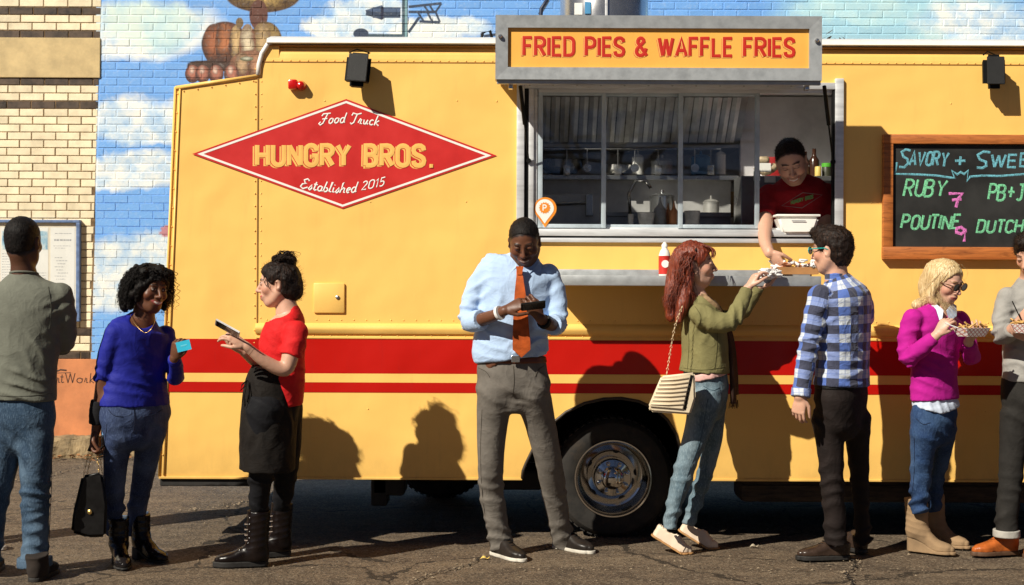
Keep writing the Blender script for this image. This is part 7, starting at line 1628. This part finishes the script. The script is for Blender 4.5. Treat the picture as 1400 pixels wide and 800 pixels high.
# ---- man in the plaid shirt, back to the camera
p = Person(7.5, T_FAIR, 'man in a blue and white plaid shirt and dark trousers facing the hatch', (1137, 343, 0, -128, 4, 0, 1.02),
    torso=[(1151, 527, 0, 42, 33), (1152, 495, 0, 40, 33), (1152, 455, 0, 42, 34), (1151, 425, 0, 44, 34), (1150, 403, 0, 43, 30), (1147, 387, 0, 27, 23), (1144, 376, 0, 14, 15)],
    hips=[(1150, 520, 0, 40, 31), (1150, 545, 0, 42, 33), (1150, 575, 0, 39, 30)],
    arms=[[(1121, 405, -.15, 17), (1113, 438, -.17, 15.5), (1106, 472, -.18, 14), (1099, 512, -.19, 12.5), (1094, 542, -.20, 10)], [(1176, 407, .13, 16.5), (1182, 434, .19, 14), (1162, 438, .30, 11), (1140, 420, .38, 8)]],
    legs=[[(1132, 575, -.04, 24), (1135, 612, -.05, 20.5), (1137, 650, -.05, 18.5), (1140, 700, -.04, 16.5), (1143, 742, -.03, 17.5)], [(1171, 575, .05, 21.5), (1173, 612, .06, 17.5), (1175, 650, .07, 15), (1178, 700, .07, 12.5), (1180, 742, .06, 13.5)]],
    hands=[((1094, 541, -.20), (-.15, -.05, -1), (.55, .75, 0), 1, (.55, .6, .7, .75), .98, .4), ((1140, 421, .38), (-.5, .4, .4), (-.3, -.5, .6), 1, (.6, .6, .6, .6), .95, .4)], brow=(.04, .02, .01), feet=[(764, -84), (757, -150)], by=-122)
def plaid():
    m, nt, b = newmat('plaid_flannel'); a = nd(nt, 'ShaderNodeAttribute', attribute_name='cloth'); s_ = nt.nodes.new('ShaderNodeSeparateXYZ'); nt.links.new(a.outputs['Vector'], s_.inputs[0])
    def band(x, per, w0, w1):
        f = mathn(nt, 'FRACT', mathn(nt, 'MULTIPLY', x, 1/per)); return mathn(nt, 'MULTIPLY', mathn(nt, 'GREATER_THAN', f, w0), mathn(nt, 'LESS_THAN', f, w1))
    u, v = s_.outputs[0], s_.outputs[1]; white = (.55, .60, .66); blue = (.045, .115, .42); navy = (.006, .011, .045)
    pu, pv = .094, .094
    bu, bv = band(u, pu, 0, .5), band(v, pv, 0, .5); tu, tv = band(u, pu, .72, .78), band(v, pv, .72, .78)
    c = mixc(nt, mathn(nt, 'MULTIPLY', bu, .75), white, blue); c2 = mixc(nt, mathn(nt, 'MULTIPLY', bv, 1), c, mixc(nt, bu, blue, navy)); c2 = mixc(nt, mathn(nt, 'MULTIPLY', mathn(nt, 'MAXIMUM', tu, tv), .35), c2, blue)
    nz = noise(nt, coords(nt, 'pos'), 500, 3, .6); c2 = mixc(nt, mathn(nt, 'MULTIPLY', nz, .12), c2, (.5, .5, .55)); nt.links.new(c2, b.inputs['Base Color']); b.inputs['Roughness'].default_value = .85; b.inputs['Sheen Weight'].default_value = .2
    bump(nt, b, creases(nt, coords(nt, 'pos')), .35, .010); return m
M_plaid = plaid()
p.top(M_plaid, 'plaid_shirt', (.99, .99), se=.003, uvfront=(0, -1, 0), fold=p.arm_folds(.008)+[(p.J((1170, 410, -.1)), (.5, 0, 1), .09, .011, .05), (p.J((1160, 455, -.1)), (.2, .1, 1), .14, .008, .06), (p.J((1155, 505, -.1)), (.3, 0, 1), .13, .008, .05)], neckcut=[(p.J((1144, 369, 0)), (.062, .07, .03))])
p.part('shirt_collar', [Loft(p.st([(1144, 384, 0, 16, 17), (1143, 373, 0, 15.5, 16)]), (1, 0, 0), (True, True), 3, .01)], M_plaid, .0045, None, uv=lambda v: np.stack([v[:, 0]-p.J((1144, 384))[0], v[:, 2], v[:, 2]*0], 1))
p.part('shirt_cuff', [Loft(p.st([(1096, 530, -.19, 13), (1094.5, 543, -.20, 13)]), None, (True, True), 3, .01)], M_plaid, .0045, None, uv=lambda v: np.stack([v[:, 0], v[:, 2], v[:, 2]*0], 1))
p.pants(fabric('dark_brown_trousers', (.014, .009, .008), .8, .2, big=.35), 'trousers', fold=p.std_folds(.008)); ring_on(p, p.hips, P(1150, 526, 7.5).z, M_black, 'belt', h=.03, ease=.004)
q_ = [Ell(p.L((0, .045, .105)), (.055, .045, .034), p.M, .02), Ell(p.L((0, .085, .105)), (.045, .028, .022), p.M, .02)]
hair_cap(p, H_BRN, .013, (.062, .086), back=-.085, side_=-.015, amp=.005, fr=(90, 40, 60), extra=q_, h=.0045, top=.008); fuzz(p, H_BRN, 1500, .011, .0008, (0, .35, -.1), spread=.3)
def glasses(per, frame, lensm, lz=.009, r=(.024, .018), name='sunglasses'):
    e = None; m_ = MB()
    for x in (-1, 1):
        ring = [Vector(per.L((x*.033+r[0]*math.cos(t), .106-.08*abs(.033*x+r[0]*math.cos(t))**1.3, lz+r[1]*math.sin(t)))) for t in np.linspace(0, 2*math.pi, 17)]; m_.tube(ring, .0028, 6, cap=False)
        m_.tube([Vector(per.L((x*.057, .100, lz+.006))), Vector(per.L((x*.078, .06, lz+.006))), Vector(per.L((x*.082, .0, lz+.004))), Vector(per.L((x*.080, -.02, lz-.008)))], .003, 6)
    m_.tube([Vector(per.L((-.012, .109, lz+.004))), Vector(per.L((.012, .109, lz+.004)))], .0025, 6); o = m_.build(name, frame, per.o, smooth=True); m_ = MB()
    for x in (-1, 1):
        pts = [per.L((x*.033+r[0]*math.cos(t), .106-.08*abs(.033*x+r[0]*math.cos(t))**1.3, lz+r[1]*math.sin(t))) for t in np.linspace(0, 2*math.pi, 17)[:-1]]; m_.add(pts+[per.L((x*.033, .104, lz))], [(i, (i+1) % 16, 16) for i in range(16)])
    m_.build('lens', lensm, o, smooth=True)
M_lens = pbr('dark_lens', (.012, .012, .014), .05, bmp=0, spec=.8)
glasses(p, pbr('teal_frame', (.02, .42, .38), .3, bmp=0), M_lens)
S_BR = leather('dark_brown_shoe', (.045, .028, .02), .26)
shoe(p, 1162, 764, -84, .29, 1.0, 'low', mat=S_BR, sole=M_chas, H=.095, sole_t=.024, lace=M_black, shr=.048); shoe(p, 1184, 757, -150, .28, 1.0, 'low', mat=S_BR, sole=M_chas, H=.095, sole_t=.024, shr=.046)

# ---- blond woman in the magenta sweater
p = Person(7.68, T_FAIR2, 'blond woman in a magenta sweater and sunglasses eating from a paper tray', (1292, 386, -.04, 36, 20, 2, .98),
    torso=[(1278, 546, 0, 36.5, 31), (1277, 515, 0, 35, 31), (1278, 485, 0, 36, 33), (1280, 455, 0, 39, 33), (1281, 435, 0, 38, 28), (1284, 422, 0, 24, 20), (1287, 412, 0, 13, 14)],
    hips=[(1278, 548, 0, 34, 29), (1277, 575, 0, 36, 31), (1277, 593, 0, 33, 28)],
    arms=[[(1248, 437, -.09, 15), (1241, 465, -.10, 14), (1243, 489, -.13, 12.5), (1262, 474, -.21, 11), (1281, 458, -.25, 7.8)], [(1312, 438, .09, 14), (1322, 465, .06, 13), (1328, 488, .0, 11.5), (1328, 479, -.12, 10), (1324, 467, -.23, 7.5)]],
    legs=[[(1264, 588, -.04, 21), (1261, 620, -.04, 18), (1259, 650, -.03, 16), (1256, 699, -.02, 13.5)], [(1291, 588, .05, 18), (1287, 620, .06, 15), (1281, 650, .07, 12.5), (1276, 697, .08, 11.5)]],
    hands=[((1281, 457, -.25), (.45, -.15, .75), (.6, .55, -.2), -1, (.9, 1.0, 1.1, 1.2), .9, .9), ((1324, 466, -.23), (.05, -.6, .35), (-.1, .35, .85), -1, (.5, .55, .6, .6), .9, .3)],
    headkw=dict(smile=0), lips=(.52, .14, .13), brow=(.25, .14, .06), eyes=False, feet=[(752, 58), (743, 50)], by=34)
p.top(fabric('magenta_sweater', (.44, .010, .25), .85, .08, big=.25, sheen=.3), 'sweater', (.97, .97), se=.003, fold=p.arm_folds(.007)+[(p.J((1270, 500, -.1)), (.4, 0, 1), .14, .006, .05)], neckcut=[(p.J((1293, 422, -.14)), (.040, .09, .085))])
M_sh = fabric('striped_blue_shirt', (.55, .62, .74), .8, .05, 1000)
zt1 = P(1278, 562, 7.68).z; xc = p.J((1280, 550))[0]
p.part('shirt', [Loft(p.tr([(1279, 572, 0, 38.5), (1279, 556, 0, 36.5), (1278, 545, 0, 33), (1278, 500, 0, 30), (1282, 440, 0, 31), (1285, 424, 0, 23), (1287, 412, -.01, 14)]), p.side, (True, True), 4, .02)], M_sh, .006, folds([(p.J((1280, 555, -.1)), (1, 0, .3), .12, .004, .04)], .0012), cut=lambda Q: np.maximum(zt1+.10*np.abs(Q[..., 0]-xc)/.14*.35-.008-Q[..., 2], -Ell(p.J((1290, 417, -.16)), (.030, .07, .07))(Q)))
collar(p, [[(1278, 414, -.07), (1290, 424, -.125), (1288, 438, -.13), (1276, 436, -.12), (1271, 420, -.07)], [(1302, 414, -.05), (1294, 425, -.125), (1298, 440, -.12), (1308, 432, -.09), (1308, 418, -.04)]], M_sh)
M_den4 = fabric('deep_blue_denim', (.018, .045, .12), .85, .2, big=.4, fade=(.055, .11, .22)); p.pants(M_den4, 'jeans', fold=p.std_folds(.007)); p.seam([[(1252, 572), (1262, 580), (1272, 578)], [(1250, 590), (1250, 640), (1246, 690)]], M_js)
ex = [Loft([list(p.L((-.05, -.02, .08)))+[.03], list(p.L((-.085, -.03, .0)))+[.036], list(p.L((-.095, -.035, -.08)))+[.040], list(p.J((1254, 417, -.03)))+[.030]], None, sub=3, k=.03), Loft([list(p.L((.05, -.0, .06)))+[.026], list(p.L((.082, -.0, -.02)))+[.026], list(p.L((.08, .01, -.10)))+[.024], list(p.J((1318, 436, -.08)))+[.018]], None, sub=3, k=.02), Loft([list(p.L((0, -.09, .04)))+[.05], list(p.L((0, -.10, -.06)))+[.055], list(p.J((1276, 415, .06)))+[.05]], None, sub=3, k=.03)]
hair_cap(p, H_BLD, .011, (.082, .076), back=-.2, side_=-.03, amp=.0025, fr=(120, 120, 12), extra=ex, h=.005, cutfn=lambda q: np.where((q[..., 1] < .02) | ((np.abs(q[..., 0]) > .062) & (q[..., 1] < .045)), -1.0, 1.0))
rg = random.Random(14); g = []
for i in range(44):
    x = rg.uniform(-1, -.25); g.append([p.L((x*.03, rg.uniform(0, .04), .112)), p.L((x*.085, rg.uniform(-.04, .04), .05)), p.L((x*.105, rg.uniform(-.06, .02), -.03)), p.J((rg.uniform(1240, 1272), 421+rg.uniform(-8, 9), rg.uniform(-.10, .02)))])
for i in range(14):
    x = rg.uniform(.4, 1); g.append([p.L((x*.03, rg.uniform(0, .04), .112)), p.L((x*.08, rg.uniform(.0, .04), .05)), p.L((x*.09, rg.uniform(-.01, .02), -.05)), p.J((rg.uniform(1306, 1322), 440+rg.uniform(-14, 10), rg.uniform(-.13, -.05)))])
locks(p, H_BLD, g, 14, .009, .0013, .0022, .22, 7, 'hair_locks'); locks(p, H_BLD, g[::5], 4, .020, .0006, .008, .15, 17, 'stray_hairs')
glasses(p, pbr('tortoise_frame', (.16, .07, .03), .3, bmp=0), M_lens, r=(.025, .021))
S_SU = pbr('tan_suede', (.30, .195, .105), .95, var=.15, bmp=.4, bscale=150)
shoe(p, 1241, 752, 58, .255, .95, 'boot', mat=S_SU, sole=S_SU, H=.235, shr=.064, lift=.06, sole_t=.016, name='wedge_boot'); shoe(p, 1266, 743, 50, .25, .95, 'boot', mat=S_SU, sole=S_SU, H=.245, shr=.060, lift=.06, sole_t=.016, name='wedge_boot')
def paper_tray(c, w_, d_, h_, yaw, label, roll=0):
    e = empty('food_tray', tuple(c), label, 'food tray'); M_ = Matrix.Translation(Vector(c)) @ Matrix.Rotation(R(yaw), 4, 'Z') @ Matrix.Rotation(R(roll), 4, 'Y'); s = MB(); k = .68
    b0 = [(-w_*k/2, -d_*k/2, 0), (w_*k/2, -d_*k/2, 0), (w_*k/2, d_*k/2, 0), (-w_*k/2, d_*k/2, 0)]; t0 = [(-w_/2, -d_/2, h_), (w_/2, -d_/2, h_), (w_/2, d_/2, h_), (-w_/2, d_/2, h_)]; V_ = [M_ @ Vector(q) for q in b0+t0]; I_ = [M_ @ (Vector(q)*.975+Vector((0, 0, .002))) for q in b0+t0]
    s.add(V_+I_, [(3, 2, 1, 0)]+[(i, (i+1) % 4, 4+(i+1) % 4, 4+i) for i in range(4)]+[(8, 9, 10, 11)]+[(12+i, 12+(i+1) % 4, 8+(i+1) % 4, 8+i) for i in range(4)]+[(4+i, 4+(i+1) % 4, 12+(i+1) % 4, 12+i) for i in range(4)]); s.build('paper_boat', chk, e)
    s = MB(); r_ = random.Random(int(c[0]*100))
    for i in range(34):
        a = Vector((r_.uniform(-.4, .4)*w_, r_.uniform(-.4, .4)*d_, h_*r_.uniform(.75, 1.35))); dr = Vector((r_.uniform(-1, 1), r_.uniform(-1, 1), r_.uniform(-.3, .5))).normalized()*r_.uniform(.012, .028); s.tube([M_ @ (a-dr), M_ @ a, M_ @ (a+dr)], .0048, 4)
    s.build('fries', pbr('golden_fries', (.62, .36, .11), .6, var=.25, vscale=40), e); return e
def checked():
    m, nt, b = newmat('checked_paper'); t = nt.nodes.new('ShaderNodeTexCoord'); sp = nt.nodes.new('ShaderNodeSeparateXYZ'); nt.links.new(t.outputs['Object'], sp.inputs[0])
    u = mathn(nt, 'ADD', sp.outputs[0], sp.outputs[2]); w_ = mathn(nt, 'SUBTRACT', sp.outputs[0], sp.outputs[2])
    def ln(x): return mathn(nt, 'LESS_THAN', mathn(nt, 'FRACT', mathn(nt, 'MULTIPLY', x, 42)), .26)
    nt.links.new(mixc(nt, mathn(nt, 'MULTIPLY', mathn(nt, 'MAXIMUM', ln(u), ln(w_)), .8), (.84, .80, .75), (.45, .07, .06)), b.inputs['Base Color']); b.inputs['Roughness'].default_value = .7; return m
chk = checked()
paper_tray(p.J((1328, 460, -.30)), .155, .12, .045, 20, 'red and white checked paper tray of fries held by the blond woman')
m_ = MB(); a, b_ = p.J((1292, 442, -.31)), p.J((1314, 450, -.31)); m_.tube([Vector(a), Vector(b_)], .0035, 6); m_.tube([Vector(b_), Vector(b_)+Vector((.012, 0, -.006))], .006, 6); tag(m_.build('plastic_fork', pbr('white_plastic', (.8, .8, .78), .3), org=a), 'white plastic fork between the blond woman\'s fingers', 'fork')

# ---- man in grey at the right edge
p = Person(7.68, T_FAIR, 'man in a grey pullover and charcoal trousers half cut off by the right edge', (1411, 348, -.03, -48, 26, 0, 1.0),
    torso=[(1408, 521, 0, 37, 30), (1408, 485, 0, 36, 31), (1409, 450, 0, 39, 32), (1410, 420, 0, 42, 32), (1410, 400, 0, 38, 27), (1409, 387, 0, 22, 20), (1409, 378, 0, 14, 15)],
    hips=[(1406, 516, 0, 36, 30), (1406, 545, 0, 37, 31), (1405, 570, 0, 35, 28)],
    arms=[[(1378, 408, -.02, 16), (1371, 435, -.05, 14.5), (1372, 460, -.09, 13), (1382, 452, -.2, 10.5), (1391, 443, -.26, 8)], [(1443, 408, 0, 16), (1450, 440, -.03, 14), (1448, 468, -.08, 12), (1430, 470, -.2, 10), (1412, 465, -.28, 8)]],
    legs=[[(1388, 570, 0, 22), (1384, 620, 0, 19.5), (1381, 665, 0, 17.5), (1377, 700, 0, 17), (1376, 727, 0, 16.5)], [(1425, 570, 0, 22), (1432, 640, 0, 19), (1440, 727, 0, 16)]],
    hands=[((1391, 442, -.26), (.25, -.35, .4), (.6, .4, -.2), -1, (1.0, 1.1, 1.2, 1.2), .95, .9), ((1412, 465, -.28), (-.8, -.2, .2), (0, .2, .9), -1, (.4, .4, .5, .5), .95, .2)], brow=(.04, .02, .01), stubble=((.10, .05, .03), .5), feet=[(757, -78), (757, -60)], eyes=False)
p.top(fabric('heather_grey_pullover', (.30, .29, .27), .9, .12, big=.3), 'pullover', (.8, .9), se=.003, fold=p.arm_folds(.008)+[(p.J((1395, 500, -.1)), (.3, 0, 1), .13, .007, .05)], neckcut=[(p.J((1408, 376, -.03)), (.06, .075, .032))])
p.pants(fabric('charcoal_jeans', (.020, .018, .016), .85, .2, big=.35), 'jeans', fold=p.std_folds(.006))
p.part('jeans_cuff', [Loft(p.st([(1376, 724, 0, 17.8), (1376, 734, 0, 18)]), None, (True, True), 3, .01)], fabric('pale_cuff', (.42, .40, .36), .9), .0045, None)
hair_cap(p, H_BRN, .012, (.060, .084), back=-.07, side_=-.01, amp=.005, fr=(80, 50, 60), h=.0045, top=.015); fuzz(p, H_BRN, 1200, .018, .0008, (0, .3, .1))
S_OR = leather('orange_brown_leather', (.42, .105, .02), .38)
shoe(p, 1391, 757, -78, .27, .98, 'low', mat=S_OR, sole=pbr('brown_sole', (.10, .05, .025), .7), H=.10, shr=.048, lace=pbr('brown_lace', (.12, .04, .01), .7)); shoe(p, 1448, 757, -60, .27, .98, 'low', mat=S_OR, sole=MAT['brown_sole'], H=.10, shr=.048)
paper_tray(p.J((1402, 455, -.34)), .15, .12, .045, -15, 'checked paper tray of fries cut off by the right edge, under the man\'s fork')
m_ = MB(); a, b_ = p.J((1384, 412, -.33)), p.J((1402, 450, -.33)); m_.tube([Vector(a), Vector(b_)], .003, 6); tag(m_.build('plastic_fork', M_black, org=a), 'dark plastic fork held by the man in the grey pullover', 'fork')

# ---- the server in the hatch
p = Person(8.34, T_FAIR, 'server in a dark red T-shirt leaning out of the hatch', (1082, 221, -.16, -10, 34, 12, 1.10),
    torso=[(1092, 340, .0, 47, 32), (1091, 305, -.0, 49, 33), (1089, 275, -.02, 48, 33), (1088, 256, -.03, 42, 28), (1087, 247, -.04, 27, 21), (1086, 240, -.05, 14, 14)],
    hips=[(1092, 335, 0, 42, 30), (1092, 375, 0, 44, 31), (1092, 400, 0, 40, 28)],
    arms=[[(1052, 268, -.03, 16.5), (1046, 290, -.14, 15), (1046, 308, -.27, 12.5), (1046, 330, -.38, 11), (1052, 346, -.46, 8.3)], [(1128, 266, .0, 16), (1131, 295, -.06, 14.5), (1120, 312, -.12, 12), (1108, 309, -.17, 9)]],
    legs=[[(1075, 400, 0, 24), (1075, 480, 0, 20), (1075, 570, 0, 15)], [(1110, 400, 0, 24), (1110, 480, 0, 20), (1110, 570, 0, 15)]],
    hands=[((1053, 345, -.46), (.55, -.15, -.75), (.45, .1, -.2), 1, (.7, .8, .9, .9), 1.0, .7)], headkw=dict(smile=1.0, jaw=1.0), brow=(.03, .018, .01), stubble=((.22, .12, .08), .35), bodyh=.011, eyes=False, scalp=((.045, .022, .014), (.088, .070), .005))
p.top(fabric('dark_red_tee', (.30, .008, .012), .85, .1, big=.3), 'tee_shirt', (.38, .42), se=.006, fold=p.arm_folds(.007)+[(p.J((1080, 300, -.1)), (.5, 0, 1), .15, .007, .06)], neckcut=[(p.J((1086, 238, -.09)), (.068, .09, .034))])
p.pants(fabric('black_cotton', (.02, .02, .02)), 'trousers', h=.012)
m_ = MB(); M_pr = pbr('tee_print_green', (.13, .25, .07), .8, bmp=0); M_pg = pbr('tee_print_grey', (.20, .14, .13), .8, bmp=0)
def on(px, py): return p.J((px, py, -.20))
e1 = [on(1070, 281), on(1099, 263), on(1126, 266), on(1098, 284)]; dpl = MB()
vv = [(q[0], q[2]) for q in e1]; dpl.stroke(vv+[vv[0]], .004, .001, e1[0][1]+.028); 
tx = MB(); a, b_ = on(1083, 278), on(1113, 269); text(tx, 'HUNGRY BROS', a[0], b_[0], a[2]-.004, .020, .005, .001, e1[0][1]+.028, track=.25); tx.v = [(x, y, z+(x-a[0])*.28) for x, y, z in tx.v]
dpl.build('tee_emblem', M_pg, p.o); tx.build('tee_lettering', M_pr, p.o)
hair_cap(p, H_BRN, .0035, (.100, .068), back=-.06, side_=.012, amp=.003, fr=(110, 110, 110), h=.004); fuzz(p, H_BRN, 1300, .011, .0007, (0, .25, .1))

# ---- food being passed over the shelf
def wrap(px, py, d, w_, h_, seed, mat, label, name='paper_wrap'):
    c = P(px, py, d); bm = bmesh.new(); bmesh.ops.create_icosphere(bm, subdivisions=4, radius=1); r_ = random.Random(seed); o = np.array([r_.random()*9]*3)
    for q in bm.verts:
        n = float(vnoise(np.array([[*q.co]])+o, 2.2)[0]); n2 = float(vnoise(np.array([[*q.co]])+o, 6)[0]); k = 1+.45*n+.2*n2; q.co = Vector((q.co.x*w_*k, q.co.y*.055*k, q.co.z*h_*k))+c
    m_ = MB(); m_.bm(bm); return tag(m_.build(name, mat, org=c, auto=35), label, 'food wrap')
M_pap = pbr('white_food_paper', (.82, .80, .78), .6, var=.05, bmp=.4, bscale=60)
wrap(1052, 374, 7.70, .055, .030, 3, M_pap, 'crumpled white paper wrap in the red haired woman\'s raised hands')
e = empty('food_basket', tuple(P(1092, 372, 7.86)), 'paper lined food basket on the shelf under the server\'s hand', 'food basket')
s = MB(); c = P(1088, 374, 7.86); s.prism([(c.x-.12, c.z+.035), (c.x-.095, c.z-.005), (c.x+.11, c.z-.005), (c.x+.135, c.z+.035)], 'y', 7.79, 7.95); s.build('basket', pbr('brown_card', (.42, .20, .07), .7), e)
s = MB(); r_ = random.Random(6)
for i in range(26):
    a = Vector((c.x+r_.uniform(-.12, .14), r_.uniform(7.78, 7.94), c.z+r_.uniform(.015, .07))); q = [a+Vector((r_.uniform(-.04, .04), r_.uniform(-.02, .02), r_.uniform(-.015, .015))) for _ in range(4)]; s.tube([Vector(x) for x in catmull(np.array([list(x) for x in q]), 3)], r_.uniform(.006, .010), 5)
s.build('paper_strips', M_pap, e, smooth=True)
s = MB()
for i in range(20):
    a = Vector((c.x+r_.uniform(-.09, .11), r_.uniform(7.80, 7.93), c.z+r_.uniform(.03, .06))); s.tube([a, a+Vector((r_.uniform(-.04, .04), 0, r_.uniform(-.01, .015)))], .006, 4)
s.build('fries', pbr('pink_orange_food', (.55, .22, .10), .6, var=.3, vscale=40), e)
wrap(1036, 377, 7.62, .022, .010, 8, M_pap, 'small folded napkin beside the red haired woman\'s hand', 'napkin')

# ---- person almost wholly outside the left edge: one white shoe shows
p = Person(7.86, T_FAIR, 'person outside the left edge of whom only a white shoe tip shows', (-62, 335, 0, 60, 0, 0, 1.0),
    torso=[(-62, 530, 0, 40, 30), (-62, 480, 0, 38, 31), (-62, 430, 0, 42, 32), (-62, 400, 0, 40, 28), (-62, 384, 0, 20, 18), (-62, 376, 0, 14, 14)],
    hips=[(-62, 528, 0, 38, 30), (-62, 555, 0, 40, 31), (-62, 580, 0, 36, 28)],
    arms=[[(-98, 410, 0, 15), (-104, 450, 0, 13), (-106, 520, 0, 8)], [(-26, 410, 0, 15), (-22, 450, 0, 13), (-20, 520, 0, 8)]],
    legs=[[(-82, 575, 0, 23), (-84, 640, 0, 18), (-86, 735, .0, 13)], [(-44, 575, 0, 23), (-42, 640, 0, 18), (-38, 735, 0, 13)]], hands=[], bodyh=.012)
p.top(fabric('cream_top', (.6, .55, .45)), 'top', (.9, .9), h=.009); p.pants(M_den1, 'jeans', h=.009)
hair_cap(p, H_BRN, .012, (.06, .08), back=-.08, side_=-.01, h=.006)
M_ws = pbr('white_trainer', (.72, .70, .66), .5); shoe(p, -52, 748, 74, .27, .95, mat=M_ws, sole=M_ws, H=.08); shoe(p, -90, 752, 60, .27, .95, mat=M_ws, sole=M_ws, H=.08)
print('people', time.time()-t_people)
